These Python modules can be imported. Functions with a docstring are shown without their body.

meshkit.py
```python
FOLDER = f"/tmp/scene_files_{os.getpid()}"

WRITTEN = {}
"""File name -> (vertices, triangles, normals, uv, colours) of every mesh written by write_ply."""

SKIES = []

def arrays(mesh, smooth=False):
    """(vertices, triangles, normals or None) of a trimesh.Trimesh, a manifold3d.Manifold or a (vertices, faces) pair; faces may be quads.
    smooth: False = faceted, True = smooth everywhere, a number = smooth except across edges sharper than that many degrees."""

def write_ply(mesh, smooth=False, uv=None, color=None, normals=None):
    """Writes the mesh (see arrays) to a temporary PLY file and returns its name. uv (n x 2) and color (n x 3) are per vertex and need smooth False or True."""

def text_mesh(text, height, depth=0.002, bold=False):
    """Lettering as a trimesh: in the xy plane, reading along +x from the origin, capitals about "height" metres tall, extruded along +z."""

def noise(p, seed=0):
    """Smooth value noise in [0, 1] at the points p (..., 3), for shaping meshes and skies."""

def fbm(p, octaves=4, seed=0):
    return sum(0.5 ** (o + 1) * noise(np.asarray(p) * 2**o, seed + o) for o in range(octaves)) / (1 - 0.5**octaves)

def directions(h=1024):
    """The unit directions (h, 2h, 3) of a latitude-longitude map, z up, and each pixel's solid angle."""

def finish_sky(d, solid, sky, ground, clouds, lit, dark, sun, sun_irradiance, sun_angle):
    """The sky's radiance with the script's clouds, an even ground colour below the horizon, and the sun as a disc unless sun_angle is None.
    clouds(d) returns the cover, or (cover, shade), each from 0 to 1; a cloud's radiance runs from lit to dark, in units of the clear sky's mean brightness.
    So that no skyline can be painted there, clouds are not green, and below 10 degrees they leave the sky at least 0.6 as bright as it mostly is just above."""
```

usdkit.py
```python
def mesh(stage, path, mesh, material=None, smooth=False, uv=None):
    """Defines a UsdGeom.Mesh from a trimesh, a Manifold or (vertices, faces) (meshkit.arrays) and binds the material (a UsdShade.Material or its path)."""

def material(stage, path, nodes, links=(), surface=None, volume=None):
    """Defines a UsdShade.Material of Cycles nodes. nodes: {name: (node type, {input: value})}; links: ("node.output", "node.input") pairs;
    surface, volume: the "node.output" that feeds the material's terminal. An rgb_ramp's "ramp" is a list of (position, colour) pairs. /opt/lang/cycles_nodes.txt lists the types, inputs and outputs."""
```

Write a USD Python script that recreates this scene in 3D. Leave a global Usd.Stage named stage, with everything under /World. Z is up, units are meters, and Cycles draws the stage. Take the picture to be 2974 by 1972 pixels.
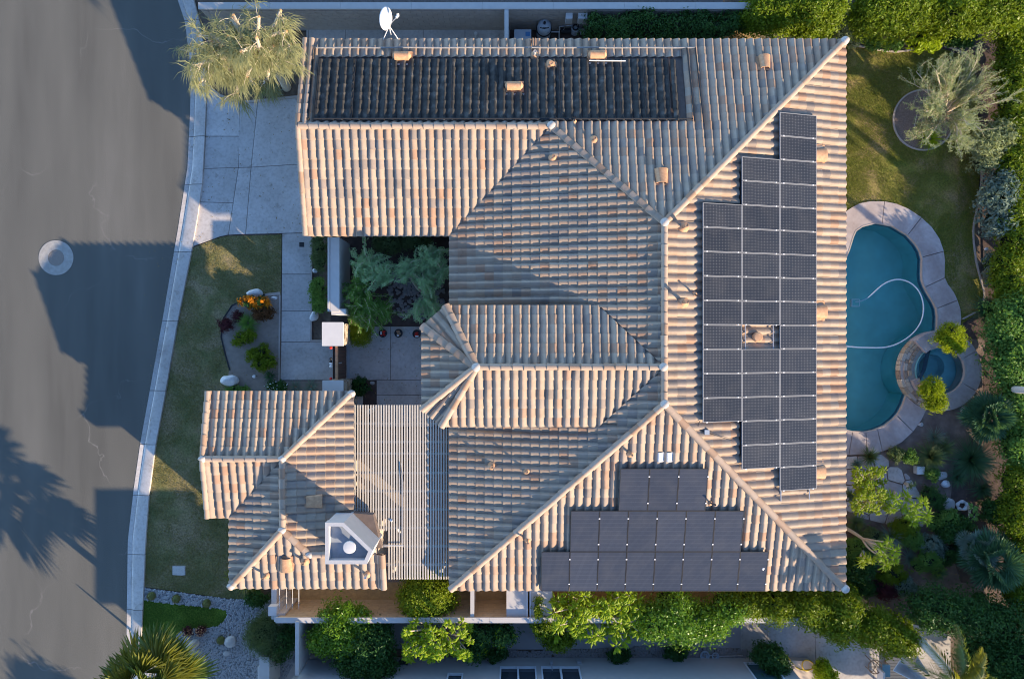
import math, numpy as np, trimesh, usdkit, meshkit
from pxr import Usd, UsdGeom, UsdLux, UsdShade, Sdf, Gf, Vt
from shapely.geometry import Polygon, Point, LineString, box as sbox
from shapely.ops import unary_union
stage = Usd.Stage.CreateInMemory()
UsdGeom.SetStageUpAxis(stage, 'Z'); UsdGeom.SetStageMetersPerUnit(stage, 1.0)
UsdGeom.Xform.Define(stage, '/World'); UsdGeom.Scope.Define(stage, '/World/Looks')
# ------------------------------------------------ camera, sky, sun, exposure
H, F = 28.0, 2016.0            # drone height in metres; focal length in photograph pixels
cam = UsdGeom.Camera.Define(stage, '/World/camera')
cam.AddTranslateOp().Set(Gf.Vec3d(0, 0, H))
cam.CreateFocalLengthAttr(24.0); cam.CreateHorizontalApertureAttr(24.0 * 2974 / F); cam.CreateVerticalApertureAttr(24.0 * 1972 / F)
cam.CreateClippingRangeAttr(Gf.Vec2f(0.5, 2000)); cam.CreateFStopAttr(0.0)
cam.CreateExposureAttr(EXPOSURE := 1.1)
SUN_AZ = math.atan2(0.770, -0.638); SUN_EL = math.radians(18.0)
sdir = np.array([math.sin(SUN_AZ) * math.cos(SUN_EL), math.cos(SUN_AZ) * math.cos(SUN_EL), math.sin(SUN_EL)])
sun = UsdLux.DistantLight.Define(stage, '/World/sun')
sun.CreateIntensityAttr(1.25); sun.CreateAngleAttr(0.6); sun.CreateNormalizeAttr(True); sun.CreateColorAttr(Gf.Vec3f(1.0, 0.80, 0.58))
_z = sdir; _x = np.cross([0, 0, 1], _z); _x /= np.linalg.norm(_x); _y = np.cross(_z, _x)
sun.AddTransformOp().Set(Gf.Matrix4d(*_x, 0, *_y, 0, *_z, 0, 0, 0, 0, 1))
skym = usdkit.material(stage, '/World/Looks/sky_light', {'s': ('sky_texture', dict(sky_type='single_scattering', sun_disc=False, sun_elevation=SUN_EL, sun_rotation=SUN_AZ, altitude=100.0, air_density=1.5, aerosol_density=0.3, ozone_density=4.0)),
    'h': ('mix_color', dict(blend_type='multiply', fac=1.0, b=(.70, .79, 1.0), use_clamp=False)), 'b': ('background_shader', dict(strength=0.145))}, [('s.color', 'h.a'), ('h.result', 'b.color')], surface='b.background')
dome = UsdLux.DomeLight.Define(stage, '/World/sky'); dome.CreateIntensityAttr(1.0)
dome.GetPrim().SetCustomDataByKey('kind', 'structure')
UsdShade.MaterialBindingAPI.Apply(dome.GetPrim()).Bind(skym)
# ------------------------------------------------ places: a pixel of the photograph at height z -> metres
def W(px, py, z=0.0): return np.array([(px - 1487) * (H - z) / F, -(py - 986) * (H - z) / F, z])
def G(px, py, z=0.0): return tuple(W(px, py, z)[:2])
def GP(pts, z=0.0): return Polygon([G(a, b, z) for a, b in pts]).buffer(0)
R = np.random.default_rng(7)
# ------------------------------------------------ prims
used = {}
def numbered(path):
    n = used.get(path, -1) + 1; used[path] = n
    return path if n == 0 else f'{path}_{n:03d}'
LOC = {}
def setdata(prim, label=None, cat=None, group=None, kind=None):
    for k, v in (('label', label), ('category', cat), ('group', group), ('kind', kind)):
        if v: prim.SetCustomDataByKey(k, v)
def thing(name, label, cat, loc=(0, 0, 0), group=None, kind=None):
    p = numbered('/World/' + name); x = UsdGeom.Xform.Define(stage, p)
    loc = np.array(loc, float); x.AddTranslateOp().Set(Gf.Vec3d(*loc)); LOC[p] = loc
    setdata(x.GetPrim(), label, cat, group, kind); return p
def arr(mesh, smooth):
    if isinstance(mesh, dict): return mesh['v'], mesh['f'], mesh.get('n'), mesh.get('tone')
    v, f, n = meshkit.arrays(mesh, smooth); return v, f, n, None
def put(path, mesh, mat, smooth=False, base=None):
    v, f, n, tone = arr(mesh, smooth); v = np.asarray(v, float)
    if base is not None: v = v - base
    m = UsdGeom.Mesh.Define(stage, path)
    m.CreatePointsAttr(Vt.Vec3fArray.FromNumpy(np.ascontiguousarray(v, np.float32)))
    m.CreateFaceVertexCountsAttr(Vt.IntArray.FromNumpy(np.full(len(f), 3, np.int32)))
    m.CreateFaceVertexIndicesAttr(Vt.IntArray.FromNumpy(np.ascontiguousarray(f, np.int32).ravel()))
    m.CreateSubdivisionSchemeAttr('none'); m.CreateDoubleSidedAttr(True)
    if n is not None:
        m.CreateNormalsAttr(Vt.Vec3fArray.FromNumpy(np.ascontiguousarray(n, np.float32))); m.SetNormalsInterpolation('vertex')
    if tone is not None:
        UsdGeom.PrimvarsAPI(m).CreatePrimvar('tone', Sdf.ValueTypeNames.Color3fArray, 'vertex').Set(Vt.Vec3fArray.FromNumpy(np.ascontiguousarray(tone, np.float32)))
    UsdShade.MaterialBindingAPI.Apply(m.GetPrim()).Bind(mat); return m
def part(parent, name, mesh, mat, smooth=False, label=None, kind=None):
    root = '/'.join(parent.split('/')[:3]); p = numbered(parent + '/' + name)
    m = put(p, mesh, mat, smooth, LOC[root]); setdata(m.GetPrim(), label, None, None, kind); return p
def single(name, mesh, mat, label=None, cat=None, group=None, kind=None, smooth=False):
    p = numbered('/World/' + name); v, f, n, t = arr(mesh, smooth); v = np.asarray(v, float)
    loc = np.zeros(3) if kind in ('structure', 'stuff') else np.array([*(v.min(0) + v.max(0))[:2] / 2, v[:, 2].min()])
    m = put(p, dict(v=v, f=f, n=n, tone=t), mat, base=loc); m.AddTranslateOp().Set(Gf.Vec3d(*loc)); LOC[p] = loc
    setdata(m.GetPrim(), label, cat, group, kind); return p
def copy_of(src, loc, rz=0.0, label=None, group=None, scale=1.0, mat4=None):
    was = stage.GetPrimAtPath(src).GetCustomData(); base = '/World/' + src.split('/')[2].rstrip('0123456789').rstrip('_')
    p = numbered(base); x = UsdGeom.Xform.Define(stage, p); x.GetPrim().GetReferences().AddInternalReference(src); x.ClearXformOpOrder()
    if mat4 is not None: x.AddTransformOp(opSuffix='copy').Set(mat4)
    else:
        x.AddTranslateOp(opSuffix='copy').Set(Gf.Vec3d(*map(float, loc))); x.AddRotateZOp(opSuffix='copy').Set(math.degrees(rz)); x.AddScaleOp(opSuffix='copy').Set(Gf.Vec3f(scale, scale, scale))
    x.GetPrim().SetInstanceable(True)
    setdata(x.GetPrim(), label or was.get('label'), was.get('category'), group or was.get('group')); return p
# ------------------------------------------------ shapes
def cat(ms): return trimesh.util.concatenate([m for m in ms if m is not None])
def bx(x0, y0, z0, x1, y1, z1):
    m = trimesh.creation.box(extents=(abs(x1 - x0), abs(y1 - y0), abs(z1 - z0))); m.apply_translation(((x0 + x1) / 2, (y0 + y1) / 2, (z0 + z1) / 2)); return m
def geoms(poly): return [g for g in getattr(poly, 'geoms', [poly]) if g.geom_type == 'Polygon' and g.area > 1e-5]
def slab(poly, z0, z1):
    out = []
    for g in geoms(poly):
        m = trimesh.creation.extrude_polygon(g, z1 - z0, engine='earcut'); m.apply_translation((0, 0, z0)); out.append(m)
    return cat(out)
def sheet(poly, z):
    vs, fs, n = [], [], 0
    for g in geoms(poly):
        v, f = trimesh.creation.triangulate_polygon(g, engine='earcut'); vs.append(np.c_[v, np.full(len(v), z)]); fs.append(np.asarray(f) + n); n += len(v)
    v, f = np.vstack(vs), np.vstack(fs)
    nz = np.cross(v[f[:, 1]] - v[f[:, 0]], v[f[:, 2]] - v[f[:, 0]])[:, 2]; f[nz < 0] = f[nz < 0][:, ::-1]
    return trimesh.Trimesh(v, f, process=False)
def tube(pts, r, seg=8, cap=True):
    p = np.asarray(pts, float); r = np.broadcast_to(np.asarray(r, float), len(p)); t = np.gradient(p, axis=0); t /= np.linalg.norm(t, axis=1, keepdims=True) + 1e-12
    ref = np.array([0, 0, 1.0]) if abs(t[:, 2]).mean() < 0.85 else np.array([1.0, 0, 0])
    a = np.cross(t, ref); a /= np.linalg.norm(a, axis=1, keepdims=True) + 1e-12; b = np.cross(t, a)
    th = np.arange(seg) / seg * 2 * np.pi
    v = p[:, None] + r[:, None, None] * (np.cos(th)[None, :, None] * a[:, None] + np.sin(th)[None, :, None] * b[:, None])
    v = v.reshape(-1, 3); f = []
    for i in range(len(p) - 1):
        for k in range(seg):
            A, B, C, D = i * seg + k, i * seg + (k + 1) % seg, (i + 1) * seg + (k + 1) % seg, (i + 1) * seg + k
            f += [(A, B, C), (A, C, D)]
    if cap:
        n = len(v); v = np.vstack([v, p[0], p[-1]]); L = (len(p) - 1) * seg
        for k in range(seg): f += [(n, (k + 1) % seg, k), (n + 1, L + k, L + (k + 1) % seg)]
    m = trimesh.Trimesh(v, np.array(f), process=False); m.fix_normals() if False else None; return m
def lathe(prof, at, seg=24):
    m = trimesh.creation.revolve(np.array(prof, float), sections=seg); m.apply_translation(at); return m
def cyl(at, r, h, seg=20): return lathe([(0, 0), (r, 0), (r, h), (0, h)], at, seg)
def spline(pts, n=40):
    from scipy.interpolate import CubicSpline
    p = np.asarray(pts, float); d = np.r_[0, np.cumsum(np.linalg.norm(np.diff(p, axis=0), axis=1))]
    return CubicSpline(d, p)(np.linspace(0, d[-1], n))
def rock(at, size, seed, sub=2, squash=0.7):
    m = trimesh.creation.icosphere(subdivisions=sub); v = m.vertices.copy(); r = np.random.default_rng(seed)
    q = r.normal(size=(7, 3)); q /= np.linalg.norm(q, axis=1, keepdims=True)
    for n in q:                                      # chop facets
        d = v @ n; lim = 0.62 + 0.25 * r.random(); v -= np.maximum(d - lim, 0)[:, None] * n
    v *= (1 + 0.12 * (meshkit.fbm(v * 2.1 + seed * 3.7, 3, seed) - 0.5))[:, None]
    v *= np.array(size) * np.array([1, 1, squash]); v += np.array(at) + np.array([0, 0, size[2] * squash * 0.45])
    return trimesh.Trimesh(v, m.faces, process=False)
# ------------------------------------------------ materials
def mat(name, nodes, links, surface='p.BSDF'): return usdkit.material(stage, '/World/Looks/' + name, nodes, links, surface=surface)
def plain(name, col, rough=0.6, metal=0.0, vary=0.15, scale=6.0, bump=0.0, bscale=60.0, spec=0.3, col2=None, detail=5.0):
    c = np.array(col, float); c2 = np.array(col2) if col2 is not None else c
    nodes = {'g': ('geometry', {}), 'n': ('noise_texture', dict(scale=scale, detail=detail, roughness=0.6)),
             'r': ('rgb_ramp', dict(ramp=[(0.25, tuple(c * (1 - vary))), (0.55, tuple((c + c2) / 2)), (0.8, tuple(np.minimum(c2 * (1 + vary), 0.95)))])),
             'p': ('principled_bsdf', dict(roughness=rough, metallic=metal, specular_ior_level=spec))}
    links = [('g.position', 'n.vector'), ('n.fac', 'r.fac'), ('r.color', 'p.base_color')]
    if bump:
        nodes['n2'] = ('noise_texture', dict(scale=bscale, detail=3.0)); nodes['b'] = ('bump', dict(strength=min(1.0, bump), distance=0.02))
        links += [('g.position', 'n2.vector'), ('n2.fac', 'b.height'), ('b.normal', 'p.normal')]
    return mat(name, nodes, links)
def leaf(name, cols, rough=0.45, transl=0.3, spec=0.25):
    k = len(cols); ramp = [(i / max(k - 1, 1), c) for i, c in enumerate(cols)]
    tc = [(p, tuple(np.minimum(np.array(c) * np.array([1.25, 1.2, 0.55]), 0.9))) for p, c in ramp]
    return mat(name, {'g': ('geometry', {}), 'r': ('rgb_ramp', dict(ramp=ramp)), 'r2': ('rgb_ramp', dict(ramp=tc)), 'p': ('principled_bsdf', dict(roughness=rough, specular_ior_level=spec)),
        't': ('translucent_bsdf', {}), 'm': ('mix_closure', dict(fac=transl))},
        [('g.random_per_island', 'r.fac'), ('g.random_per_island', 'r2.fac'), ('r.color', 'p.base_color'), ('r2.color', 't.color'), ('p.BSDF', 'm.closure1'), ('t.BSDF', 'm.closure2')], surface='m.closure')
def tile_mat(name, ramp, dirt=0.35):
    return mat(name, {'a': ('attribute', dict(attribute='tone')), 'sx': ('separate_color', {}), 'r': ('rgb_ramp', dict(ramp=ramp)), 'g': ('geometry', {}),
        'n': ('noise_texture', dict(scale=3.0, detail=6.0, roughness=0.65)), 'n2': ('noise_texture', dict(scale=22.0, detail=4.0)), 'mr': ('rgb_ramp', dict(ramp=[(0.3, (1, 1, 1)), (0.62, (0.86, 0.84, 0.82)), (0.8, (0.62, 0.58, 0.55))])),
        'mx': ('mix_color', dict(blend_type='multiply', fac=dirt * 2, use_clamp=False)), 'b': ('bump', dict(strength=0.35, distance=0.01)), 'p': ('principled_bsdf', dict(roughness=0.75, specular_ior_level=0.25))},
        [('a.color', 'sx.color'), ('sx.r', 'r.fac'), ('g.position', 'n.vector'), ('g.position', 'n2.vector'), ('n.fac', 'mr.fac'), ('r.color', 'mx.a'), ('mr.color', 'mx.b'), ('mx.result', 'p.base_color'), ('n2.fac', 'b.height'), ('b.normal', 'p.normal')])
M = {}
M['tile'] = tile_mat('clay_tile', [(0, (.38, .235, .155)), (.14, (.385, .265, .185)), (.35, (.395, .295, .215)), (.55, (.42, .33, .245)), (.75, (.37, .295, .23)), (.9, (.305, .245, .20)), (1, (.26, .215, .18))], .5)
M['ridge'] = tile_mat('ridge_tile', [(0, (.37, .24, .16)), (.4, (.42, .315, .235)), (.8, (.44, .34, .26)), (1, (.37, .30, .24))])
M['terracotta'] = plain('terracotta', (.55, .29, .15), 0.7, vary=.2, scale=9, bump=.2, col2=(.6, .36, .2))
M['deck'] = plain('roof_felt', (.16, .12, .10), .9, vary=.2)
M['mortar'] = plain('mortar', (.50, .45, .40), .85, vary=.15, scale=20, bump=.4)
M['stucco'] = plain('stucco', (.56, .48, .40), .9, vary=.06, scale=3, bump=.25, bscale=90)
M['stucco_white'] = plain('stucco_white', (.62, .59, .55), .9, vary=.05, scale=3, bump=.2, bscale=90)
M['stucco_grey'] = plain('stucco_grey', (.50, .48, .46), .9, vary=.06, scale=4, bump=.25, bscale=80)
M['block'] = plain('block', (.42, .36, .31), .9, vary=.12, scale=5, bump=.3, bscale=70)
M['block_tan'] = plain('block_tan', (.52, .38, .23), .9, vary=.14, scale=5, bump=.3, bscale=70)
M['cap'] = plain('wall_cap', (.55, .52, .48), .85, vary=.06, scale=5, bump=.1)
M['white'] = plain('white_paint', (.70, .68, .65), .45, vary=.03)
M['slat'] = plain('slat_paint', (.62, .555, .46), .6, vary=.06, scale=5)
M['greymetal'] = plain('grey_metal', (.45, .46, .47), .45, metal=.6, vary=.08)
M['bluegrey'] = plain('grey_plastic', (.42, .45, .48), .5, vary=.08)
M['dark'] = plain('dark_plastic', (.025, .025, .028), .5, vary=.1)
M['black_pipe'] = plain('black_pipe', (.03, .03, .032), .45, vary=.2)
M['bark'] = plain('bark', (.30, .22, .15), .9, vary=.25, scale=14, bump=.6, bscale=40)
M['bark_pale'] = plain('bark_pale', (.56, .45, .32), .85, vary=.2, scale=16, bump=.5, bscale=50, col2=(.62, .52, .38))
M['cutwood'] = plain('cut_wood', (.62, .36, .16), .8, vary=.2, scale=30)
M['palm_bark'] = plain('palm_bark', (.55, .50, .44), .85, vary=.15, scale=18, bump=.6, bscale=30)
M['soil'] = plain('soil', (.13, .095, .07), .95, vary=.35, scale=4, bump=.8, bscale=45, col2=(.19, .14, .10))
M['soil_dark'] = plain('soil_dark', (.10, .07, .06), .95, vary=.35, scale=4, bump=.8, bscale=40)
M['sand'] = plain('sandy_soil', (.30, .245, .20), .95, vary=.2, scale=5, bump=.6, bscale=55)
M['sand_tan'] = plain('tan_gravel', (.50, .35, .17), .95, vary=.25, scale=7, bump=.8, bscale=60)
M['edging'] = plain('edging', (.42, .36, .31), .85, vary=.1, bump=.2)
M['rock'] = plain('rock', (.50, .48, .45), .85, vary=.2, scale=7, bump=.5, bscale=25, col2=(.42, .39, .36))
M['rock_white'] = plain('rock_white', (.66, .64, .62), .8, vary=.2, scale=9, bump=.5, bscale=25)
M['wood_old'] = plain('weathered_wood', (.33, .26, .20), .9, vary=.3, scale=20, bump=.6)
M['gate_wood'] = plain('gate_wood', (.16, .095, .07), .7, vary=.2, scale=12, bump=.2)
M['steel'] = plain('steel', (.55, .55, .55), .4, metal=.7)
M['copper'] = plain('rusty_pipe', (.35, .22, .14), .75, vary=.25, scale=18)
M['red'] = plain('red_flower', (.55, .03, .02), .6); M['white_flower'] = plain('white_flower', (.85, .85, .85), .6)
M['yellow_hose'] = plain('yellow_hose', (.75, .52, .03), .5); M['blue_plastic'] = plain('blue_plastic', (.08, .22, .42), .4)
M['blue_fabric'] = plain('blue_fabric', (.18, .33, .42), .8); M['sail'] = plain('sail_cloth', (.48, .45, .42), .85, vary=.05)
M['net'] = plain('net_mesh', (.35, .42, .48), .7); M['carpaint'] = plain('dark_car_paint', (.012, .014, .02), .25, spec=.5)
M['carglass'] = plain('car_glass', (.015, .018, .022), .08, spec=.5); M['tyre'] = plain('tyre_rubber', (.02, .02, .02), .8)
M['lamp_glass'] = plain('lamp_glass', (.6, .62, .65), .15)
M['window'] = plain('window_glass', (.02, .028, .035), .06, spec=.6, vary=.2)
M['window_teal'] = plain('window_glass_pale', (.06, .12, .12), .08, spec=.6)
M['frame'] = plain('window_frame', (.66, .68, .70), .5, vary=.03)
M['hose_white'] = plain('pool_hose', (.72, .76, .76), .5, vary=.04)
M['concrete'] = mat('concrete', {'g': ('geometry', {}), 'n': ('noise_texture', dict(scale=.55, detail=7.0, roughness=.62, distortion=.4)), 'n2': ('noise_texture', dict(scale=9.0, detail=6.0, roughness=.65)), 'n3': ('noise_texture', dict(scale=120.0, detail=2.0)),
    'r': ('rgb_ramp', dict(ramp=[(.26, (.40, .365, .335)), (.45, (.53, .49, .45)), (.6, (.60, .565, .53)), (.75, (.68, .65, .62))])), 'r2': ('rgb_ramp', dict(ramp=[(.28, (.68, .66, .64)), (.5, (.94, .93, .92)), (.65, (1, 1, 1))])),
    'oi': ('object_info', {}), 'ot': ('map_range', dict(to_min=.84, to_max=1.06)), 'om': ('mix_color', dict(blend_type='multiply', fac=1.0, use_clamp=False)), 'n5': ('noise_texture', dict(scale=1.6, detail=6.0, roughness=.7, distortion=1.2)), 'r5': ('rgb_ramp', dict(ramp=[(.3, (.62, .58, .54)), (.4, (1, 1, 1))])), 'm5': ('mix_color', dict(blend_type='multiply', fac=.8)), 'm': ('mix_color', dict(blend_type='multiply', fac=.8)), 'b': ('bump', dict(strength=.3, distance=.008)), 'p': ('principled_bsdf', dict(roughness=.8, specular_ior_level=.3))},
    [('g.position', 'n.vector'), ('g.position', 'n2.vector'), ('g.position', 'n3.vector'), ('n.fac', 'r.fac'), ('n2.fac', 'r2.fac'), ('r.color', 'm.a'), ('r2.color', 'm.b'), ('oi.random', 'ot.value'), ('m.result', 'om.a'), ('ot.result', 'om.b'), ('g.position', 'n5.vector'), ('n5.fac', 'r5.fac'), ('om.result', 'm5.a'), ('r5.color', 'm5.b'), ('m5.result', 'p.base_color'), ('n3.fac', 'b.height'), ('b.normal', 'p.normal')])
M['coping'] = mat('coping', {'g': ('geometry', {}), 'n': ('noise_texture', dict(scale=.9, detail=7.0, roughness=.62, distortion=.6)), 'n2': ('noise_texture', dict(scale=9.0, detail=5.0)),
    'r': ('rgb_ramp', dict(ramp=[(.3, (.36, .30, .27)), (.5, (.43, .37, .34)), (.64, (.52, .475, .445)), (.76, (.62, .59, .56))])), 'r2': ('rgb_ramp', dict(ramp=[(.3, (.84, .83, .83)), (.6, (1, 1, 1))])),
    'm': ('mix_color', dict(blend_type='multiply', fac=.7)), 'p': ('principled_bsdf', dict(roughness=.7, specular_ior_level=.3))},
    [('g.position', 'n.vector'), ('g.position', 'n2.vector'), ('n.fac', 'r.fac'), ('n2.fac', 'r2.fac'), ('r.color', 'm.a'), ('r2.color', 'm.b'), ('m.result', 'p.base_color')])
M['asphalt'] = mat('asphalt', {'g': ('geometry', {}), 'mp': ('mapping', dict(scale=(.9, .12, 1), rotation=(0, 0, .1))), 'n': ('noise_texture', dict(scale=.8, detail=5.0, roughness=.55)), 'n2': ('noise_texture', dict(scale=26.0, detail=6.0, roughness=.78)),
    'n4': ('noise_texture', dict(scale=.28, detail=4.0)), 'wv': ('vector_math', dict(math_type='multiply_add', vector2=(1.6, 1.6, 1.6))), 'nw': ('noise_texture', dict(scale=.9, detail=4.0)), 'v': ('voronoi_texture', dict(feature='distance_to_edge', scale=.17, randomness=1.0)),
    'cr': ('rgb_ramp', dict(ramp=[(0, (1, 1, 1)), (.0018, (1, 1, 1)), (.0034, (0, 0, 0)), (1, (0, 0, 0))])), 'cn': ('rgb_ramp', dict(ramp=[(.5, (0, 0, 0)), (.62, (1, 1, 1))])), 'cm': ('mix_color', dict(blend_type='multiply', fac=1.0)),
    'r': ('rgb_ramp', dict(ramp=[(.2, (.088, .085, .073)), (.42, (.122, .118, .102)), (.58, (.14, .135, .116)), (.8, (.175, .168, .146))])), 'r2': ('rgb_ramp', dict(ramp=[(.22, (.55, .55, .55)), (.5, (.97, .97, .97)), (.8, (1.5, 1.48, 1.45))])), 'm': ('mix_color', dict(blend_type='multiply', fac=1.0, use_clamp=False)),
    'mc': ('mix_color', dict(b=(.215, .20, .18))), 'b': ('bump', dict(strength=.6, distance=.008)), 'p': ('principled_bsdf', dict(roughness=.85, specular_ior_level=.2))},
    [('g.position', 'mp.vector'), ('mp.vector', 'n.vector'), ('g.position', 'n2.vector'), ('g.position', 'n4.vector'), ('g.position', 'nw.vector'), ('nw.color', 'wv.vector1'), ('g.position', 'wv.vector3'), ('wv.vector', 'v.vector'),
     ('v.distance', 'cr.fac'), ('n4.fac', 'cn.fac'), ('cr.color', 'cm.a'), ('cn.color', 'cm.b'), ('cm.result', 'mc.fac'), ('n.fac', 'r.fac'), ('n2.fac', 'r2.fac'), ('r.color', 'm.a'), ('r2.color', 'm.b'), ('m.result', 'mc.a'), ('mc.result', 'p.base_color'), ('n2.fac', 'b.height'), ('b.normal', 'p.normal')])
def lawn_mat(name, a, b, c):
    return mat(name, {'g': ('geometry', {}), 'n': ('noise_texture', dict(scale=.8, detail=5.0, roughness=.6, distortion=.5)), 'n2': ('noise_texture', dict(scale=14.0, detail=6.0, roughness=.75)), 'r': ('rgb_ramp', dict(ramp=[(.34, a), (.5, b), (.64, c)])), 'r2': ('rgb_ramp', dict(ramp=[(.3, (.45, .47, .45)), (.5, (.95, .95, .95)), (.7, (1.35, 1.3, 1.2))])),
        'm': ('mix_color', dict(blend_type='multiply', fac=1.0, use_clamp=False)), 'b': ('bump', dict(strength=1.0, distance=.05)), 'p': ('principled_bsdf', dict(roughness=.9, specular_ior_level=.1))},
        [('g.position', 'n.vector'), ('g.position', 'n2.vector'), ('n.fac', 'r.fac'), ('n2.fac', 'r2.fac'), ('r.color', 'm.a'), ('r2.color', 'm.b'), ('m.result', 'p.base_color'), ('n2.fac', 'b.height'), ('b.normal', 'p.normal')])
M['lawn'] = lawn_mat('front_lawn', (.15, .16, .06), (.235, .21, .095), (.33, .26, .145))
M['lawn_back'] = lawn_mat('back_lawn', (.15, .18, .035), (.25, .225, .06), (.36, .265, .125))
M['turf'] = lawn_mat('turf', (.10, .18, .025), (.13, .215, .03), (.16, .24, .04))
M['blade'] = leaf('grass_blade', [(0.221, 0.193, 0.066), (0.304, 0.248, 0.092), (0.386, 0.29, 0.132), (0.193, 0.193, 0.059)], .7, .25)
M['blade_back'] = leaf('grass_blade_back', [(0.172, 0.199, 0.031), (0.276, 0.259, 0.054), (0.414, 0.31, 0.092), (0.19, 0.207, 0.039)], .7, .25)
M['blade_turf'] = leaf('turf_blade', [(0.068, 0.15, 0.018), (0.119, 0.21, 0.024), (0.102, 0.18, 0.03)], .6, .25)
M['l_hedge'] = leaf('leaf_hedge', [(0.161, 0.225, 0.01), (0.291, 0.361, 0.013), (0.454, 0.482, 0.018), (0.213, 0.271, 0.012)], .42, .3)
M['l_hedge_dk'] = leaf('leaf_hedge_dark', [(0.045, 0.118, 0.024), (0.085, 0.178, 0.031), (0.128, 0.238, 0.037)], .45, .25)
M['l_box'] = leaf('leaf_box', [(0.227, 0.296, 0.014), (0.378, 0.421, 0.021), (0.491, 0.505, 0.023), (0.283, 0.337, 0.017)], .4, .3)
M['l_citrus'] = leaf('leaf_citrus', [(0.16, 0.295, 0.016), (0.274, 0.414, 0.019), (0.459, 0.552, 0.024), (0.597, 0.62, 0.027)], .3, .3, .5)
M['l_lime'] = leaf('leaf_lime', [(0.304, 0.409, 0.016), (0.486, 0.553, 0.019), (0.729, 0.674, 0.026), (0.365, 0.458, 0.019)], .45, .4)
M['l_yellow'] = leaf('leaf_yellow', [(0.277, 0.349, 0.014), (0.508, 0.514, 0.014), (0.8, 0.697, 0.018), (0.348, 0.389, 0.014)], .5, .45)
M['l_silver'] = leaf('leaf_silver', [(0.306, 0.347, 0.176), (0.428, 0.469, 0.254), (0.551, 0.571, 0.332), (0.367, 0.408, 0.196)], .55, .3)
M['l_grey'] = leaf('leaf_grey_green', [(0.2, 0.262, 0.2), (0.262, 0.339, 0.254), (0.339, 0.4, 0.308)], .6, .2)
M['l_paloverde'] = leaf('leaf_palo_verde', [(0.36, 0.521, 0.278), (0.468, 0.638, 0.339), (0.612, 0.739, 0.434)], .6, .3)
M['l_soft'] = leaf('leaf_soft_green', [(0.156, 0.285, 0.057), (0.222, 0.366, 0.072), (0.31, 0.428, 0.1)], .5, .35)
M['l_weep'] = leaf('leaf_weeping', [(.30, .30, .14), (.38, .37, .19), (.46, .43, .25), (.34, .34, .16)], .55, .3)
M['l_palm'] = leaf('leaf_palm', [(0.137, 0.188, 0.045), (0.195, 0.244, 0.06), (0.273, 0.3, 0.083)], .4, .3, .4)
M['l_palm_lit'] = leaf('leaf_palm_yellow', [(0.2, 0.209, 0.039), (0.307, 0.295, 0.052), (0.435, 0.365, 0.072), (0.58, 0.47, 0.13)], .4, .4, .4)
M['l_palm_blue'] = leaf('leaf_palm_dark', [(0.08, 0.166, 0.077), (0.115, 0.221, 0.097), (0.173, 0.276, 0.125)], .45, .25)
M['l_dry'] = leaf('leaf_dry', [(.28, .20, .10), (.36, .27, .14), (.22, .15, .07)], .7, .2)
M['l_agave'] = leaf('leaf_agave', [(.20, .27, .24), (.25, .32, .29), (.16, .22, .20)], .5, .05)
M['l_grassy'] = leaf('leaf_strappy', [(0.12, 0.173, 0.063), (0.195, 0.24, 0.084), (0.3, 0.3, 0.14)], .5, .25)
M['l_red'] = leaf('leaf_red', [(.10, .025, .03), (.15, .04, .045), (.08, .03, .03)], .6, .2)
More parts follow.
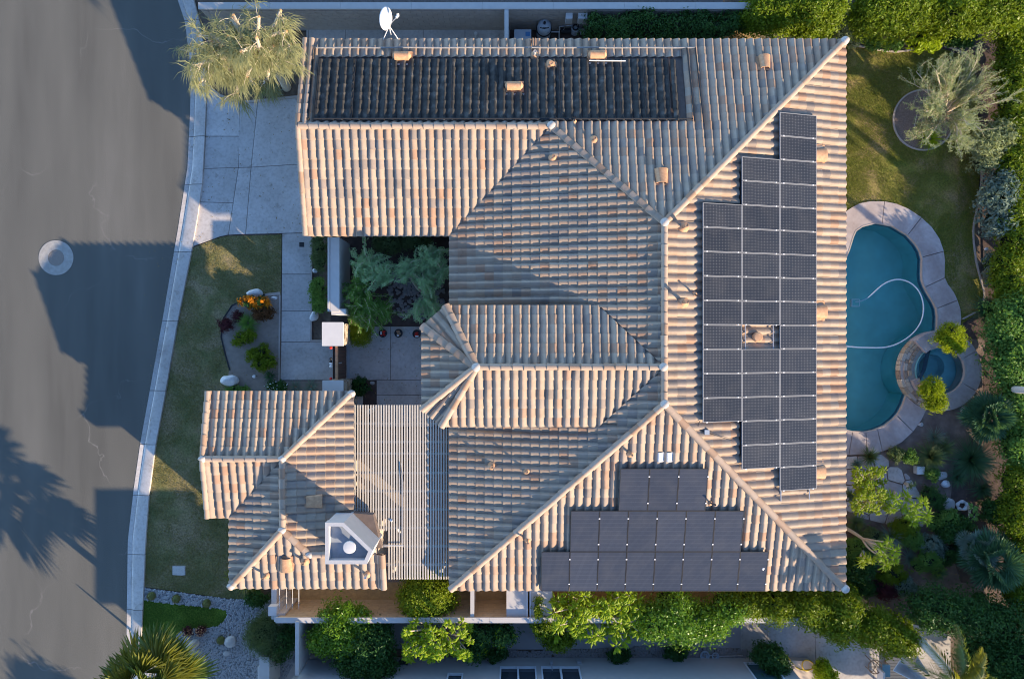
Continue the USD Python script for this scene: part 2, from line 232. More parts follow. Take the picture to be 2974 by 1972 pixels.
M['l_orange'] = leaf('leaf_orange', [(0.66, 0.24, 0.01), (0.78, 0.384, 0.015), (0.54, 0.12, 0.01), (0.72, 0.48, 0.02)], .6, .2)
M['l_rust'] = leaf('leaf_rust', [(.14, .06, .02), (.20, .09, .025), (.10, .06, .02)], .6, .2)
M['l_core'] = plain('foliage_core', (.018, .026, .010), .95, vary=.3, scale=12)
M['pebble'] = leaf('pebble', [(0.325, 0.325, 0.325), (0.45, 0.45, 0.463), (0.575, 0.575, 0.575), (0.688, 0.675, 0.663), (0.375, 0.362, 0.35)], .75, .0)
M['cobble'] = leaf('cobble', [(0.26, 0.234, 0.221), (0.364, 0.325, 0.312), (0.468, 0.429, 0.403)], .75, .0)
M['pillar_stone'] = leaf('pillar_stone', [(.42, .33, .22), (.55, .44, .30), (.34, .27, .19), (.62, .52, .38)], .85, .0)
# ------------------------------------------------ roof tiles (soups of triangles: T x 3 x [x y z nx ny nz])
TW, TE = 0.297, 0.326
_pu = np.array([0.0, 0.05, 0.09, 0.12, 0.15, 0.19, 0.24, 0.3, 0.37, 0.45, 0.54, 0.63, 0.71, 0.79, 0.86, 0.91, 0.95, 1.0]); _ph = np.array([0.0, 0.0, 0.0, 0.0154, 0.0353, 0.0563, 0.0742, 0.0854, 0.0879, 0.0846, 0.0762, 0.0635, 0.049, 0.0315, 0.0139, 0.0, 0.0, 0.0])
def tile_template(length=0.40, tilt=0.030, thick=0.032):
    """One S-shaped tile in (u across, t up the slope, h): a curved sheet with a thick lower edge."""
    du = np.gradient(_ph, _pu * TW); tri = []
    def vert(i, t, dh=0.0, n=None): 
        nn = n if n is not None else (-du[i], 0.0, 1.0)
        return [_pu[i] * TW, t, _ph[i] + tilt * (1 - t / length) + dh, *nn]
    for i in range(len(_pu) - 1):
        a, b, c, d = vert(i, 0), vert(i + 1, 0), vert(i + 1, length), vert(i, length); tri += [[a, b, c], [a, c, d]]
        fn = (0, -1.0, 0.05); a, b, c, d = vert(i, 0, -thick, fn), vert(i + 1, 0, -thick, fn), vert(i + 1, 0, 0, fn), vert(i, 0, 0, fn); tri += [[a, b, c], [a, c, d]]
    return np.array(tri)
TILE = tile_template()
def clip(s, n, c):
    """The part of soup s where n . xy <= c."""
    d = s[:, :, 0] * n[0] + s[:, :, 1] * n[1] - c; ins = d <= 1e-9; k = ins.sum(1); out = [s[k == 3]]
    new = []
    for t, dd, ii in zip(s[(k == 1) | (k == 2)], d[(k == 1) | (k == 2)], ins[(k == 1) | (k == 2)]):
        poly = []
        for a in range(3):
            b = (a + 1) % 3
            if ii[a]: poly.append(t[a])
            if ii[a] != ii[b]: w = dd[a] / (dd[a] - dd[b]); poly.append(t[a] + w * (t[b] - t[a]))
        for j in range(1, len(poly) - 1): new.append([poly[0], poly[j], poly[j + 1]])
    if new: out.append(np.array(new))
    return np.concatenate(out)
def soup_mesh(s, tone):
    s = s.reshape(-1, 3, 6).copy(); gn = np.cross(s[:, 1, :3] - s[:, 0, :3], s[:, 2, :3] - s[:, 0, :3]); flip = (gn * s[:, :, 3:].sum(1)).sum(1) < 0; s[flip] = s[flip][:, ::-1]; v = s.reshape(-1, 6); n = v[:, 3:].copy(); n /= np.linalg.norm(n, axis=1, keepdims=True) + 1e-9
    v0, f = v[:, :3], np.arange(len(v)).reshape(-1, 3)
    key = np.round(np.c_[v0, n * .5], 4); _, first, inv = np.unique(key, axis=0, return_index=True, return_inverse=True)
    tone = np.broadcast_to(np.asarray(tone, float), (len(v),)) if np.ndim(tone) == 0 else np.asarray(tone)
    return dict(v=v0[first], f=inv.reshape(-1, 3), n=n[first], tone=np.repeat(tone[first][:, None], 3, 1))
class Plane:
    def __init__(s, pts):
        p = [np.array(q, float) for q in pts[:3]]; n = np.cross(p[1] - p[0], p[2] - p[0]); n = n if n[2] > 0 else -n
        s.a, s.b = -n[0] / n[2], -n[1] / n[2]; s.c = p[0][2] - s.a * p[0][0] - s.b * p[0][1]; s.n = n / np.linalg.norm(n)
        g = np.array([s.a, s.b]); s.down = -g / np.linalg.norm(g); s.e = np.array([-s.down[1], s.down[0]])
    def z(s, x, y): return s.a * x + s.b * y + s.c
def tiles_on(pl, pieces, rng, skip=None, u0=None, dh=0.0, eave=0.045, v0=None, amp=1.0):
    """[(soup, tone, centre)] of the tiles that cover the convex plan polygons in pieces."""
    polys = [Polygon(p) if Polygon(p).exterior.is_ccw else Polygon(p[::-1]) for p in pieces]; whole = unary_union([p.buffer(.002) for p in polys])
    allp = np.vstack([np.array(p) for p in pieces]); U, V = allp @ pl.e, allp @ pl.down
    v0 = (V.max() + eave) if v0 is None else v0; u0 = U.min() - .02 if u0 is None else u0
    from shapely.prepared import prep
    wp = prep(whole); out = []
    for k in range(int((v0 - V.min()) / TE) + 2):
        vlow = v0 - k * TE
        for j in range(int(math.floor((U.min() - u0) / TW)) - 1, int((U.max() - u0) / TW) + 2):
            ul = u0 + j * TW
            c = [pl.e * (ul + a * TW) + pl.down * (vlow - b) for a, b in ((0, 0), (1, 0), (1, TE), (0, TE))]
            q = Polygon(c); first = k == 0
            if not wp.intersects(q): continue
            cen = pl.e * (ul + TW / 2) + pl.down * (vlow - TE / 2)
            if skip is not None and skip(cen): continue
            s = TILE.copy(); s[:, :, 2] = s[:, :, 2] * amp + dh + rng.normal(0, .0025) + s[:, :, 1] * rng.normal(0, .006); s[:, :, 0] += rng.normal(0, .004) + (s[:, :, 1] - .2) * rng.normal(0, .022)
            uu, vv = ul + s[:, :, 0], vlow - s[:, :, 1]; xy = pl.e * uu[..., None] + pl.down * vv[..., None]
            nn = s[:, :, 3:4] * np.array([*pl.e, 0]) - s[:, :, 4:5] * np.array([*pl.down, 0]) + s[:, :, 5:6] * np.array([-pl.a, -pl.b, 1.0])
            w = np.concatenate([xy, (pl.z(xy[..., 0], xy[..., 1]) + s[:, :, 2])[..., None], nn], -1)
            if not wp.contains(q) and not (first and wp.contains(Polygon([c[0] - pl.down * .06, c[1] - pl.down * .06, c[2], c[3]]))):
                bits = []
                for p in polys:
                    b, xy_ = w, np.array(p.exterior.coords)
                    for i in range(len(xy_) - 1):
                        d = xy_[i + 1] - xy_[i]; n = np.array([d[1], -d[0]]) / (np.linalg.norm(d) + 1e-12)
                        lim = n @ xy_[i] + (.06 if n @ pl.down > .98 else 0.0)
                        if len(b): b = clip(b, n, lim)
                    if len(b): bits.append(b)
                if not bits: continue
                w = np.concatenate(bits)
                if len(w) < 4: continue
            tone = np.clip(.5 + .26 * rng.normal() + 0.35 * (meshkit.noise(np.array([cen[0] * .5, cen[1] * .5, 1.0]), 5) - .5), 0, 1)
            out.append((w, float(tone), np.array([*cen, pl.z(*cen)])))
    return out
def cap_tiles(a, b, r=0.115, pitch=0.37, lift=0.05, rng=R):
    """Barrel caps from the low end a to the high end b of a ridge or hip; one soup each."""
    a, b = np.array(a, float), np.array(b, float); L = np.linalg.norm(b - a); d = (b - a) / L; side = np.cross(d, [0, 0, 1.0]); side /= np.linalg.norm(side); up = np.cross(side, d)
    n = max(1, round(L / pitch)); st = L / n; out = []
    th = np.linspace(-.12, np.pi + .12, 9)
    for k in range(n):
        jt = rng.normal(0, .004, 2); p0, p1 = a + d * (k * st - .02), a + d * ((k + 1) * st + .05)
        def ring(p, rr, dz): return [(p + side * (np.cos(t) * rr + jt[0]) + up * (np.sin(t) * rr * .9 + dz + lift + jt[1]), side * np.cos(t) + up * np.sin(t)) for t in th]
        q0, q1, qi = ring(p0, r * 1.06, .022), ring(p1, r * .92, 0.0), ring(p0, r * .86, .01); tri = []
        for i in range(len(th) - 1):
            A, B, C, D = q0[i], q0[i + 1], q1[i + 1], q1[i]; tri += [[np.r_[A], np.r_[B], np.r_[C]], [np.r_[A], np.r_[C], np.r_[D]]]
            E, Fq = qi[i], qi[i + 1]; nd = -d; tri += [[np.r_[E[0], nd], np.r_[Fq[0], nd], np.r_[B[0], nd]], [np.r_[E[0], nd], np.r_[B[0], nd], np.r_[A[0], nd]]]
        tri = [[np.concatenate([x[0], x[1]]) if np.ndim(x) == 2 else x for x in t] for t in tri]
        out.append((np.array(tri), float(np.clip(.5 + .25 * rng.normal(), 0, 1)), (p0 + p1) / 2))
    return out
def deck(poly3, pl, t=.07):
    p = Polygon([q[:2] for q in poly3]); m = slab(p, 0, 1); v = m.vertices.copy(); top = v[:, 2] > .5
    v[:, 2] = pl.z(v[:, 0], v[:, 1]) - .012 - np.where(top, 0, t); return trimesh.Trimesh(v, m.faces, process=False)
# ------------------------------------------------ the houses
def house(root, slopes, caps, nparts, rng, skips={}):
    every = []
    for i, (pts, pieces) in enumerate(slopes):
        pl = Plane(pts); pieces = pieces or [[q[:2] for q in pts]]
        dk = cat([deck([(x, y, 0) for x, y in pc], pl) for pc in pieces]); rp = part(root, 'roof_slope', dk, M['deck'])
        for w, tone, c in tiles_on(pl, pieces, rng, skips.get(i)): every.append((np.hypot(c[0], c[1]) + (28 - c[2]) * .2, w, tone, rp))
    every.sort(key=lambda t: t[0])
    for d, w, tone, rp in every[:nparts]: part(rp, 'roof_tile', soup_mesh(w, tone), M['tile'])
    rest = {}
    for d, w, tone, rp in every[nparts:]: rest.setdefault(rp, []).append((w, tone))
    for rp, ws in rest.items():
        part(rp, 'roof_tiles', soup_mesh(np.concatenate([w for w, _ in ws]), np.concatenate([np.full(len(w) * 3, t) for w, t in ws])), M['tile'], kind='stuff')
    for a, b, r in caps:
        for w, tone, c in cap_tiles(a, b, r, rng=rng): part(root, 'ridge_tile', soup_mesh(w, tone), M['ridge'])
main = thing('house', 'large tan clay-tiled house with solar panels and a courtyard cut into its street side', 'house', (2.0, 1.0, 0))
EZ = 2.85
gr, mr, wr = 3.758, 4.70, 4.70                       # ridge heights: garage, main, entry wing
slopesA = [
    ([(-7.43, 10.82, EZ), (-7.43, 7.43, gr), (1.366, 7.43, gr)], [[(-7.43, 10.82), (-7.43, 7.43), (1.366, 7.43), (1.366, 10.82)], [(1.366, 10.82), (1.366, 7.43), (5.10, 3.906), (12.04, 10.82)]]),
    ([(-7.43, 7.43, gr), (-7.40, 3.766, EZ), (-2.233, 3.766, EZ), (1.366, 7.43, gr)], None),
    ([(-2.233, 3.766, EZ), (5.10, 3.906, mr), (-2.233, -9.03, EZ)], [[(-2.233, .9), (-2.233, 3.766), (1.366, 7.43), (5.10, 3.906), (5.10, 1.10), (3.03, 1.10), (3.03, .9)][:5] + [(3.03, 1.10), (2.9, .9)], [(3.05, 1.10), (5.10, 1.10), (5.10, -.92)],
        [(-2.233, -2.85), (-2.233, -9.03), (4.29, -2.92), (4.29, -2.85)], [(3.03, -2.92), (4.29, -2.92), (5.10, -2.16), (5.10, -.92)]]),
    ([(12.04, 10.82, EZ), (5.10, 3.906, mr), (5.10, -2.16, mr), (12.04, -9.03, EZ)], None),
    ([(-2.233, -9.03, EZ), (5.10, -2.16, mr), (12.04, -9.03, EZ)], None),
    ([(-2.267, 1.13, 4.17), (3.0, 1.13, 4.17), (5.10, -.92, wr), (-1.2, -.92, wr)], None),
    ([(-2.41, -2.95, 4.17), (3.0, -2.95, 4.17), (5.10, -.92, wr), (-1.2, -.92, wr)], None),
    ([(-3.06, .437, 4.17), (-3.06, -2.385, 4.17), (-1.2, -.92, wr)], None),
    ([(-2.267, 1.13, 4.17), (-3.06, .437, 4.17), (-1.2, -.92, wr)], None),
    ([(-2.41, -2.95, 4.17), (-3.06, -2.385, 4.17), (-1.2, -.92, wr)], None)]
slopesA[2] = (slopesA[2][0], [[(-2.233, .95), (-2.233, 3.766), (1.366, 7.43), (5.10, 3.906), (5.10, 1.10), (3.03, 1.10), (-2.233, .95)][:6], slopesA[2][1][1], slopesA[2][1][2], slopesA[2][1][3]])
PN, PE, PS = Plane(slopesA[0][0]), Plane(slopesA[3][0]), Plane(slopesA[4][0])
def zc(pl, x, y): return (x, y, pl.z(x, y))
MATS = GP([(918, 158), (1972, 158), (1972, 352), (905, 352)], 3.3)     # where the pool collector lies
def under_mats(c): return -6.95 < c[0] < 6.0 and 7.62 < c[1] < 10.10
def under_east(c): return (6.7 < c[0] < 7.55 and -2.5 < c[1] < 4.3) or (7.95 < c[0] < 9.1 and -4.1 < c[1] < 5.9 and not (-.7 < c[1] < .9)) or (9.4 < c[0] < 10.5 and -4.9 < c[1] < 7.5)
def under_south(c): return (1.5 < c[0] < 8.6 and -8.7 < c[1] < -7.8) or (2.5 < c[0] < 7.6 and -7.4 < c[1] < -6.2) or (4.2 < c[0] < 6.3 and -5.9 < c[1] < -4.7)
CA = (5.10, 3.906, mr); CB = (5.10, -2.16, mr)
capsA = [((-7.40, 7.43, gr), (1.30, 7.43, gr), .115), ((1.366, 7.43, gr), CA, .115), ((12.02, 10.80, EZ), CA, .125), ((12.02, -9.01, EZ), CB, .125), ((-2.20, -9.01, EZ), CB, .125),
    (CA, CB, .115), ((-1.1, -.92, wr), (5.0, -.92, wr), .115), ((-2.267, 1.13, 4.17), (-1.22, -.88, wr), .145), ((-3.06, .437, 4.17), (-1.25, -.90, wr), .135), ((-3.06, -2.385, 4.17), (-1.25, -.96, wr), .125), ((-2.41, -2.95, 4.17), (-1.22, -.98, wr), .125)]
house(main, slopesA, capsA, 300, np.random.default_rng(11), {0: under_mats, 3: under_east, 4: under_south})
# rake tiles down both sides of the garage gable
PG = Plane(slopesA[1][0])
for pl, ya, yb in ((PN, 10.80, 7.45), (PG, 3.78, 7.40)):
    for off in ((-7.46,) if pl is PG else (-7.46, -7.22)):
        for w, tone, c in cap_tiles((off, ya, pl.z(off, ya) + .03), (off, yb, pl.z(off, yb) + .03), .098, rng=R): part(main, 'rake_tile', soup_mesh(w, tone), M['ridge'])
for c in (CA, CB, (-1.2, -.93, wr), (1.366, 7.43, gr), (5.06, -.92, wr), (12.0, 10.76, EZ + .02), (12.0, -8.98, EZ + .02)): part(main, 'mortar', rock((c[0], c[1], c[2] + .02), (.17, .16, .20), 3, 2, .8), M['mortar'], True)
walls = [bx(-6.9, 4.3, -.1, 12.0 - .5, 10.3, 2.83), bx(-1.75, -8.5, -.1, 11.5, 4.3, 2.83)]
part(main, 'wall', slab(unary_union([sbox(-6.95, 4.25, 11.5, 10.3), sbox(-1.75, -8.5, 11.5, 4.4)]), -.1, 2.84), M['stucco'])
part(main, 'wall', slab(Polygon([(-1.95, .75), (-2.68, .12), (-2.68, -2.05), (-2.1, -2.5), (4.0, -2.5), (4.0, .75)]), -.1, 4.18), M['stucco'])
part(main, 'fascia', cat([bx(-7.34, 3.84, 2.62, -2.3, 3.90, 2.80)]), M['stucco'])
guest = thing('guest_house', 'small tan clay-tiled wing nearest the street carrying a square white chimney', 'guest house', (-8, -5.5, 0))
GZ = 3.32
slopesB = [
    ([(-10.92, -1.9, EZ), (-5.79, -1.9, EZ), (-8.15, -4.23, GZ), (-10.97, -4.23, GZ)], None),
    ([(-10.97, -4.23, GZ), (-8.15, -4.23, GZ), (-10.2, -6.41, 2.86), (-10.90, -6.41, 2.86)], None),
    ([(-5.76, -1.9, EZ), (-8.15, -4.23, GZ), (-8.15, -6.75, GZ)], [[(-5.76, -1.9), (-8.15, -4.23), (-8.15, -6.75), (-7.24, -7.68), (-5.76, -7.68)]]),
    ([(-8.15, -4.23, GZ), (-10.2, -6.41, EZ), (-10.2, -8.94, EZ), (-8.15, -6.75, GZ)], None),
    ([(-8.15, -6.75, GZ), (-10.2, -8.96, EZ), (-4.62, -8.96, EZ)], [[(-8.15, -6.75), (-10.2, -8.96), (-9.29, -7.68), (-7.24, -7.68)][:1] + [(-9.013, -7.68), (-7.24, -7.68)], [(-9.013, -7.68), (-10.2, -8.96), (-4.62, -8.96), (-4.62, -7.68)]])]
JA, JB = (-8.15, -4.23, GZ), (-8.15, -6.75, GZ)
capsB = [((-10.95, -4.23, GZ), (-8.25, -4.23, GZ), .115), ((-5.80, -1.93, EZ), JA, .12), (JA, JB, .115), ((-10.18, -8.94, EZ), JB, .125), ((-7.24, -7.68, 3.13), JB, .125), ((-7.2, -7.68, 3.14), (-6.3, -7.68, 3.14), .115)]
house(guest, slopesB, capsB, 300, np.random.default_rng(12))
pq = Plane(slopesB[0][0]); pr = Plane(slopesB[1][0])
for pl, a, b in ((pq, -1.9, -4.2), (pr, -6.40, -4.26)):
    for w, tone, c in cap_tiles((-10.99, a, pl.z(-10.95, a) + .03), (-10.99, b, pl.z(-10.95, b) + .03), .098): part(guest, 'rake_tile', soup_mesh(w, tone), M['ridge'])
pS = Plane(slopesB[4][0])
for w, tone, c in cap_tiles((-4.62, -8.96, EZ + .05), (-4.62, -7.7, 3.16), .11): part(guest, 'rake_tile', soup_mesh(w, tone), M['ridge'])
for c in (JA, JB, (-5.80, -1.95, EZ), (-7.24, -7.68, 3.13), (-10.15, -8.9, EZ), (-10.97, -4.23, GZ)): part(guest, 'mortar', rock((c[0], c[1], c[2] + .03), (.15, .14, .18), 5, 2, .8), M['mortar'], True)
part(guest, 'wall', slab(unary_union([sbox(-10.5, -5.95, -6.2, -2.35), sbox(-9.75, -8.5, -6.2, -5.9), sbox(-6.3, -8.5, -5.0, -7.0)]), -.1, 2.84), M['stucco'])
# chimney of the guest house
zt = 4.2; top = [W(840 + a / 4.73, 1340 + b / 4.73, zt)[:2] for a, b in ((515, 815), (770, 815), (1165, 1195), (1085, 1380), (515, 1380))]
cp = Polygon(top).buffer(0); inner = cp.buffer(-.13)
part(guest, 'chimney_shaft', slab(cp.buffer(-.02), 2.5, zt - .12), M['stucco_grey'])
part(guest, 'chimney_rim', slab(cp.difference(inner), zt - .12, zt + .22), M['stucco_grey'])
part(guest, 'chimney_top', slab(inner, zt - .13, zt - .05), plain('metal_tray', (.28, .31, .34), .6, vary=.2, scale=4))
cc = W(840 + 828 / 4.73, 1340 + 1178 / 4.73, zt + .2)
part(guest, 'flue_cap', cat([cyl((cc[0], cc[1], zt - .05), .12, .26), lathe([(0, .30), (.21, .27), (.22, .22), (0, .20)], (cc[0], cc[1], zt - .04), 28)]), M['stucco_white'], 35)
part(guest, 'chimney_saddle', slab(Polygon([(-6.55, -7.5), (-6.2, -6.2), (-5.0, -6.3), (-4.7, -7.5)]), 2.7, 3.03), M['deck'])
# ------------------------------------------------ ground, road, paving
def struct(name, mesh, m, smooth=False): return single(name, mesh, m, kind='structure', smooth=smooth)
def group_of(name): return thing(name, None, None, (0, 0, 0), None, 'structure')
pool_px = [(2456, 751), (2467, 723), (2477, 690), (2485, 672), (2504, 659), (2544, 649), (2590, 657), (2635, 684), (2658, 709), (2671, 730), (2677, 752), (2676, 780), (2675, 795), (2677, 816), (2683, 833), (2696, 857), (2709, 878), (2718, 897), (2721, 920), (2720, 952), (2712, 985), (2700, 1030), (2690, 1076), (2665, 1120),
           (2631, 1148), (2622, 1174), (2609, 1199), (2592, 1218), (2569, 1235), (2537, 1249), (2510, 1254), (2474, 1252), (2440, 1243), (2405, 1205), (2390, 1100), (2398, 960), (2420, 860), (2445, 785)]
cop_px = [(2440, 625), (2474, 603), (2495, 592), (2527, 586), (2565, 586), (2601, 593), (2635, 607), (2673, 632), (2704, 661), (2726, 694), (2738, 728), (2742, 757), (2741, 806), (2751, 827), (2768, 850), (2778, 871), (2787, 899), (2789, 924), (2787, 960), (2770, 1000), (2720, 1100), (2688, 1189), (2673, 1220), (2650, 1252), (2618, 1282), (2588, 1300), (2563, 1309), (2537, 1316), (2470, 1320), (2372, 1318), (2372, 640)]
pool = GP(pool_px).buffer(.05).buffer(-.05); coping_out = GP(cop_px)
spa_c = np.array(G(2720, 1076)); spa_R, spa_r = 115 / 72, 71 / 72
spa_disc = Point(*spa_c).buffer(spa_R, 48); spa_in = Point(*spa_c).buffer(spa_r, 48)
hole = unary_union([pool, spa_disc])
struct('ground', sheet(sbox(-160, -160, 160, 160).difference(hole.buffer(.02)), -.03), M['soil'])
# curb lines as functions of the pixel row
A = np.array([(-60, 503), (0, 516), (63, 537), (178, 552), (262, 554), (338, 552), (486, 545), (660, 518), (922, 473.6), (1134, 435.5), (1286, 408), (1418, 389), (1566, 372), (1671, 370), (1853, 368), (2040, 376)])
C = np.array([(-60, 553), (0, 564), (72, 583), (182, 602.5), (254, 603), (380, 598), (537, 590), (634, 576), (715, 562), (947, 516), (1146, 482), (1294, 454.5), (1439, 435.5), (1587, 425), (1671, 422), (1849, 413.5), (2040, 408)])
xA = lambda y: np.interp(y, A[:, 0], A[:, 1]); xC = lambda y: np.interp(y, C[:, 0], C[:, 1]); xB = lambda y: xA(y) + 13
ys = np.linspace(-60, 2040, 90)
struct('road', sheet(Polygon([G(-2600, -60)] + [G(xA(y) + 3, y) for y in ys] + [G(-2600, 2040)]), 0.0), M['asphalt'])
struct('road', sheet(Polygon([G(-2600, -60.4), G(-2600, -4000), G(200, -4000), G(470, -400), G(xA(-60) + 3, -60.4)]), 0.0), M['asphalt'])
struct('road', sheet(Polygon([G(-2600, 2040.4), G(xA(2040) + 3, 2040.4), G(380, 4000), G(-2600, 4000)]), 0.0), M['asphalt'])
kerb = group_of('kerb'); jy = [-60, 61, 255, 398, 537, 732, 933, 1134, 1290, 1437, 1608, 1769, 2040]
for y0, y1 in zip(jy[:-1], jy[1:]):
    yy = np.linspace(y0 + .7, y1 - .7, 14); v, f = [], []
    for y in yy:
        a, b, b2, c = xA(y), xB(y) - .6, xB(y) + .8, xC(y)
        v += [[*G(a, y), -.05], [*G(a, y), .012], [*G(b, y), .006], [*G(b + .4, y), -.012], [*G(b2, y), .014], [*G(b2 + 10, y), .075], [*G(c - 4, y), .105], [*G(c, y), .105], [*G(c, y), -.05]]
    k = 9
    for i in range(len(yy) - 1):
        for j in range(k - 1): f += [[i * k + j, (i + 1) * k + j, (i + 1) * k + j + 1, i * k + j + 1]]
    part(kerb, 'kerb_segment', (np.array(v), np.array(f)), M['concrete'], 30)
mh = np.array(G(163, 749))
man = thing('manhole', 'round iron manhole cover in a pale concrete collar on the road', 'manhole', (*mh, 0))
part(man, 'collar', slab(Point(*mh).buffer(.70, 40).difference(Point(*mh).buffer(.325, 32)), -.02, .012), plain('collar_concrete', (.40, .375, .335), .9, vary=.22, scale=5, bump=.5, bscale=60))
mp = [slab(Point(*mh).buffer(.315, 32), -.03, .004)]
for r0, r1 in ((.28, .30), (.20, .215), (.10, .115)): mp.append(slab(Point(*mh).buffer(r1, 24).difference(Point(*mh).buffer(r0, 24)), .004, .010))
for r0, n in ((.25, 26), (.16, 16), (.06, 6)):
    for k in range(n): t = 2 * np.pi * k / n; mp.append(bx(mh[0] + r0 * np.cos(t) - .012, mh[1] + r0 * np.sin(t) - .012, .004, mh[0] + r0 * np.cos(t) + .012, mh[1] + r0 * np.sin(t) + .012, .010))
part(man, 'cover', cat(mp), plain('cast_iron', (.33, .27, .22), .6, vary=.3, scale=20))
def slabs(name, polys, z=.03, m=None, gap=.011, pn='slab', th=.1, parent=None):
    g = parent or group_of(name)
    for p in polys:
        p = (p if isinstance(p, Polygon) else GP(p)).buffer(-gap, join_style=2)
        if p.is_empty: continue
        part(g, pn, slab(p, z - th, z + R.normal(0, .0015)), m or M['concrete'])
    return g
struct('driveway_base', sheet(GP([(560, 705), (590, 540), (598, 380), (604, 250), (700, 297), (900, 283), (900, 690), (820, 683), (655, 686)]), .004), M['soil_dark'])
slabs('driveway', [[(603, 252), (640, 282), (697, 302), (697, 397), (598, 397)], [(598, 397), (697, 397), (693, 488), (593, 491)], [(593, 491), (693, 488), (678, 590), (583, 588)], [(583, 588), (678, 590), (664, 683), (640, 688), (561, 716), (571, 640)],
    [(697, 302), (749, 298), (730, 487), (693, 488)], [(693, 488), (730, 487), (714, 681), (664, 683), (678, 590)], [(749, 298), (905, 281), (905, 476), (730, 487)], [(730, 487), (905, 476), (905, 677), (714, 681)]])
struct('walkway_base', sheet(GP([(818, 676), (910, 676), (910, 990), (972, 990), (972, 1106), (816, 1106)]), .004), M['soil_dark'])
slabs('walkway', [[(820, 679), (904, 677), (904, 797), (819, 797)], [(819, 797), (904, 797), (903, 903), (818, 903)], [(818, 903), (903, 903), (902, 993), (817, 993)], [(817, 993), (968, 993), (968, 1104), (815, 1104)]])
part(group_of('walkway_edge'), 'edge_strip', cat([slab(GP([(904, 690), (908, 690), (906, 993), (902, 993)]), -.05, .05), slab(GP([(903, 987), (940, 987), (940, 993), (903, 993)]), -.05, .06), slab(GP([(811, 858), (816, 858), (813, 1106), (809, 1106)]), -.05, .045), slab(GP([(770, 853), (814, 848), (815, 857), (770, 860)]), -.05, .045)]), M['edging'])
slabs('courtyard_patio', [[(1004, 948), (1134, 948), (1134, 1104), (1004, 1104)], [(1134, 948), (1260, 948), (1260, 1104), (1134, 1104)], [(1094, 1104), (1260, 1104), (1260, 1147), (1094, 1147)], [(1094, 1147), (1260, 1147), (1260, 1240), (1094, 1240)]])
struct('courtyard_soil', sheet(GP([(960, 690), (1330, 690), (1330, 1260), (960, 1260)]), .002), M['soil_dark'])
struct('pergola_floor', sheet(GP([(1000, 1245), (1350, 1245), (1350, 1690), (1000, 1690)]), .008), M['sand'])
# front lawn, planting bed
bed = GP([(815, 858), (770, 853), (725, 862), (674, 887), (649, 925), (643, 978), (655, 1027), (668, 1073), (660, 1100), (668, 1135), (960, 1135), (960, 1106), (815, 1106)])
lawn = GP([(561, 720), (640, 690), (664, 686), (818, 682), (814, 1106), (760, 1240), (760, 1745), (665, 1737), (421, 1703), (425, 1587), (436, 1439), (455, 1294), (483, 1146), (517, 947)]).difference(bed)
struct('lawn', sheet(lawn, .012), M['lawn']); struct('planting_bed', sheet(bed, .016), M['sand'])
part(group_of('bed_edging'), 'edging_strip', slab(LineString([G(a, b) for a, b in ((770, 856), (725, 864), (674, 888), (649, 926), (643, 978), (655, 1028), (668, 1074))]).buffer(.022), -.03, .05), M['dark'])
struct('tree_bed', sheet(GP([(604, 247), (596, 140), (580, 60), (565, -60), (720, -60), (730, 10), (870, 95), (905, 95), (905, 281), (749, 298), (697, 302), (640, 282)]), .010), M['soil'])
part(group_of('tree_bed_edging'), 'edging_strip', slab(LineString([G(a, b) for a, b in ((604, 250), (640, 279), (697, 299), (749, 295), (880, 281))]).buffer(.045), -.03, .07), M['edging'])
struct('side_path', sheet(GP([(890, 87), (1480, 87), (1480, 240), (890, 240)]), .012), M['concrete'])
for x in (895, 1003, 1115, 1230, 1350): struct('path_joint', sheet(GP([(x, 87), (x + 1, 87), (x + 1, 125), (x, 125)]), .016), M['soil_dark'])
struct('north_lot', sheet(GP([(590, -900), (2100, -900), (2100, 92), (590, 92)]), .003), plain('north_gravel', (.17, .15, .14), .95, vary=.4, scale=9, bump=.8, bscale=40))
struct('equipment_yard', sheet(GP([(1480, 86), (1900, 86), (1900, 260), (1480, 260)]), .006), M['soil_dark'])
struct('tan_yard', sheet(GP([(1900, 84), (2420, 84), (2420, 240), (1900, 240)]), .008), M['sand_tan'])
# south side: pebble garden, artificial turf, passage
turf = GP([(416, 1740), (470, 1749), (655, 1768), (660, 1785), (652, 1800), (635, 1817), (600, 1823), (560, 1825), (520, 1836), (490, 1870), (470, 1915), (408, 1925)]).buffer(-.05).buffer(.05)
peb = GP([(421, 1706), (665, 1739), (800, 1741), (830, 1800), (880, 1800), (880, 1880), (740, 2120), (400, 2120), (412, 1849)]).difference(turf)
struct('turf_lawn', sheet(turf, .018), M['turf']); struct('pebble_bed', sheet(peb, .008), plain('pebble_ground', (.24, .24, .245), .95, vary=.4, scale=25, bump=.8, bscale=30))
struct('side_passage', sheet(GP([(800, 1590), (2400, 1590), (2400, 1745), (800, 1745)]), .006), M['sand_tan'])
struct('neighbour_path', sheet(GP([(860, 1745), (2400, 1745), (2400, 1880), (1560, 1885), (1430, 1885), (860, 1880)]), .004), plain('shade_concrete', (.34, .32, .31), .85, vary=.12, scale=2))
struct('neighbour_patio', sheet(GP([(740, 1900), (1000, 1880), (1000, 2200), (740, 2200)]), .005), M['concrete'])
slabs('neighbour_terrace', [[(2150, 1760), (2227, 1760), (2227, 2100), (2150, 2100)], [(2227, 1760), (2367, 1760), (2367, 2100), (2227, 2100)], [(2367, 1780), (2537, 1780), (2537, 2100), (2367, 2100)], [(2537, 1780), (2760, 1840), (2760, 2100), (2537, 2100)]], .03)
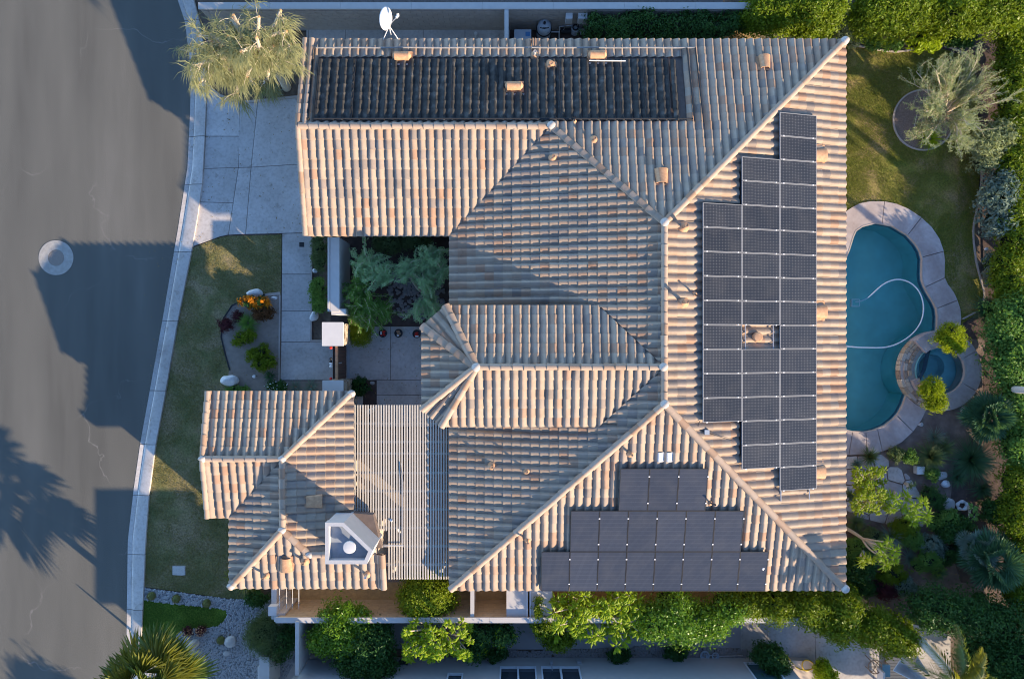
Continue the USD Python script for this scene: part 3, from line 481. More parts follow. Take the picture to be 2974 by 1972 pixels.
# back garden
tree_ring = Point(*G(2680, 350)).buffer(87 / 72, 40)
backlawn = GP([(2300, 150), (2455, 131), (2500, 140), (2545, 146), (2600, 152), (2673, 140), (2720, 138), (2780, 158), (2830, 200), (2842, 380), (2846, 500), (2830, 660), (2829, 760), (2845, 805), (2856, 850), (2850, 885), (2830, 915), (2800, 935), (2740, 985), (2300, 985)]).difference(unary_union([coping_out, tree_ring, hole.buffer(.03)]))
struct('back_lawn', sheet(backlawn, .012), M['lawn_back'])
struct('tree_ring_soil', sheet(tree_ring, .016), plain('ring_mulch', (.24, .175, .14), .95, vary=.3, scale=18, bump=.9, bscale=40))
ringe = group_of('garden_edging')
part(ringe, 'edging_strip', slab(tree_ring.exterior.buffer(.03), -.02, .06), M['edging'])
for ln in (((2440, 128), (2500, 137), (2545, 146), (2600, 152), (2650, 146), (2673, 139)), ((2745, 137), (2778, 147), (2800, 160)), ((2844, 470), (2849, 535), (2838, 600), (2826, 655), (2828, 720), (2838, 780), (2852, 830), (2857, 860), (2851, 885)), ((2795, 926), (2830, 908))):
    part(ringe, 'edging_strip', slab(LineString(spline([G(*p) for p in ln], 24)).buffer(.03), -.02, .06), M['edging'])
struct('garden_soil', sheet(GP([(2360, 985), (2740, 985), (2800, 940), (3100, 900), (3100, 2000), (2360, 1745)]).difference(unary_union([coping_out, hole.buffer(.03)])), .002), plain('garden_soil', (.17, .125, .105), .95, vary=.35, scale=2.2, bump=.7, bscale=45, col2=(.25, .19, .155)))
struct('mulch_bed', sheet(GP([(2770, 1350), (2850, 1240), (2862, 1000), (2850, 930), (3060, 930), (3060, 1720), (2790, 1690), (2750, 1560)]), .008), M['soil_dark'])
struct('hedge_soil', sheet(GP([(2300, -100), (3200, -100), (3200, 985), (2740, 985), (2800, 940), (2858, 880), (2850, 500), (2842, 200), (2700, 135), (2300, 130)]).difference(hole.buffer(.03)), .004), M['soil_dark'])
STONES = [plain('stacked_stone_%s' % w, c, .85, vary=.25, scale=14, bump=.5) for w, c in (('tan', (.44, .34, .23)), ('pale', (.56, .47, .35)), ('brown', (.33, .25, .18)), ('cream', (.50, .43, .34)))]
# pool
def ring_wall(poly, z0, z1, flip=False):
    c = np.array(poly.exterior.coords)[:-1]; n = len(c); v = np.vstack([np.c_[c, np.full(n, z0)], np.c_[c, np.full(n, z1)]]); f = [[i, (i + 1) % n, n + (i + 1) % n, n + i] for i in range(n)]
    return trimesh.Trimesh(v, np.array([[q[0], q[1], q[2]] for q in f] + [[q[0], q[2], q[3]] for q in f]), process=False)
M['plaster'] = plain('pool_plaster', (.27, .66, .57), .8, vary=.2, scale=1.4, col2=(.22, .58, .53), detail=8.0)
M['spa_plaster'] = plain('spa_plaster', (.17, .44, .46), .8, vary=.2, scale=2.5)
M['water'] = mat('pool_water', {'g': ('geometry', {}), 'n': ('noise_texture', dict(scale=3.5, detail=4.0)), 'b': ('bump', dict(strength=.35, distance=.06)), 't': ('transparent_bsdf', dict(color=(.86, .97, .96))), 'gl': ('glossy_bsdf', dict(roughness=.04, color=(1, 1, 1))), 'fr': ('fresnel', dict(IOR=1.33)), 'm': ('mix_closure', {})},
    [('g.position', 'n.vector'), ('n.fac', 'b.height'), ('b.normal', 'gl.normal'), ('fr.fac', 'm.fac'), ('t.BSDF', 'm.closure1'), ('gl.BSDF', 'm.closure2')], surface='m.closure')
pth = thing('swimming_pool', 'kidney-shaped teal swimming pool beside the house with curved stone-coloured coping', 'pool', (14.5, 0, 0))
part(pth, 'basin', cat([ring_wall(pool, -1.35, .0), sheet(pool, -1.35)]), M['plaster'])
bench = GP([(2380, 1030), (2455, 1080), (2467, 1115), (2455, 1150), (2380, 1190)]).intersection(pool); part(pth, 'bench_step', slab(bench, -1.34, -.55), M['plaster'])
part(pth, 'water', sheet(pool.buffer(-.004).difference(spa_disc.buffer(-.05)), -.13), M['water'])
part(pth, 'tile_band', ring_wall(pool.buffer(-.006), -.30, -.02), plain('waterline_tile', (.10, .20, .26), .3, vary=.3, scale=30))
jl = [((2568, 575), (2560, 655)), ((2628, 692), (2680, 625)), ((2672, 749), (2750, 728)), ((2677, 838), (2750, 804)), ((2712, 899), (2790, 868)), ((2600, 1204), (2658, 1260)), ((2545, 1240), (2563, 1318)), ((2513, 1248), (2515, 1320)), ((2476, 1245), (2463, 1325)), ((2440, 800), (2380, 760))]
cop = coping_out.difference(pool).difference(spa_disc.buffer(.01))
cop = cop.difference(unary_union([LineString([G(*a), G(*b)]).buffer(.013) for a, b in jl]))
for g in geoms(cop):
    if g.area > .02: part(pth, 'coping_slab', slab(g, -.10, .055), M['coping'])
part(pth, 'coping_lip', slab(pool.exterior.buffer(.035).difference(pool.buffer(-.012)).difference(spa_disc.buffer(.02)), -.06, .063), M['edging'])
spa = thing('spa', 'round raised spa with a stacked-stone spill wall at the pool edge', 'spa', (*spa_c, 0))
SZ = .34
part(spa, 'basin', cat([ring_wall(spa_in, -.75, SZ - .05), sheet(spa_in.difference(Point(*(spa_c + [-.03, .12])).buffer(.52, 32)), -.28), sheet(Point(*(spa_c + [-.03, .12])).buffer(.53, 32), -.72), ring_wall(Point(*(spa_c + [-.03, .12])).buffer(.525, 32), -.72, -.28)]), M['spa_plaster'])
part(spa, 'water', sheet(spa_in, SZ - .13), M['water'])
def sector(a0, a1, r0, r1):
    t = np.radians(np.linspace(a0, a1, max(4, int(abs(a1 - a0) / 5) + 2))); p = [spa_c + r1 * np.array([np.cos(x), np.sin(x)]) for x in t] + [spa_c + r0 * np.array([np.cos(x), np.sin(x)]) for x in t[::-1]]; return Polygon(p)
for a0, a1 in ((-118, -78), (-78, -30), (-30, 30), (30, 75), (75, 118)): part(spa, 'coping_slab', slab(sector(a0 + .5, a1 - .5, spa_r - .03, spa_R), -.2, SZ), M['coping'])
part(spa, 'coping_lip', slab(sector(-118, 118, spa_r - .06, spa_r + .03), -.2, SZ + .008), M['edging'])
for a0, a1 in ((118, 132), (198, 242)): part(spa, 'coping_slab', slab(sector(a0, a1, spa_r - .02, spa_R - (.0 if a0 < 150 else .35)), -.2, SZ + .06), M['coping'])
part(spa, 'spill_wall', slab(sector(132, 232, spa_r - .02, spa_R - .05), -.12, SZ - .16), M['edging']); part(spa, 'outer_wall', slab(spa_disc.buffer(-.05).difference(spa_in), -1.33, -.12), M['plaster'])
for k, (r0, r1) in enumerate(((spa_r + .16, spa_r + .31), (spa_r + .31, spa_r + .46), (spa_r + .46, spa_R))):
    a = 131.0
    while a < 241:
        w = R.uniform(6, 14); b = min(a + w, 242)
        if not (k == 0 and b > 200): part(spa, 'spill_stone', slab(sector(a + .4, b - .4, r0 + .008, r1 - .008), -.14, SZ - .09 + R.normal(0, .018) - .03 * k), STONES[int(R.integers(4))])
        a = b
cl = thing('pool_cleaner', 'small square pool cleaner on the pool floor at the end of its white hose', 'pool cleaner', (*G(2483, 880), -1.3))
c0 = W(2483, 880, -.3); part(cl, 'body', slab(sbox(c0[0] - .12, c0[1] - .11, c0[0] + .12, c0[1] + .11).buffer(.03), -.36, -.24), M['plaster']); part(cl, 'skirt', slab(sbox(c0[0] - .13, c0[1] - .12, c0[0] + .13, c0[1] + .12).buffer(.04).difference(sbox(c0[0] - .13, c0[1] - .12, c0[0] + .13, c0[1] + .12).buffer(.005)), -.38, -.235), M['hose_white'])
hp = [W(a, b, -.10) for a, b in ((2489, 877), (2520, 866), (2560, 830), (2610, 812), (2655, 830), (2680, 875), (2672, 940), (2630, 985), (2580, 1007), (2530, 1010), (2470, 1007), (2420, 1003))]; hp[0][2] = -.26; hp[1][2] = -.16
single('pool_hose', tube(spline(hp, 70), .028, 8), M['hose_white'], 'white floating hose looping across the teal pool water', 'hose', smooth=True)
# flagstones
from scipy.spatial import Voronoi
fp = GP([(2455, 1325), (2560, 1318), (2640, 1380), (2700, 1480), (2680, 1530), (2600, 1530), (2480, 1500), (2455, 1480)]); fr = np.random.default_rng(5)
gx = [np.array(G(a, b)) + fr.uniform(-.18, .18, 2) for a in range(2420, 2760, 44) for b in range(1290, 1590, 44)]; vo = Voronoi(np.array(gx))
fs = group_of('flagstone_path')
for i in range(len(gx)):
    reg = vo.regions[vo.point_region[i]]
    if -1 in reg or not reg: continue
    c = Polygon(vo.vertices[reg]).intersection(fp)
    if c.is_empty or c.area < .05: continue
    c = c.buffer(-.07).buffer(.045)
    if not c.is_empty: part(fs, 'flagstone', slab(c, -.05, .03 + fr.normal(0, .004)), M['coping'] if i % 2 else M['concrete'])
# ------------------------------------------------ solar panels
TILE_MAT = tile_template(tilt=.055, thick=.04)
def pmat(name, cell, base, line, dot, nx, ny, w, h, lw, dw):
    """Cells printed on the panel: object coordinates, cell size cell, thin pale lines, pale diamonds at the corners."""
    n = {'tc': ('texture_coordinate', {}), 'sep': ('separate_xyz', {}), 'p': ('principled_bsdf', dict(roughness=.20, specular_ior_level=.5)), 'c1': ('mix_color', dict(a=base, b=line)), 'c2': ('mix_color', dict(b=dot)),
         'mxl': ('math', dict(math_type='maximum')), 'add': ('math', dict(math_type='add')), 'lt': ('math', dict(math_type='less_than', value2=dw)), 'nz': ('noise_texture', dict(scale=1.2)), 'g': ('geometry', {})}
    n['oi'] = ('object_info', {}); n['ot'] = ('map_range', dict(from_min=0.0, from_max=1.0, to_min=.85, to_max=1.18)); n['om'] = ('mix_color', dict(blend_type='multiply', fac=1.0, use_clamp=False)); n['dn'] = ('noise_texture', dict(scale=1.7, detail=5.0)); n['dr'] = ('rgb_ramp', dict(ramp=[(.42, (0, 0, 0)), (.75, (.12, .12, .12))])); n['dm'] = ('mix_color', dict(b=(.16, .145, .125)))
    L = [('tc.object', 'sep.vector'), ('oi.random', 'ot.value'), ('ot.result', 'om.b'), ('g.position', 'dn.vector'), ('dn.fac', 'dr.fac'), ('dr.color', 'dm.fac'), ('c2.result', 'om.a'), ('om.result', 'dm.a'), ('dm.result', 'p.base_color')]
    for ax, c, k in (('x', w / nx, .5 if nx % 2 else 0), ('y', h / ny, .5 if ny % 2 else 0)):
        n['d' + ax] = ('math', dict(math_type='multiply_add', value2=1 / c, value3=k)); n['f' + ax] = ('math', dict(math_type='fraction')); n['s' + ax] = ('math', dict(math_type='subtract', value2=.5)); n['a' + ax] = ('math', dict(math_type='absolute')); n['r' + ax] = ('math', dict(math_type='subtract', value1=.5)); n['m' + ax] = ('math', dict(math_type='multiply', value2=c)); n['l' + ax] = ('math', dict(math_type='less_than', value2=lw)); n['o' + ax] = ('math', dict(math_type='add', value2=100.0))
        L += [('sep.' + ax, f'd{ax}.value1'), (f'd{ax}.value', f'o{ax}.value1'), (f'o{ax}.value', f'f{ax}.value1'), (f'f{ax}.value', f's{ax}.value1'), (f's{ax}.value', f'a{ax}.value1'), (f'a{ax}.value', f'r{ax}.value2'), (f'r{ax}.value', f'm{ax}.value1'), (f'm{ax}.value', f'l{ax}.value1')]
    L += [('lx.value', 'mxl.value1'), ('ly.value', 'mxl.value2'), ('mxl.value', 'c1.fac'), ('mx.value', 'add.value1'), ('my.value', 'add.value2'), ('add.value', 'lt.value1'), ('lt.value', 'c2.fac'), ('c1.result', 'c2.a')]
    return mat(name, n, L)
M['cell_e'] = pmat('solar_cell_grey', .12, (.030, .031, .033), (.085, .085, .085), (.24, .235, .22), 12, 8, 1.44, .82, .0032, .011)
M['cell_s'] = pmat('solar_cell_black', .1, (.030, .033, .042), (.075, .08, .095), (.085, .085, .095), 30, 10, .99, 1.59, .004, .006)
def panel(root, w, h, face, frm, clips):
    t, f = .04, .018
    part(root, 'face', bx(-w / 2 + f, -h / 2 + f, -.01, w / 2 - f, h / 2 - f, t - .006), face)
    part(root, 'frame', slab(sbox(-w / 2, -h / 2, w / 2, h / 2).difference(sbox(-w / 2 + f, -h / 2 + f, w / 2 - f, h / 2 - f)), 0, t), frm)
    for x, y in clips: part(root, 'clamp', bx(x - .025, y - .022, t - .01, x + .025, y + .022, t + .008), M['white'])
def frame_on(pl, x, y, up, lift):
    """Matrix of a panel centred at plan (x, y) on a slope; its local y runs along the plan direction up."""
    n = pl.n; yv = np.array([*up, pl.a * up[0] + pl.b * up[1]]); yv /= np.linalg.norm(yv); xv = np.cross(yv, n); c = np.array([x, y, pl.z(x, y)]) + n * lift
    return Gf.Matrix4d(*xv, 0, *yv, 0, *n, 0, *c, 1)
EX = [6.40, 7.85, 9.30]; EW, EH = 1.443, .824
ords = ['first', 'second', 'third', 'fourth', 'fifth', 'sixth', 'seventh', 'eighth', 'ninth', 'tenth', 'eleventh', 'twelfth', 'thirteenth', 'fourteenth', 'fifteenth', 'sixteenth']
first_e = None
for ci, (rows, nm) in enumerate(((range(4, 13), 'upslope column next to the roof ridge'), (range(2, 15), 'middle column'), (range(0, 16), 'column next to the pool-side eave'))):
    for j, k in enumerate(rows):
        if ci == 1 and k == 9: continue
        lab = f'grid-celled solar panel, {ords[j]} from the top of the {nm}'
        cx, cy = EX[ci] + EW / 2, 7.93 - .826 * (k + .5); m4 = frame_on(PE, cx, cy, (0, 1), .17)
        if first_e is None:
            first_e = numbered('/World/solar_panel'); x = UsdGeom.Xform.Define(stage, first_e); x.AddTransformOp().Set(m4); LOC[first_e] = np.zeros(3)
            setdata(x.GetPrim(), lab, 'solar panel', 'silver-framed solar panels on the pool-side roof slope'); panel(first_e, EW / .966, EH - .012, M['cell_e'], plain('panel_frame', (.30, .30, .30), .5, vary=.05), ((-.60, -EH / 2 + .004), (.60, -EH / 2 + .004)))
        else: copy_of(first_e, None, label=lab, mat4=m4)
first_s = None
for ri, (x0, n, nm) in enumerate(((1.045, 8, 'eave row of eight'), (2.045, 6, 'middle row of six'), (3.70, 3, 'top row of three'))):
    for j in range(n):
        lab = f'plain black solar panel, {ords[j]} from the street side in the {nm}'
        m4 = frame_on(PS, x0 + 1.005 * (j + .5), -8.985 + 1.545 * (ri + .5), (0, 1), .17)
        if first_s is None:
            first_s = numbered('/World/black_solar_panel'); x = UsdGeom.Xform.Define(stage, first_s); x.AddTransformOp().Set(m4); LOC[first_s] = np.zeros(3)
            setdata(x.GetPrim(), lab, 'solar panel', 'black solar panels on the garden-side roof slope'); panel(first_s, .995, 1.59, M['cell_s'], M['dark'], ((.5, -.5), (.5, .5)))
        else: copy_of(first_s, None, label=lab, mat4=m4)
def rail(pl, p, q, label):
    a, b = np.array([*p, pl.z(*p) + .13]), np.array([*q, pl.z(*q) + .13]); single('mounting_rail', tube([a, b], .022, 6), M['greymetal'], label, 'rail')
for x, nm in ((8.05, 'upslope'), (9.12, 'downslope')): rail(PE, (x, .62), (x, -.46), f'bare metal mounting rail, {nm} one in the missing-panel gap')
for x, nm in ((9.42, 'upslope'), (10.55, 'downslope')): rail(PE, (x, -5.20), (x, -5.66), f'short metal rail end below the lowest solar panel, {nm} one')
# ------------------------------------------------ pool-heating mats
col = thing('pool_heating_collector', 'ribbed black pool-heating mats draped over the garage roof tiles', 'solar collector', (-.5, 8.9, 3.3))
M['mat'] = mat('collector_mat', {'g': ('geometry', {}), 'w': ('wave_texture', dict(bands_direction='x', scale=9.0, distortion=.4)), 'n': ('noise_texture', dict(scale=4.0, detail=4.0)), 'r': ('rgb_ramp', dict(ramp=[(.3, (.036, .034, .031)), (.55, (.062, .059, .054)), (.75, (.13, .122, .11))])), 'b': ('bump', dict(strength=.5, distance=.012)), 'p': ('principled_bsdf', dict(roughness=.8, specular_ior_level=.15))},
    [('g.position', 'w.vector'), ('g.position', 'n.vector'), ('n.fac', 'r.fac'), ('r.color', 'p.base_color'), ('w.fac', 'b.height'), ('b.normal', 'p.normal')])
xs = [W(a, 240, 3.3)[0] for a in (925, 1031, 1123, 1218, 1312, 1409, 1527, 1624, 1702, 1797, 1868, 1940)]
holes = [sbox(W(1130, 178, 3.2)[0], W(1130, 178, 3.2)[1], W(1205, 150, 3.2)[0], W(1205, 150, 3.2)[1]), sbox(*W(1690, 178, 3.2)[:2], *W(1810, 150, 3.2)[:2]), sbox(*W(1465, 262, 3.3)[:2], *W(1530, 236, 3.3)[:2])]
hu = unary_union(holes); mrng = np.random.default_rng(3); ROOF_TILE, TILE = TILE, TILE_MAT
for i, (a, b) in enumerate(zip(xs[:-1], xs[1:])):
    pcs = [(w, t) for w, t, c in tiles_on(PN, [[(a + .012, 7.62), (b - .012, 7.62), (b - .012, 10.02), (a + .012, 10.02)]], mrng, skip=lambda c: hu.contains(Point(*c[:2])), u0=-20.0, dh=.035, eave=0.0, amp=.8) if not hu.contains(Point(*c[:2]))]
    if pcs: part(col, 'mat_strip', soup_mesh(np.concatenate([w for w, _ in pcs]), .5), M['mat'])
for x0, x1 in ((xs[0] - .40, xs[0] - .16), (xs[-1] + .10, xs[-1] + .30)):
    w = [w for w, t, c in tiles_on(PN, [[(x0, 7.62), (x1, 7.62), (x1, 9.98), (x0, 9.98)]], mrng, dh=.03, eave=0)]
    part(col, 'mat_strip', soup_mesh(np.concatenate(w), .5), M['mat'])
TILE = ROOF_TILE
def on(pl, x, y, h=.12): return np.array([x, y, pl.z(x, y) + h])
hdr = [on(PN, x, 10.46, .15 + .01 * math.sin(x * 3)) for x in np.linspace(-7.05, 6.55, 40)]
part(col, 'header_pipe', tube(hdr, .027, 8), plain('grey_pipe', (.30, .29, .28), .6, vary=.3, scale=10), True)
part(col, 'header_pipe', tube([on(PN, -7.06, y, .16) for y in np.linspace(7.7, 10.45, 12)], .03, 8), M['black_pipe'], True)
for x in (6.32, 6.62): part(col, 'riser_pipe', tube([on(PN, x - .004 * (y - 9) * 8, y, .15) for y in np.linspace(7.55, 10.45, 12)], .027, 8), M['black_pipe'], True)
for x in xs: part(col, 'lap_strap', tube([on(PN, x, y, .135 + .012 * math.sin(y * 19)) for y in np.linspace(7.7, 10.0, 30)], .012, 5), M['black_pipe'])
part(col, 'header_pipe', tube([on(PN, x, 7.68, .14) for x in np.linspace(-6.9, 6.3, 20)], .026, 8), M['black_pipe'], True)
part(col, 'valve', cat([tube([on(PN, .75 + d, 10.46, .13), on(PN, .75 + d, 10.80, .2), on(PN, .75 + d, 10.86, -.25)], .03, 8) for d in (0, .09)]), M['copper'])
part(col, 'offcut_pipe', tube([on(PN, 2.75, 9.93, .17), on(PN, 4.05, 9.92, .17)], .022, 6), M['white'])
# ------------------------------------------------ roof vents and pipes
def hood(name, label, px, py, pl, w=.42, l=.50, hgt=.15, group='terracotta hood vents on the roof'):
    z = 3.4
    for _ in range(6): x, y = G(px, py, z); z = pl.z(x, y) + .12
    d, e, n = np.array([*pl.down, pl.a * pl.down[0] + pl.b * pl.down[1]]), np.array([*pl.e, 0]), pl.n; d /= np.linalg.norm(d)
    o = np.array([x, y, pl.z(x, y) + .07]); t = thing(name, label, 'roof vent', o, group)
    v, f, K = [], [], 10
    for s, (ww, hh) in ((-.5, (w * .78, hgt * .75)), (.5, (w, hgt))):
        for lay in (1.0, .86):
            for k in range(K + 1):
                a = np.pi * k / K; v.append(o + d * l * s + e * (-np.cos(a) * ww / 2 * lay) + n * (max(np.sin(a), 0) ** .7 * hh * lay))
    def q(a, b): 
        for k in range(K): f.extend([[a + k, a + k + 1, b + k + 1], [a + k, b + k + 1, b + k]])
    S = K + 1; q(0, 2 * S); q(S, 3 * S); q(2 * S, 3 * S); q(0, S)
    part(t, 'hood', trimesh.Trimesh(np.array(v), np.array(f), process=False), M['terracotta'], 40)
    fl = Polygon([(-w * .75, -l * .62), (w * .75, -l * .62), (w * .75, l * .5), (-w * .75, l * .5)]); fm = slab(fl, -.03, -.01); vv = fm.vertices
    part(t, 'flashing', trimesh.Trimesh(o + vv[:, :1] * e + vv[:, 1:2] * d + vv[:, 2:] * n, fm.faces), M['terracotta'])
    return t
hood('roof_vent', 'terracotta hood vent near the eave of the shaded slope by the hip', 2222, 180, PN)
hood('roof_vent', 'terracotta hood vent below the ridge hip on the shaded slope', 1922, 512, PN, .48, .52)
for px, py, nm in ((2382, 450, 'topmost'), (2382, 905, 'middle'), (2378, 1372, 'lowest')): hood('roof_vent', f'terracotta hood vent beside the solar panels on the pool side, {nm} of three', px, py, PE, .5, .46)
hood('roof_vent', 'terracotta hood vent on the guest wing slope facing the tan passage', 830, 1640, pS, .46, .5)
pEg = Plane(slopesB[2][0]); hood('roof_vent', 'brown hood vent in the chimney shade on the guest wing', 912, 1456, pEg, .52, .55, .13)
pW = Plane(slopesA[2][0])
def boxvent(label, px, py, w=.42):
    z = 3.2; 
    for _ in range(6): x, y = G(px, py, z); z = PN.z(x, y) + .2
    t = thing('box_vent', label, 'roof vent', (x, y, PN.z(x, y)), 'box vents among the black mats')
    b = PN.z(x, y); part(t, 'cover', tube([(x - w * .62, y, b + .17), (x - w * .6, y, b + .18), (x + w * .6, y, b + .18), (x + w * .62, y, b + .17)], [.10, .15, .15, .10], 16), M['terracotta'], 40)
    part(t, 'base', slab(sbox(x - w * .85, y - .26, x + w * .85, y + .2), b - .15, b + .10), M['terracotta']); part(t, 'flashing_edge', bx(x - w * .95, y - .30, b + .06, x + w * 1.05, y - .26, b + .15), M['mortar'])
boxvent('terracotta box vent at the upper edge of the mats near the satellite dish', 1167, 163); boxvent('terracotta box vent beside the loose white pipe on the mats', 1735, 160); boxvent('terracotta box vent alone in the middle of the black mats', 1493, 250, .40)
def pipe(label, px, py, pl, h=.45, r=.045, lean=(0, 0), m='copper'):
    z = 3.6
    for _ in range(6): x, y = G(px, py, z); z = pl.z(x, y) + .1
    b = pl.z(x, y); t = thing('vent_pipe', label, 'vent pipe', (x, y, b), 'vent pipes on the roofs')
    part(t, 'pipe', tube([(x, y, b - .05), (x + lean[0], y + lean[1], b + h)], r, 12), M[m], 40); part(t, 'flange', lathe([(0, .12), (r * 1.7, .10), (r * 3.4, .02), (0, .0)], (x, y, b + .03), 16), M['terracotta'], 40)
    part(t, 'rim', lathe([(r * .7, 0), (r * 1.15, 0), (r * 1.15, .03), (r * .7, .03)], (x + lean[0], y + lean[1], b + h - .02), 12), M[m])
pipe('rusty vent pipe just below the top end of the main ridge', 1985, 660, PE, .55, .06); pipe('rusty vent pipe beside the main ridge, halfway down', 1985, 878, PE, .62, .06)
pipe('thin vent pipe with a bent black cable beside the solar panels', 2018, 855, PE, .5, .03, (.1, -.1), 'black_pipe')
pipe('stub pipe with an orange flange on the courtyard slope', 1607, 458, pW, .3, .05); pipe('short vent pipe at the lower courtyard slope, nearer the eave', 1430, 1353, pW, .32, .05); pipe('short vent pipe at the lower courtyard slope, nearer the hip', 1530, 1368, pW, .3, .04)
pipe('vent pipe on the shaded slope just under the black mats', 1725, 407, PN, .35, .05); pipe('thin pipe at the lower edge of the black mats', 1668, 352, PN, .5, .028, (0, 0), 'black_pipe'); pipe('pale vent pipe rising through the upper mats', 1553, 160, PN, .4, .05, (0, .0), 'mortar'); pipe('stubby terracotta pipe between two mats', 1600, 190, PN, .3, .07, (0, 0), 'terracotta')
pipe('vent pipe near the hip above the black panel rows', 1532, 1568, PS, .48, .035); pipe('vent pipe between the hip and the top black panel row', 1832, 1318, PS, .35, .04)
pipe('dark bent pipe at the panel row ends near the hip', 2062, 1462, PS, .45, .03, (.08, .04), 'black_pipe')
pipe('vent pipe nearest the street on the guest wing', 772, 1672, pS, .4, .04); pipe('vent pipe in an orange patch beside the guest hood vent', 885, 1630, pS, .35, .05); pipe('capped silver vent pipe near the guest wing rake', 1066, 1668, pS, .42, .045, (0, 0), 'steel')
pc = thing('roof_cap_vent', 'round terracotta vent cap in the missing-panel gap', 'roof vent', on(PE, 8.5, .08, 0)); part(pc, 'dome', lathe([(0, .24), (.14, .22), (.17, .16), (.17, .0), (0, 0)], on(PE, 8.5, .08, .05), 24), M['terracotta'], 40)
for i, (px, py, m) in enumerate(((1918, 1326, 'bluish'), (1944, 1326, 'whitish'))):
    x, y = G(px, py, 4.25); w = tiles_on(PS, [[(x - .15, y - .18), (x + .15, y - .18), (x + .15, y + .16), (x - .15, y + .16)]], mrng, u0=None, dh=.02, eave=0); single('pale_tile', soup_mesh(np.concatenate([q[0] for q in w]), .5), M['rock_white'], f'{m} mortared roof tile in the pair above the top black panels', 'roof tile')
single('pipe_lump', rock(on(PS, 8.95, -8.06, .02), (.13, .2, .2), 4, 2), M['rock_white'], 'whitish lump capping a pipe beside the eave row of black panels', 'pipe cap', smooth=True)
jb = on(PE, 6.62, -3.15, .1); t = thing('junction_box', 'small grey junction box with loose cables under the solar panels', 'junction box', jb); part(t, 'box', bx(jb[0] - .08, jb[1] - .08, jb[2] - .08, jb[0] + .08, jb[1] + .08, jb[2] + .06), M['bluegrey'])
part(t, 'cable', tube(spline([jb, jb + [-.3, .2, .05], jb + [-.25, .4, .1]], 14), .012, 5), M['black_pipe']); part(t, 'cable', tube(spline([jb, jb + [.35, -.12, -.05], jb + [.9, -.3, -.2]], 14), .010, 5), M['black_pipe'])
# ------------------------------------------------ satellite dish
sd = np.array([*G(1135, 104, 3.0), 3.0]); t = thing('satellite_dish', 'white satellite dish on a tripod at the shaded roof edge', 'satellite dish', sd)
dc = sd + [-.10, .40, .45]; ax = np.array([.80, -.20, .56]); ax /= np.linalg.norm(ax); dm = trimesh.creation.icosphere(subdivisions=3, radius=1.0); v = dm.vertices.copy(); v[:, 2] *= .10; v[:, 0] *= .29; v[:, 1] *= .40
T = trimesh.geometry.align_vectors([0, 0, 1], ax)[:3, :3]; part(t, 'dish', trimesh.Trimesh(v @ T.T + dc, dm.faces), M['white'], True)
foc = dc + ax * .38 + np.array([.12, .02, .0]); part(t, 'feed_arm', tube([sd + [0, .18, .3], (dc + foc) / 2 - [0, .1, .12], foc], .018, 6), M['greymetal']); part(t, 'feed_horn', tube([foc - ax * .02, foc + ax * .02 + [.03, .05, .02], foc + [.04, .1, .06]], .05, 8), M['white'])
for q in ((-.28, -.12, -.05), (.26, -.12, -.05), (0, .05, -.05)): part(t, 'strut', tube([sd + q, sd + [0, .2, .32]], .016, 6), M['white'])
part(t, 'mast', tube([sd + [0, .05, -.05], sd + [-.04, .28, .42]], .025, 8), M['greymetal'])
# ------------------------------------------------ pergola
pg = thing('pergola', 'cream slatted pergola spanning between the guest wing and the house', 'pergola', (-4, -5.5, 0))
x0, x1 = W(1028, 1200, 2.55)[0], W(1308, 1200, 2.55)[0]; n = 37; y0, y1 = W(1200, 1681, 2.55)[1], W(1200, 1176, 2.55)[1]
for i in range(n):
    x = x0 + (x1 - x0) * (i + .5) / n; ye = y1 if x < -2.9 else y1 - (x + 2.9) * .5 
    part(pg, 'slat', bx(x - .022 + R.normal(0, .002), (y0 if x > -4.55 else -7.0), 2.50, x + .022, ye, 2.585), M['slat'])
for yy in [W(1000, 1340 + b / 4.73, 2.47)[1] for b in (-520, -270, -110, 155, 405, 655, 910, 1160, 1415)]: part(pg, 'crossbeam', bx(x0 - .03, yy - .04, 2.36, x1 + .05, yy + .04, 2.497), M['slat'])
for px in (-3.0, -5.3): part(pg, 'post', bx(px - .07, -2.75, 0, px + .07, -2.61, 2.36), M['slat'])
for px in (-2.6, -4.4): part(pg, 'post', bx(px - .07, -8.6, 0, px + .07, -8.46, 2.36), M['slat'])
part(pg, 'post', tube([(-4.42, -7.9, .0), (-4.42, -6.6, 2.62)], .05, 8), M['white'])
single('conduit', tube([W(1165, 1345, 2.62), W(1170, 1400, 2.62), W(1170, 1580, 2.62)], .014, 6), M['steel'], 'thin metal conduit lying on the pergola slats', 'conduit')
single('conduit', tube([W(1115, 1584, 2.64), W(1172, 1584, 2.64)], .016, 6), M['white'], 'short white pipe from the chimney onto the pergola', 'pipe')
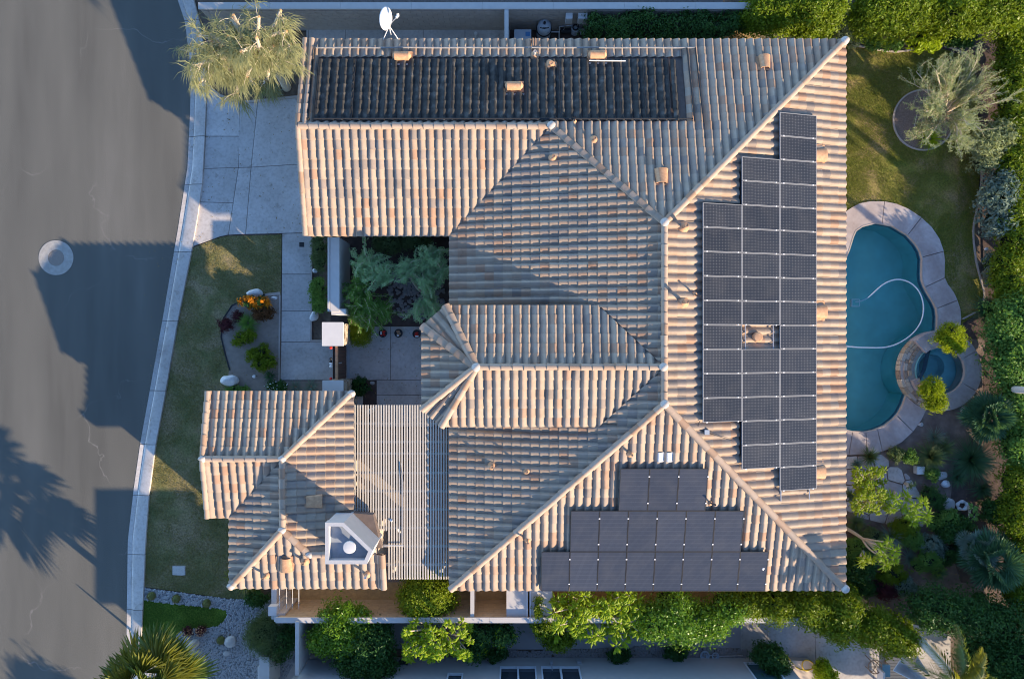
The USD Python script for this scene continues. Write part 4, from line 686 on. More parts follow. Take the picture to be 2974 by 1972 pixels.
# ------------------------------------------------ walls of the plot
def block_wall(name, label, x0, x1, yf, z1, th, face, m, capm, nparts, blx0, blx1, capov=.03):
    """Wall along x whose face towards the house lies at yf (face = -1: it looks south); blocks with recessed joints on that face."""
    t = thing(name, label, 'wall', ((x0 + x1) / 2, yf, 0)); s = -face
    part(t, 'core', bx(x0, yf + s * .03, -.1, x1, yf + s * th, z1 - .06), m); made = 0; rest = []
    bw, bh = .405, .203
    for k in range(int((z1 - .06) / bh)):
        off = (k % 2) * bw / 2; nb = int((blx1 - blx0) / bw)
        for i in range(nb + 1):
            a, b = blx0 + i * bw - off + .006, blx0 + (i + 1) * bw - off - .006; a, b = max(a, blx0), min(b, blx1)
            if b - a < .05: continue
            w = bx(a, yf + R.normal(0, .002), k * bh + .006, b, yf + s * .035, (k + 1) * bh - .006)
            if made < nparts: part(t, 'block', w, m); made += 1
            else: rest.append(w)
    if rest: part(t, 'blocks', cat(rest), m, kind='stuff')
    n = max(1, int((x1 - x0) / 2.4))
    for i in range(n): part(t, 'cap_stone', bx(x0 + (x1 - x0) * i / n + .004, yf - s * capov, z1 - .058, x0 + (x1 - x0) * (i + 1) / n - .004, yf + s * (th + capov), z1), capm)
    return t
yN = W(1000, 23, 1.86)[1]; block_wall('boundary_wall', 'long grey block wall with pale cap behind the shaded side yard', W(575, 20, 1.86)[0], 9.6, yN - .02, 1.86, .19, -1, M['block'], M['cap'], 300, W(580, 20, 1.86)[0], 8.2)
yS = W(1000, 1797, 1.9)[1]; block_wall('boundary_wall', 'block wall with pale cap along the tan passage below the roofs', W(800, 1800, 1.9)[0], 12.6, yS + .02, 1.9, .14, 1, M['block_tan'], M['cap'], 300, W(806, 1800, 1.9)[0], 0.3)
def nswall(name, label, px0, px1, py0, py1, z, m, capm=None, ov=.02):
    a, b = W(px0, py0, z), W(px1, py1, z); t = thing(name, label, 'wall', ((a[0] + b[0]) / 2, (a[1] + b[1]) / 2, 0)); part(t, 'body', bx(a[0] + ov, a[1], -.1, b[0] - ov, b[1], z - .05), m); part(t, 'cap', bx(a[0], min(a[1], b[1]) - .01, z - .05, b[0], max(a[1], b[1]) + .01, z), capm or M['cap']); return t
nswall('yard_wall', 'short white-capped wall dividing the side path from the pool equipment', 1465, 1477, 24, 118, 1.84, M['stucco_white'])
nswall('yard_wall', 'short stub wall with pale cap beside the round clipped shrub', 1366, 1377, 1700, 1790, 1.84, M['stucco'])
nswall('yard_wall', 'return wall with pale cap at the street end of the tan passage', 788, 803, 1705, 1797, 1.45, M['stucco'])
nswall('yard_wall', 'tall bluish garden wall running towards the neighbouring house', 857, 868, 1806, 1960, 2.0, M['stucco_white'])
t = nswall('neighbour_pier', 'stepped white stucco pier among pebbles at the bottom edge', 753, 782, 1908, 2010, 1.35, M['stucco_white']); a = W(748, 1936, 1.0); part(t, 'lower_step', bx(a[0], a[1] - 2.0, -.1, a[0] + .42, a[1], .98), M['stucco_white'])
t = thing('corner_pier', 'small white stucco corner pier where the passage walls meet', 'pier', (*G(785, 1770), 0)); a = W(778, 1762, 1.75); part(t, 'body', bx(a[0], a[1] - .35, 0, a[0] + .32, a[1], 1.72), M['stucco_white']); part(t, 'body_lower', bx(a[0] + .18, a[1] - .62, 0, a[0] + .6, a[1] - .3, 1.6), M['stucco_white'])
# courtyard wall with beaded cap, gate and stone pillars
t = thing('courtyard_wall', 'white stucco courtyard wall between the entry walk and the shaded trees', 'wall', (*G(985, 810), 0)); a, b = W(952, 690, 1.85), W(984, 905, 1.85); part(t, 'body', bx(a[0] + .03, a[1], -.05, b[0], b[1], 1.83), M['stucco_white']); part(t, 'cap', bx(a[0], a[1], 1.83, a[0] + .06, b[1], 1.88), M['cap']); part(t, 'panel', bx(a[0] + .10, a[1], 1.83, b[0] + .02, b[1], 1.85), M['cap']); part(t, 'return_end', bx(a[0] + .12, b[1] - .12, -.05, b[0] + .25, b[1] + .1, 1.81), M['stucco_white'])
def pillar(label, px0, py0, px1, py1, z, stone, seed):
    a, b = W(px0, py0, z), W(px1, py1, z); t = thing('gate_pillar', label, 'pillar', ((a[0] + b[0]) / 2, (a[1] + b[1]) / 2, 0)); x0, x1, y1, y0 = a[0], b[0], a[1], b[1]
    part(t, 'core', bx(x0 + .10, y0 + .10, -.1, x1 - .10, y1 - .10, z - .1), M['edging']); part(t, 'cap', slab(sbox(x0, y0, x1, y1).buffer(-.02).buffer(.02), z - .10, z), M['stucco_white'])
    r = np.random.default_rng(seed); k = 0; z_ = 0.0
    while z_ < z - .12:
        h = r.uniform(.07, .13); h = min(h, z - .1 - z_)
        for side in range(4):
            u = .06
            L = (y1 - y0 if side % 2 == 0 else x1 - x0) - .12
            while u < L:
                w = min(r.uniform(.1, .26), L + .06 - u); d = r.uniform(.0, .035)
                if side == 0: q = bx(x1 - .11, y0 + u, z_ + .006, x1 - .06 + d, y0 + u + w - .01, z_ + h)
                elif side == 2: q = bx(x0 + .06 - d, y0 + u, z_ + .006, x0 + .11, y0 + u + w - .01, z_ + h)
                elif side == 1: q = bx(x0 + u, y1 - .11, z_ + .006, x0 + u + w - .01, y1 - .06 + d, z_ + h)
                else: q = bx(x0 + u, y0 + .06 - d, z_ + .006, x0 + u + w - .01, y0 + .11, z_ + h)
                part(t, 'stone', q, STONES[int(r.integers(4))]) if k < 290 else None; k += 1; u += w
        z_ += h
pillar('sunlit square stone gate pillar with a cream cap at the end of the courtyard wall', 935, 936, 997, 1005, 2.15, True, 3)
pillar('shaded square stone gate pillar with a bluish cap tucked against the guest wing', 936, 1105, 997, 1172, 1.95, True, 4)
ga, gb = W(975, 1006, 1.5), W(975, 1104, 1.5); t = thing('entry_gate', 'dark brown double-leaf plank courtyard gate between the stone pillars', 'gate', (ga[0], (ga[1] + gb[1]) / 2, 0))
for i in range(9): yy0 = gb[1] + (ga[1] - gb[1]) * i / 9; part(t, 'plank', bx(ga[0], yy0 + .008, .04, ga[0] + .05 + R.normal(0, .003), yy0 + (ga[1] - gb[1]) / 9 - .008, 1.46), M['gate_wood'])
part(t, 'rail', bx(ga[0] - .02, gb[1], 1.40, ga[0] + .07, ga[1], 1.50), M['terracotta']); part(t, 'handle', bx(ga[0] + .06, (ga[1] + gb[1]) / 2 - .02, 1.0, ga[0] + .12, (ga[1] + gb[1]) / 2 + .02, 1.3), M['steel']); part(t, 'threshold', bx(ga[0] + .1, gb[1] - .02, .03, ga[0] + .19, ga[1], .06), M['bluegrey'])
# ------------------------------------------------ neighbouring house at the bottom edge
nh = thing('neighbour_house', 'bluish shaded stucco house wall with white-framed windows along the bottom edge', 'house', (2, -14, 0)); yw = -12.80
def wx(px, z): return (px - 1487) * (H - z) / F
wins = [(1452, 1557, .80, 2.05, 2), (1571, 1683, .80, 2.05, 2), (1300, 1346, 1.35, 2.05, 1)]
wall = sbox(wx(880, 1), 0, wx(2300, 1), 2.9); openings = [sbox(wx(a, z0), z0, wx(b, z0), z1) for a, b, z0, z1, n in wins] + [sbox(wx(2160, .5), .45, wx(2243, .5), 2.1)]
def vert_wall(poly, y, th):
    m = slab(poly, 0, th); v = m.vertices; return trimesh.Trimesh(np.c_[v[:, 0], y - th + (th - v[:, 2]) - 0, v[:, 1]], m.faces[:, ::-1])
part(nh, 'wall', vert_wall(wall.difference(unary_union(openings)), yw, .2), plain('neighbour_stucco', (.46, .43, .40), .9, vary=.06, bump=.2))
for (a, b, z0, z1, n), o in zip(wins + [(2160, 2243, .45, 2.1, 1)], openings):
    x0, _, x1, _ = o.bounds; fr_ = o.buffer(.0).difference(o.buffer(-.055, join_style=2))
    if n == 2: fr_ = unary_union([fr_, sbox((x0 + x1) / 2 - .035, z0, (x0 + x1) / 2 + .035, z1)])
    w = part(nh, 'window', vert_wall(fr_, yw + .02, .09), M['frame']); part(w, 'pane', vert_wall(o, yw - .08, .02), M['window_teal'] if a > 2100 else M['window'])
part(nh, 'side_wall', bx(wx(2300, 1) - .2, -18, -.1, wx(2300, 1), yw - .2, 2.9), M['stucco']); part(nh, 'side_wall', bx(wx(880, 1), -18, -.1, wx(880, 1) + .2, yw - .2, 2.9), M['stucco'])
def hip(x0, y0, x1, y1, z0, z1, ins):
    v = np.array([(x0, y0, z0), (x1, y0, z0), (x1, y1, z0), (x0, y1, z0), (x0 + ins, (y0 + y1) / 2, z1), (x1 - ins, (y0 + y1) / 2, z1)]); return trimesh.Trimesh(v, np.array([(0, 1, 5), (0, 5, 4), (1, 2, 5), (2, 3, 4), (2, 4, 5), (3, 0, 4), (0, 2, 1), (0, 3, 2)]), process=False)
part(nh, 'roof', hip(-7.0, -21, wx(2300, 1) + .3, -12.62, 2.9, 4.25, 4.2), M['terracotta'])
part(nh, 'garage', bx(-8.45, -16.9, -.1, -5.0, -13.0, 3.3), M['stucco']); part(nh, 'garage_roof', cat([bx(-8.74, -17.15, 3.3, -4.9, -12.72, 3.42), hip(-8.74, -17.15, -4.9, -12.72, 3.42, 3.7, 1.6)]), M['terracotta'])
part(nh, 'wall_lamp', cat([bx(wx(1603, 1) - .06, yw, .55, wx(1603, 1) + .06, yw + .14, .68), tube([(wx(1603, 1), yw + .05, .68), (wx(1603, 1), yw + .05, 1.2)], .02, 6)]), M['greymetal']); part(nh, 'outlet_box', bx(wx(1686, 1) - .09, yw, .35, wx(1686, 1) + .09, yw + .10, .60), M['greymetal'])
# grey storage cabinets in the passage
for a, b, lab in ((1471, 1533, 'pale grey flat-topped storage cabinet against the passage wall, nearer the round shrub'), (1538, 1604, 'pale grey flat-topped storage cabinet half covered by the big-leaved shrub')):
    p, q = W(a, 1705, 1.75), W(b, 1793, 1.75); t = thing('storage_cabinet', lab, 'cabinet', ((p[0] + q[0]) / 2, (p[1] + q[1]) / 2, 0)); part(t, 'body', bx(p[0] + .03, q[1] + .03, 0, q[0] - .03, p[1], 1.70), M['stucco_grey']); part(t, 'lid', slab(sbox(p[0], q[1], q[0], p[1]).buffer(-.03).buffer(.03), 1.70, 1.76), M['cap']); part(t, 'lid_edge', bx(p[0] if a > 1500 else q[0] - .05, q[1], 1.755, (p[0] + .05) if a > 1500 else q[0], p[1], 1.78), M['white'])
t = thing('clothesline', 'four thin white lines strung across the tan passage', 'clothesline', (-8.2, -9.4, 1.7))
for px in (812, 832, 849, 868): part(t, 'line', tube([W(px, 1705, 2.0), W(px, 1768, 1.55)], .008, 4), M['white'])
t = thing('driftwood', 'pair of weathered driftwood logs on the shaded patio', 'driftwood', (*G(925, 1910), 0))
for a, b, r in (((880, 1908), (960, 1900), .15), ((876, 1948), (958, 1922), .14)): 
    p = spline([W(*a, .1), (W(*a, .16) + W(*b, .2)) / 2 + [0, .08, .05], W(*b, .12)], 12); part(t, 'log', tube(p, r * np.array([.3, .6, .8, .95, 1, 1, .95, .9, .85, .7, .5, .3]), 9), M['wood_old'])
t = thing('barbecue_pan', 'black round pan with a long handle hanging by the shaded wall', 'pan', (*G(1172, 1922), .5)); c = W(1172, 1922, .6); part(t, 'bowl', lathe([(0, 0), (.14, .02), (.19, .10), (.17, .10), (.12, .04), (0, .03)], c, 20), M['dark'], 40); part(t, 'handle', tube([c + [.17, .03, .09], c + [.42, .10, .10]], .018, 6), M['dark'])
for px, py, r, m, lab in ((1352, 1918, .15, 'terracotta', 'terracotta pot with a pale ring under the sunlit shrub'), (1350, 1934, .14, 'cap', 'pale saucer-topped pot beside the blue can'), (1318, 1935, .16, 'dark', 'dark round pot left of the blue can')):
    t = thing('flower_pot', lab, 'pot', (*G(px, py), 0), 'pots by the neighbouring wall'); part(t, 'pot', lathe([(0, 0), (r * .75, 0), (r, .26), (r * .86, .26), (r * .8, .2), (0, .2)], (*G(px, py), 0), 20), M[m], 40); part(t, 'soil', cyl((*G(px, py), .19), r * .8, .02), M['soil'])
t = thing('watering_can', 'blue plastic watering can between pots at the bottom wall', 'can', (*G(1330, 1940), 0)); c = np.array([*G(1330, 1940), 0]); part(t, 'body', lathe([(0, 0), (.11, 0), (.09, .25), (.05, .27), (0, .27)], c, 16), M['blue_plastic'], 40); part(t, 'spout', tube([c + [.08, 0, .08], c + [.22, .08, .26]], .02, 6), M['blue_plastic']); part(t, 'handle', tube(spline([c + [-.05, 0, .26], c + [-.16, 0, .3], c + [-.1, 0, .08]], 8), .014, 6), M['blue_plastic'])
for a, lab in (((2047, 1903), 'large blue-grey leaf skimmer net lying on pebbles'), ((2078, 1905), 'smaller blue-grey leaf skimmer net with pole on pebbles')):
    c = W(*a, .12); t = thing('skimmer_net', lab, 'pool net', c); rr = .19 if a[0] < 2060 else .15; e = Point(c[0], c[1]).buffer(rr, 16); part(t, 'hoop', slab(e.difference(e.buffer(-.03)), .10, .14), M['bluegrey']); nm = lathe([(rr * .95, .0), (rr * .7, -.05), (rr * .3, -.08), (0, -.08)], (c[0], c[1], .12), 16); part(t, 'net', nm, M['net']); part(t, 'pole', tube([c + [rr, 0, 0], c + [rr + (.95 if a[0] > 2060 else .3), .03, 0]], .02, 6), M['steel'])
# right of the neighbouring house: hose, bottles, chair, table, deck, shade sail
hz = spline([W(a, b, .35) for a, b in ((2262, 1893), (2290, 1910), (2310, 1935), (2345, 1945), (2366, 1935), (2355, 1920), (2335, 1918), (2330, 1935), (2350, 1946))], 60); single('garden_hose', tube(hz, .022, 6), M['yellow_hose'], 'tangled yellow garden hose on the lit terrace corner', 'hose', smooth=True)
lw = thing('low_wall', 'tan stucco planter wall on the lit terrace under the yellow hose', 'wall', (*G(2310, 1945), 0)); part(lw, 'body', slab(GP([(2262, 1905), (2345, 1908), (2400, 2000), (2270, 2060), (2245, 1960)]), 0, .34), M['stucco'])
for px, py in ((2287, 1921), (2297, 1930)): t = thing('pail', f'small pale {"round pail" if px < 2290 else "tilted pail"} beside the yellow hose', 'pail', (*G(px, py), .34)); part(t, 'body', lathe([(0, 0), (.08, 0), (.10, .2), (.085, .2), (.07, .03), (0, .03)], (*G(px, py, .34), .34), 16), M['cap'], 40); part(t, 'handle', tube(spline([(*G(px - 6, py, .5), .52), (*G(px, py - 4, .5), .6), (*G(px + 6, py, .5), .52)], 8), .008, 5), M['steel'])
t = thing('stepped_stone', 'white stepped stones lit beside the low tan wall', 'stone', (*G(2290, 1958), 0))
for k, (px, py) in enumerate(((2283, 1947), (2295, 1960), (2312, 1967))): part(t, 'block', rock((*G(px, py), .3), (.17, .10, .16), k, 2), M['rock_white'])
t = thing('garden_table', 'round dark wire-framed table beside the blue chair', 'table', (*G(2521, 1917), 0)); c = np.array([*G(2521, 1917), .55])
th = np.linspace(0, 2 * np.pi, 33); part(t, 'rim', tube(np.c_[c[0] + .27 * np.cos(th), c[1] + .27 * np.sin(th), np.full(33, .55)], .02, 6, False), M['copper'])
for k in range(3): part(t, 'brace', tube([c + [.27 * math.cos(k * 2.1), .27 * math.sin(k * 2.1), 0], c + [.27 * math.cos(k * 2.1 + 3.14), .27 * math.sin(k * 2.1 + 3.14), 0]], .014, 6), M['copper']); part(t, 'leg', tube([c + [.24 * math.cos(k * 2.1), .24 * math.sin(k * 2.1), 0], c + [.26 * math.cos(k * 2.1), .26 * math.sin(k * 2.1), -.55]], .016, 6), M['copper'])
t = thing('garden_chair', 'faded blue cushioned chair beside the dark deck', 'chair', (*G(2548, 1935), 0)); c = np.array([*G(2548, 1932), 0])
part(t, 'seat', slab(sbox(c[0] - .1, c[1] - .22, c[0] + .25, c[1] + .2).buffer(.03), .36, .44), M['blue_fabric']); part(t, 'backrest', bx(c[0] - .22, c[1] - .5, .40, c[0] - .14, c[1] + .12, .85), M['white'])
for sx, sy in ((-.12, -.22), (.26, -.22), (-.12, .2), (.26, .2)): part(t, 'leg', tube([(c[0] + sx, c[1] + sy, 0), (c[0] + sx, c[1] + sy, .4)], .018, 6), M['copper'])
dk = thing('garden_deck', 'dark blue-grey plank deck under the pale shade sail', 'deck', (*G(2610, 1950), 0)); d0, d1 = G(2567, 1903), G(2660, 2010)
for i in range(12): yy = d0[1] + (d1[1] - d0[1]) * i / 12; part(dk, 'plank', bx(d0[0], yy - (d0[1] - d1[1]) / 12 + .008, .08, d1[0], yy - .004, .12), plain_deck if i else (plain_deck := plain('deck_plank', (.10, .115, .14), .8, vary=.15, scale=10)))
sl = thing('shade_sail', 'pale grey triangular shade sail stretched over the deck', 'shade sail', W(2650, 1950, 1.9)); pts = [W(2620, 1908, 1.9), W(2594, 1946, 1.6), W(2700, 1990, 2.2), W(2672, 1905, 2.0)]
g = []; K = 14
for i in range(K + 1):
    for j in range(K + 1):
        u, v = i / K, j / K; p = (1 - u) * (1 - v) * pts[1] + u * (1 - v) * W(2720, 2010, 2.0) + (1 - u) * v * pts[0] + u * v * W(2716, 1990, 2.2); g.append(p + [0, 0, -.5 * math.sin(math.pi * u) * math.sin(math.pi * v)])
fs_ = [[i * (K + 1) + j, (i + 1) * (K + 1) + j, (i + 1) * (K + 1) + j + 1, i * (K + 1) + j + 1] for i in range(K) for j in range(K)]; part(sl, 'cloth', (np.array(g), np.array(fs_)), M['sail'], True); part(sl, 'edge_rope', tube(np.array(g)[:K + 1 * 1], .012, 5), M['white']); part(sl, 'edge_rope', tube(np.array([g[i * (K + 1)] for i in range(K + 1)]), .014, 5), M['white'])
part(sl, 'second_cloth', (np.array([W(2664, 1903, 1.9), W(2655, 1935, 1.5), W(2700, 1960, 1.9)]), np.array([[0, 1, 2]])), M['sail'])
# pool equipment behind the house
t = thing('heat_pump', 'bluish square pool heater beside the round filter tank', 'pool heater', (*G(1522, 105), 0)); a = W(1495, 88, .9); part(t, 'cabinet', bx(a[0], a[1] - .9, 0, a[0] + .62, a[1], .86), M['bluegrey']); part(t, 'top', bx(a[0] - .02, a[1] - .92, .86, a[0] + .64, a[1] + .02, .90), M['bluegrey']); part(t, 'control_panel', bx(a[0] + .42, a[1] - .25, .90, a[0] + .6, a[1] - .08, .915), M['blue_plastic'])
c = np.array([*G(1578, 104), 0]); t = thing('filter_tank', 'grey domed pool filter tank with a dark clamp band', 'filter tank', c); part(t, 'tank', lathe([(0, 0), (.26, 0), (.28, .1), (.28, .75), (.25, .9), (.14, 1.0), (0, 1.03)], c, 28), M['bluegrey'], 50); part(t, 'clamp', lathe([(.282, .55), (.31, .55), (.31, .62), (.282, .62)], c, 28), M['dark']); part(t, 'valve', cat([cyl(c + [0, 0.02, 1.0], .05, .12), tube([c + [-.16, -.1, .93], c + [0, -.16, 1.0], c + [.16, -.1, .93]], .03, 8)]), M['dark'])
t = thing('pool_pump', 'pool pump with white and black pipework between tank and heater', 'pump', (*G(1660, 98), 0)); c = np.array([*G(1668, 98), 0]); part(t, 'motor', tube([c + [-.55, 0, .22], c + [-.15, 0, .22]], .10, 14), M['dark']); part(t, 'strainer', lathe([(0, .1), (.15, .1), (.15, .45), (.16, .5), (0, .52)], c, 20), M['bluegrey'], 40); part(t, 'lid', lathe([(.08, .52), (.13, .52), (.13, .56), (.08, .56)], c, 20), M['dark'])
for p in ([(-.62, -.25, .1), (-.62, .1, .4), (-.1, .14, .42), (0, .14, .3)], [(.12, 0, .35), (.42, .02, .35), (.42, .02, .1)], [(-.6, -.05, .25), (-1.0, -.05, .25), (-1.2, .0, .4)]): part(t, 'pipe', tube([c + np.array(q) for q in p], .035, 8), M['greymetal'])
part(t, 'second_motor', tube([c + [.22, -.02, .2], c + [.5, -.02, .2]], .12, 14), M['bluegrey'])
t = thing('chlorinator', 'tan plastic equipment box beside the pump in shade', 'equipment box', (*G(1727, 98), 0)); a = W(1706, 74, .7); part(t, 'box', bx(a[0], a[1] - .42, 0, a[0] + .52, a[1], .62), plain('tan_plastic', (.34, .30, .24), .6)); part(t, 'lid', bx(a[0] - .02, a[1] - .44, .62, a[0] + .54, a[1] + .02, .68), plain('tan_plastic_lid', (.38, .34, .27), .6))
for (x0, x1, y0, y1), lab in (((1642, 1663, 36, 56), 'smaller pale blue control box on the boundary wall above the pump'), ((1678, 1706, 36, 61), 'larger pale blue control box on the boundary wall beside the hedge')):
    a, b = W(x0, y1, 1.25), W(x1, y0, 1.5); t = thing('control_box', lab, 'control box', (a[0], yN - .1, 1.2)); part(t, 'cabinet', bx(a[0], yN - .24, 1.05, b[0], yN - .03, 1.50), M['white']); part(t, 'door', bx(a[0] + .02, yN - .262, 1.07, b[0] - .02, yN - .242, 1.48), M['cap'])
    for k in range(3 if x0 > 1670 else 1): part(t, 'conduit', tube([(a[0] + .08 + .09 * k, yN - .1, 1.05), (a[0] + .08 + .09 * k - .1, yN - .16, .1)], .016, 6), M['greymetal'])
c = np.array([*G(1900, 118), 0]); t = thing('garden_tub', 'grey upright plastic tub with a pale float by the tan yard', 'tub', c); part(t, 'tub', lathe([(0, .05), (.2, .05), (.33, .95), (.30, .95), (.2, .12), (0, .1)], c, 24), M['bluegrey'], 40); part(t, 'float', lathe([(0, 0), (.05, .02), (.07, .08), (.05, .14), (0, .16)], c + [.03, .15, .9], 14), M['white'], True); part(t, 'strap', tube([c + [-.28, .1, .95], c + [.04, .14, .92]], .016, 6), M['cap'])
t = thing('hose_bib', 'small white capped pipe stub on the side path', 'pipe', (*G(1383, 108), 0)); c = np.array([*G(1383, 108), 0]); part(t, 'stub', lathe([(0, 0), (.06, 0), (.06, .35), (.05, .38), (0, .38)], c, 14), M['white'], 40); part(t, 'collar', lathe([(.06, .2), (.075, .2), (.075, .25), (.06, .25)], c, 14), M['cap'])
# utility lid, lights, rocks, pots
t = thing('utility_lid', 'pale rectangular utility box lid set in the front lawn', 'utility box', (*G(521, 1657), 0)); p = GP([(503, 1643), (538, 1643), (538, 1668), (527, 1669), (503, 1667)]); part(t, 'lid', slab(p, 0, .045), M['cap']); part(t, 'rim', slab(p.buffer(.02).difference(p.buffer(.004)), 0, .03), M['concrete'])
def rocks(lab, px, py, s, m='rock', seed=1, sq=.7, cat_='rock', nm='boulder', z=0): return single(nm, rock((*G(px, py), z), s, seed, 3, sq), M[m], lab, cat_, smooth=28)
rocks('flat pale boulder behind the orange flowers', 742, 852, (.33, .19, .25), 'rock_white', 2); rocks('large pale boulder at the lawn edge of the planting bed', 672, 1104, (.36, .24, .4), 'rock_white', 9, .8); rocks('small white rock between orange flowers and the walk', 797, 866, (.14, .08, .12), 'rock_white', 5); rocks('pale boulder beside the entry walk and courtyard wall', 914, 918, (.18, .26, .3), 'rock_white', 7)
rocks('round pale stone in the narrow bed by the walk', 915, 787, (.12, .11, .12), 'rock_white', 8); rocks('wedge of grey boulder among the blue-grey pebbles', 672, 1860, (.26, .24, .24), 'rock', 3); rocks('small flat grey rock among the pebbles', 660, 1896, (.15, .11, .1), 'rock', 4); rocks('brown-grey boulder under the sunlit feathery tree', 742, 238, (.28, .18, .2), 'rock', 6); rocks('white upright stone beside the blue agave', 778, 246, (.13, .22, .3), 'rock_white', 11); rocks('small white stone behind the blue agave', 822, 236, (.12, .08, .1), 'rock_white', 12); rocks('small pale stone by the garage corner', 873, 268, (.07, .12, .1), 'rock_white', 13)
rocks('grey boulder under the dark strappy grasses', 2728, 1378, (.28, .22, .2), 'rock', 14); rocks('pale angular rock below the grey boulder', 2744, 1404, (.2, .15, .16), 'rock_white', 15); rocks('flat grey rock beside the garden stepping stones', 2755, 1462, (.25, .3, .12), 'rock', 16); rocks('grey stone on the tan soil beside the pool coping', 2672, 1232, (.11, .10, .1), 'rock', 17)
rocks('small pale rock in the shaded corner planter', 1082, 1112, (.10, .08, .1), 'rock', 18)
t = thing('stone_ring', 'pale broken ring-shaped garden ornament near the palm', 'ornament', (*G(2790, 1466), 0)); c = np.array([*G(2790, 1466), .1]); th = np.linspace(.3, 5.8, 26); part(t, 'ring', tube(np.c_[c[0] + .19 * np.cos(th), c[1] + .16 * np.sin(th), np.full(26, .1)], .06 + .015 * np.sin(th * 5), 8), M['rock_white']); part(t, 'tail', rock(c + [.22, -.06, -.1], (.12, .09, .1), 3), M['rock_white'])
t = thing('garden_speaker', 'small white cube lamp on the tan soil by clipped shrubs', 'lamp', (*G(2664, 1362), 0)); c = np.array([*G(2664, 1362), 0]); part(t, 'housing', slab(sbox(c[0] - .14, c[1] - .14, c[0] + .13, c[1] + .13).buffer(.02), .0, .27), M['white']); part(t, 'cap', cyl((c[0] + .08, c[1] - .02, .27), .025, .02), M['cap'])
for px, py, lab in ((883, 714, 'black square path light on the entry walk'), (747, 1092, 'small white path light in the planting bed'), (2848, 727, 'pale round path light in the dark bed past the lawn')):
    c = np.array([*G(px, py), 0]); t = thing('path_light', lab, 'path light', c); part(t, 'stake', tube([c, c + [0, 0, .3]], .015, 6), M['dark']); part(t, 'head', lathe([(0, .3), (.07, .3), (.06, .38), (0, .4)], c, 14) if px != 883 else bx(c[0] - .09, c[1] - .09, .28, c[0] + .09, c[1] + .09, .34), M['dark' if px == 883 else 'white'], 40)
for k, (px, py, s) in enumerate(((1116, 968, 'red and white flowers left on its rim'), (1161, 968, 'rust and white flowers at its lower rim'), (1213, 970, 'red flowers, partly under the roof edge'))):
    c = np.array([*G(px, py), 0]); t = thing('planter_pot', f'black round pot with {s}', 'plant pot', c, 'black flower pots on the courtyard patio'); part(t, 'pot', lathe([(0, 0), (.12, 0), (.17, .3), (.15, .3), (.13, .25), (0, .24)], c, 24), M['dark'], 40)
    r = np.random.default_rng(k); part(t, 'red_blooms', cat([rock(c + [*(r.uniform(-.08, .08, 2)), .22], (.055, .05, .06), j, 1) for j in range(8)]), M['red' if k != 1 else 'copper']); part(t, 'white_blooms', cat([rock(c + [(-.08 if k == 0 else r.uniform(-.06, .05)), (r.uniform(-.06, .06) if k == 0 else -.09), .26], (.035, .035, .04), j, 1) for j in range(4)]), M['white_flower'])
gd = thing('gate_ornaments', 'black and white ornaments hung along the brown gate', 'ornament', (*G(962, 1050), 1.5))
for k, (py, m) in enumerate(((1010, 'red'), (1042, 'dark'), (1050, 'dark'), (1056, 'white'), (1064, 'white'), (1100, 'red'))): c = W(961, py, 1.7); part(gd, 'bauble', lathe([(0, -.07), (.05, -.04), (.06, 0), (.05, .05), (0, .07)], c, 12), M[m], True)
single('log_beam', rock(W(1012, 1122, .2), (.17, .22, .3), 21, 3), M['wood_old'], 'grey-brown textured block beside the shaded gate pillar', 'stone'); single('pergola_pad', slab(sbox(*W(1026, 1185, .1)[:2], *W(1053, 1150, .1)[:2]).buffer(-.02).buffer(.02), 0, .12), M['cap'], 'pale square pad between the hip corner and the pergola', 'pad')
# palm trunk end at the right edge
tr = spline([W(2947, 1131, 1.6), W(2975, 1133, 2.4), W(3060, 1140, 4.6)], 12); single('palm_trunk', tube(tr, .13, 12), M['palm_bark'], 'pale palm trunk rising from the hedge at the frame edge', 'palm trunk', smooth=True)
# ------------------------------------------------ plants
def unit(v): return v / (np.linalg.norm(v, axis=-1, keepdims=True) + 1e-9)
def leaf_mesh(C, N, L, Wd, r, jit=.6, fold=.18, D=None, dj=1.0):
    """A folded kite-shaped leaf at every point of C, facing about N (or pointing along D)."""
    n = len(C); L = np.broadcast_to(L, n) * np.exp(r.normal(0, .28, n)); Wd = np.broadcast_to(Wd, n) * r.uniform(.75, 1.2, n)
    nn = unit(N + jit * r.normal(size=(n, 3))); d = r.normal(size=(n, 3)) * dj + (0 if D is None else D * 2.0); d = unit(d - nn * (d * nn).sum(1, keepdims=True)); s = np.cross(nn, d)
    b = C - d * (L * .45)[:, None]; t = C + d * (L * .55)[:, None] - nn * (L * .12)[:, None]; m = C - d * (L * .02)[:, None] + nn * (Wd * fold)[:, None]
    v = np.stack([b, m + s * (Wd / 2)[:, None], t, m - s * (Wd / 2)[:, None]], 1).reshape(-1, 3); i = np.arange(n)[:, None] * 4
    return dict(v=v, f=np.concatenate([i + [[0, 1, 2]], i + [[0, 2, 3]]], 1).reshape(-1, 3))
def join(ds):
    off, V, Fs = 0, [], []
    for d in ds: V.append(d['v']); Fs.append(d['f'] + off); off += len(d['v'])
    return dict(v=np.vstack(V), f=np.vstack(Fs))
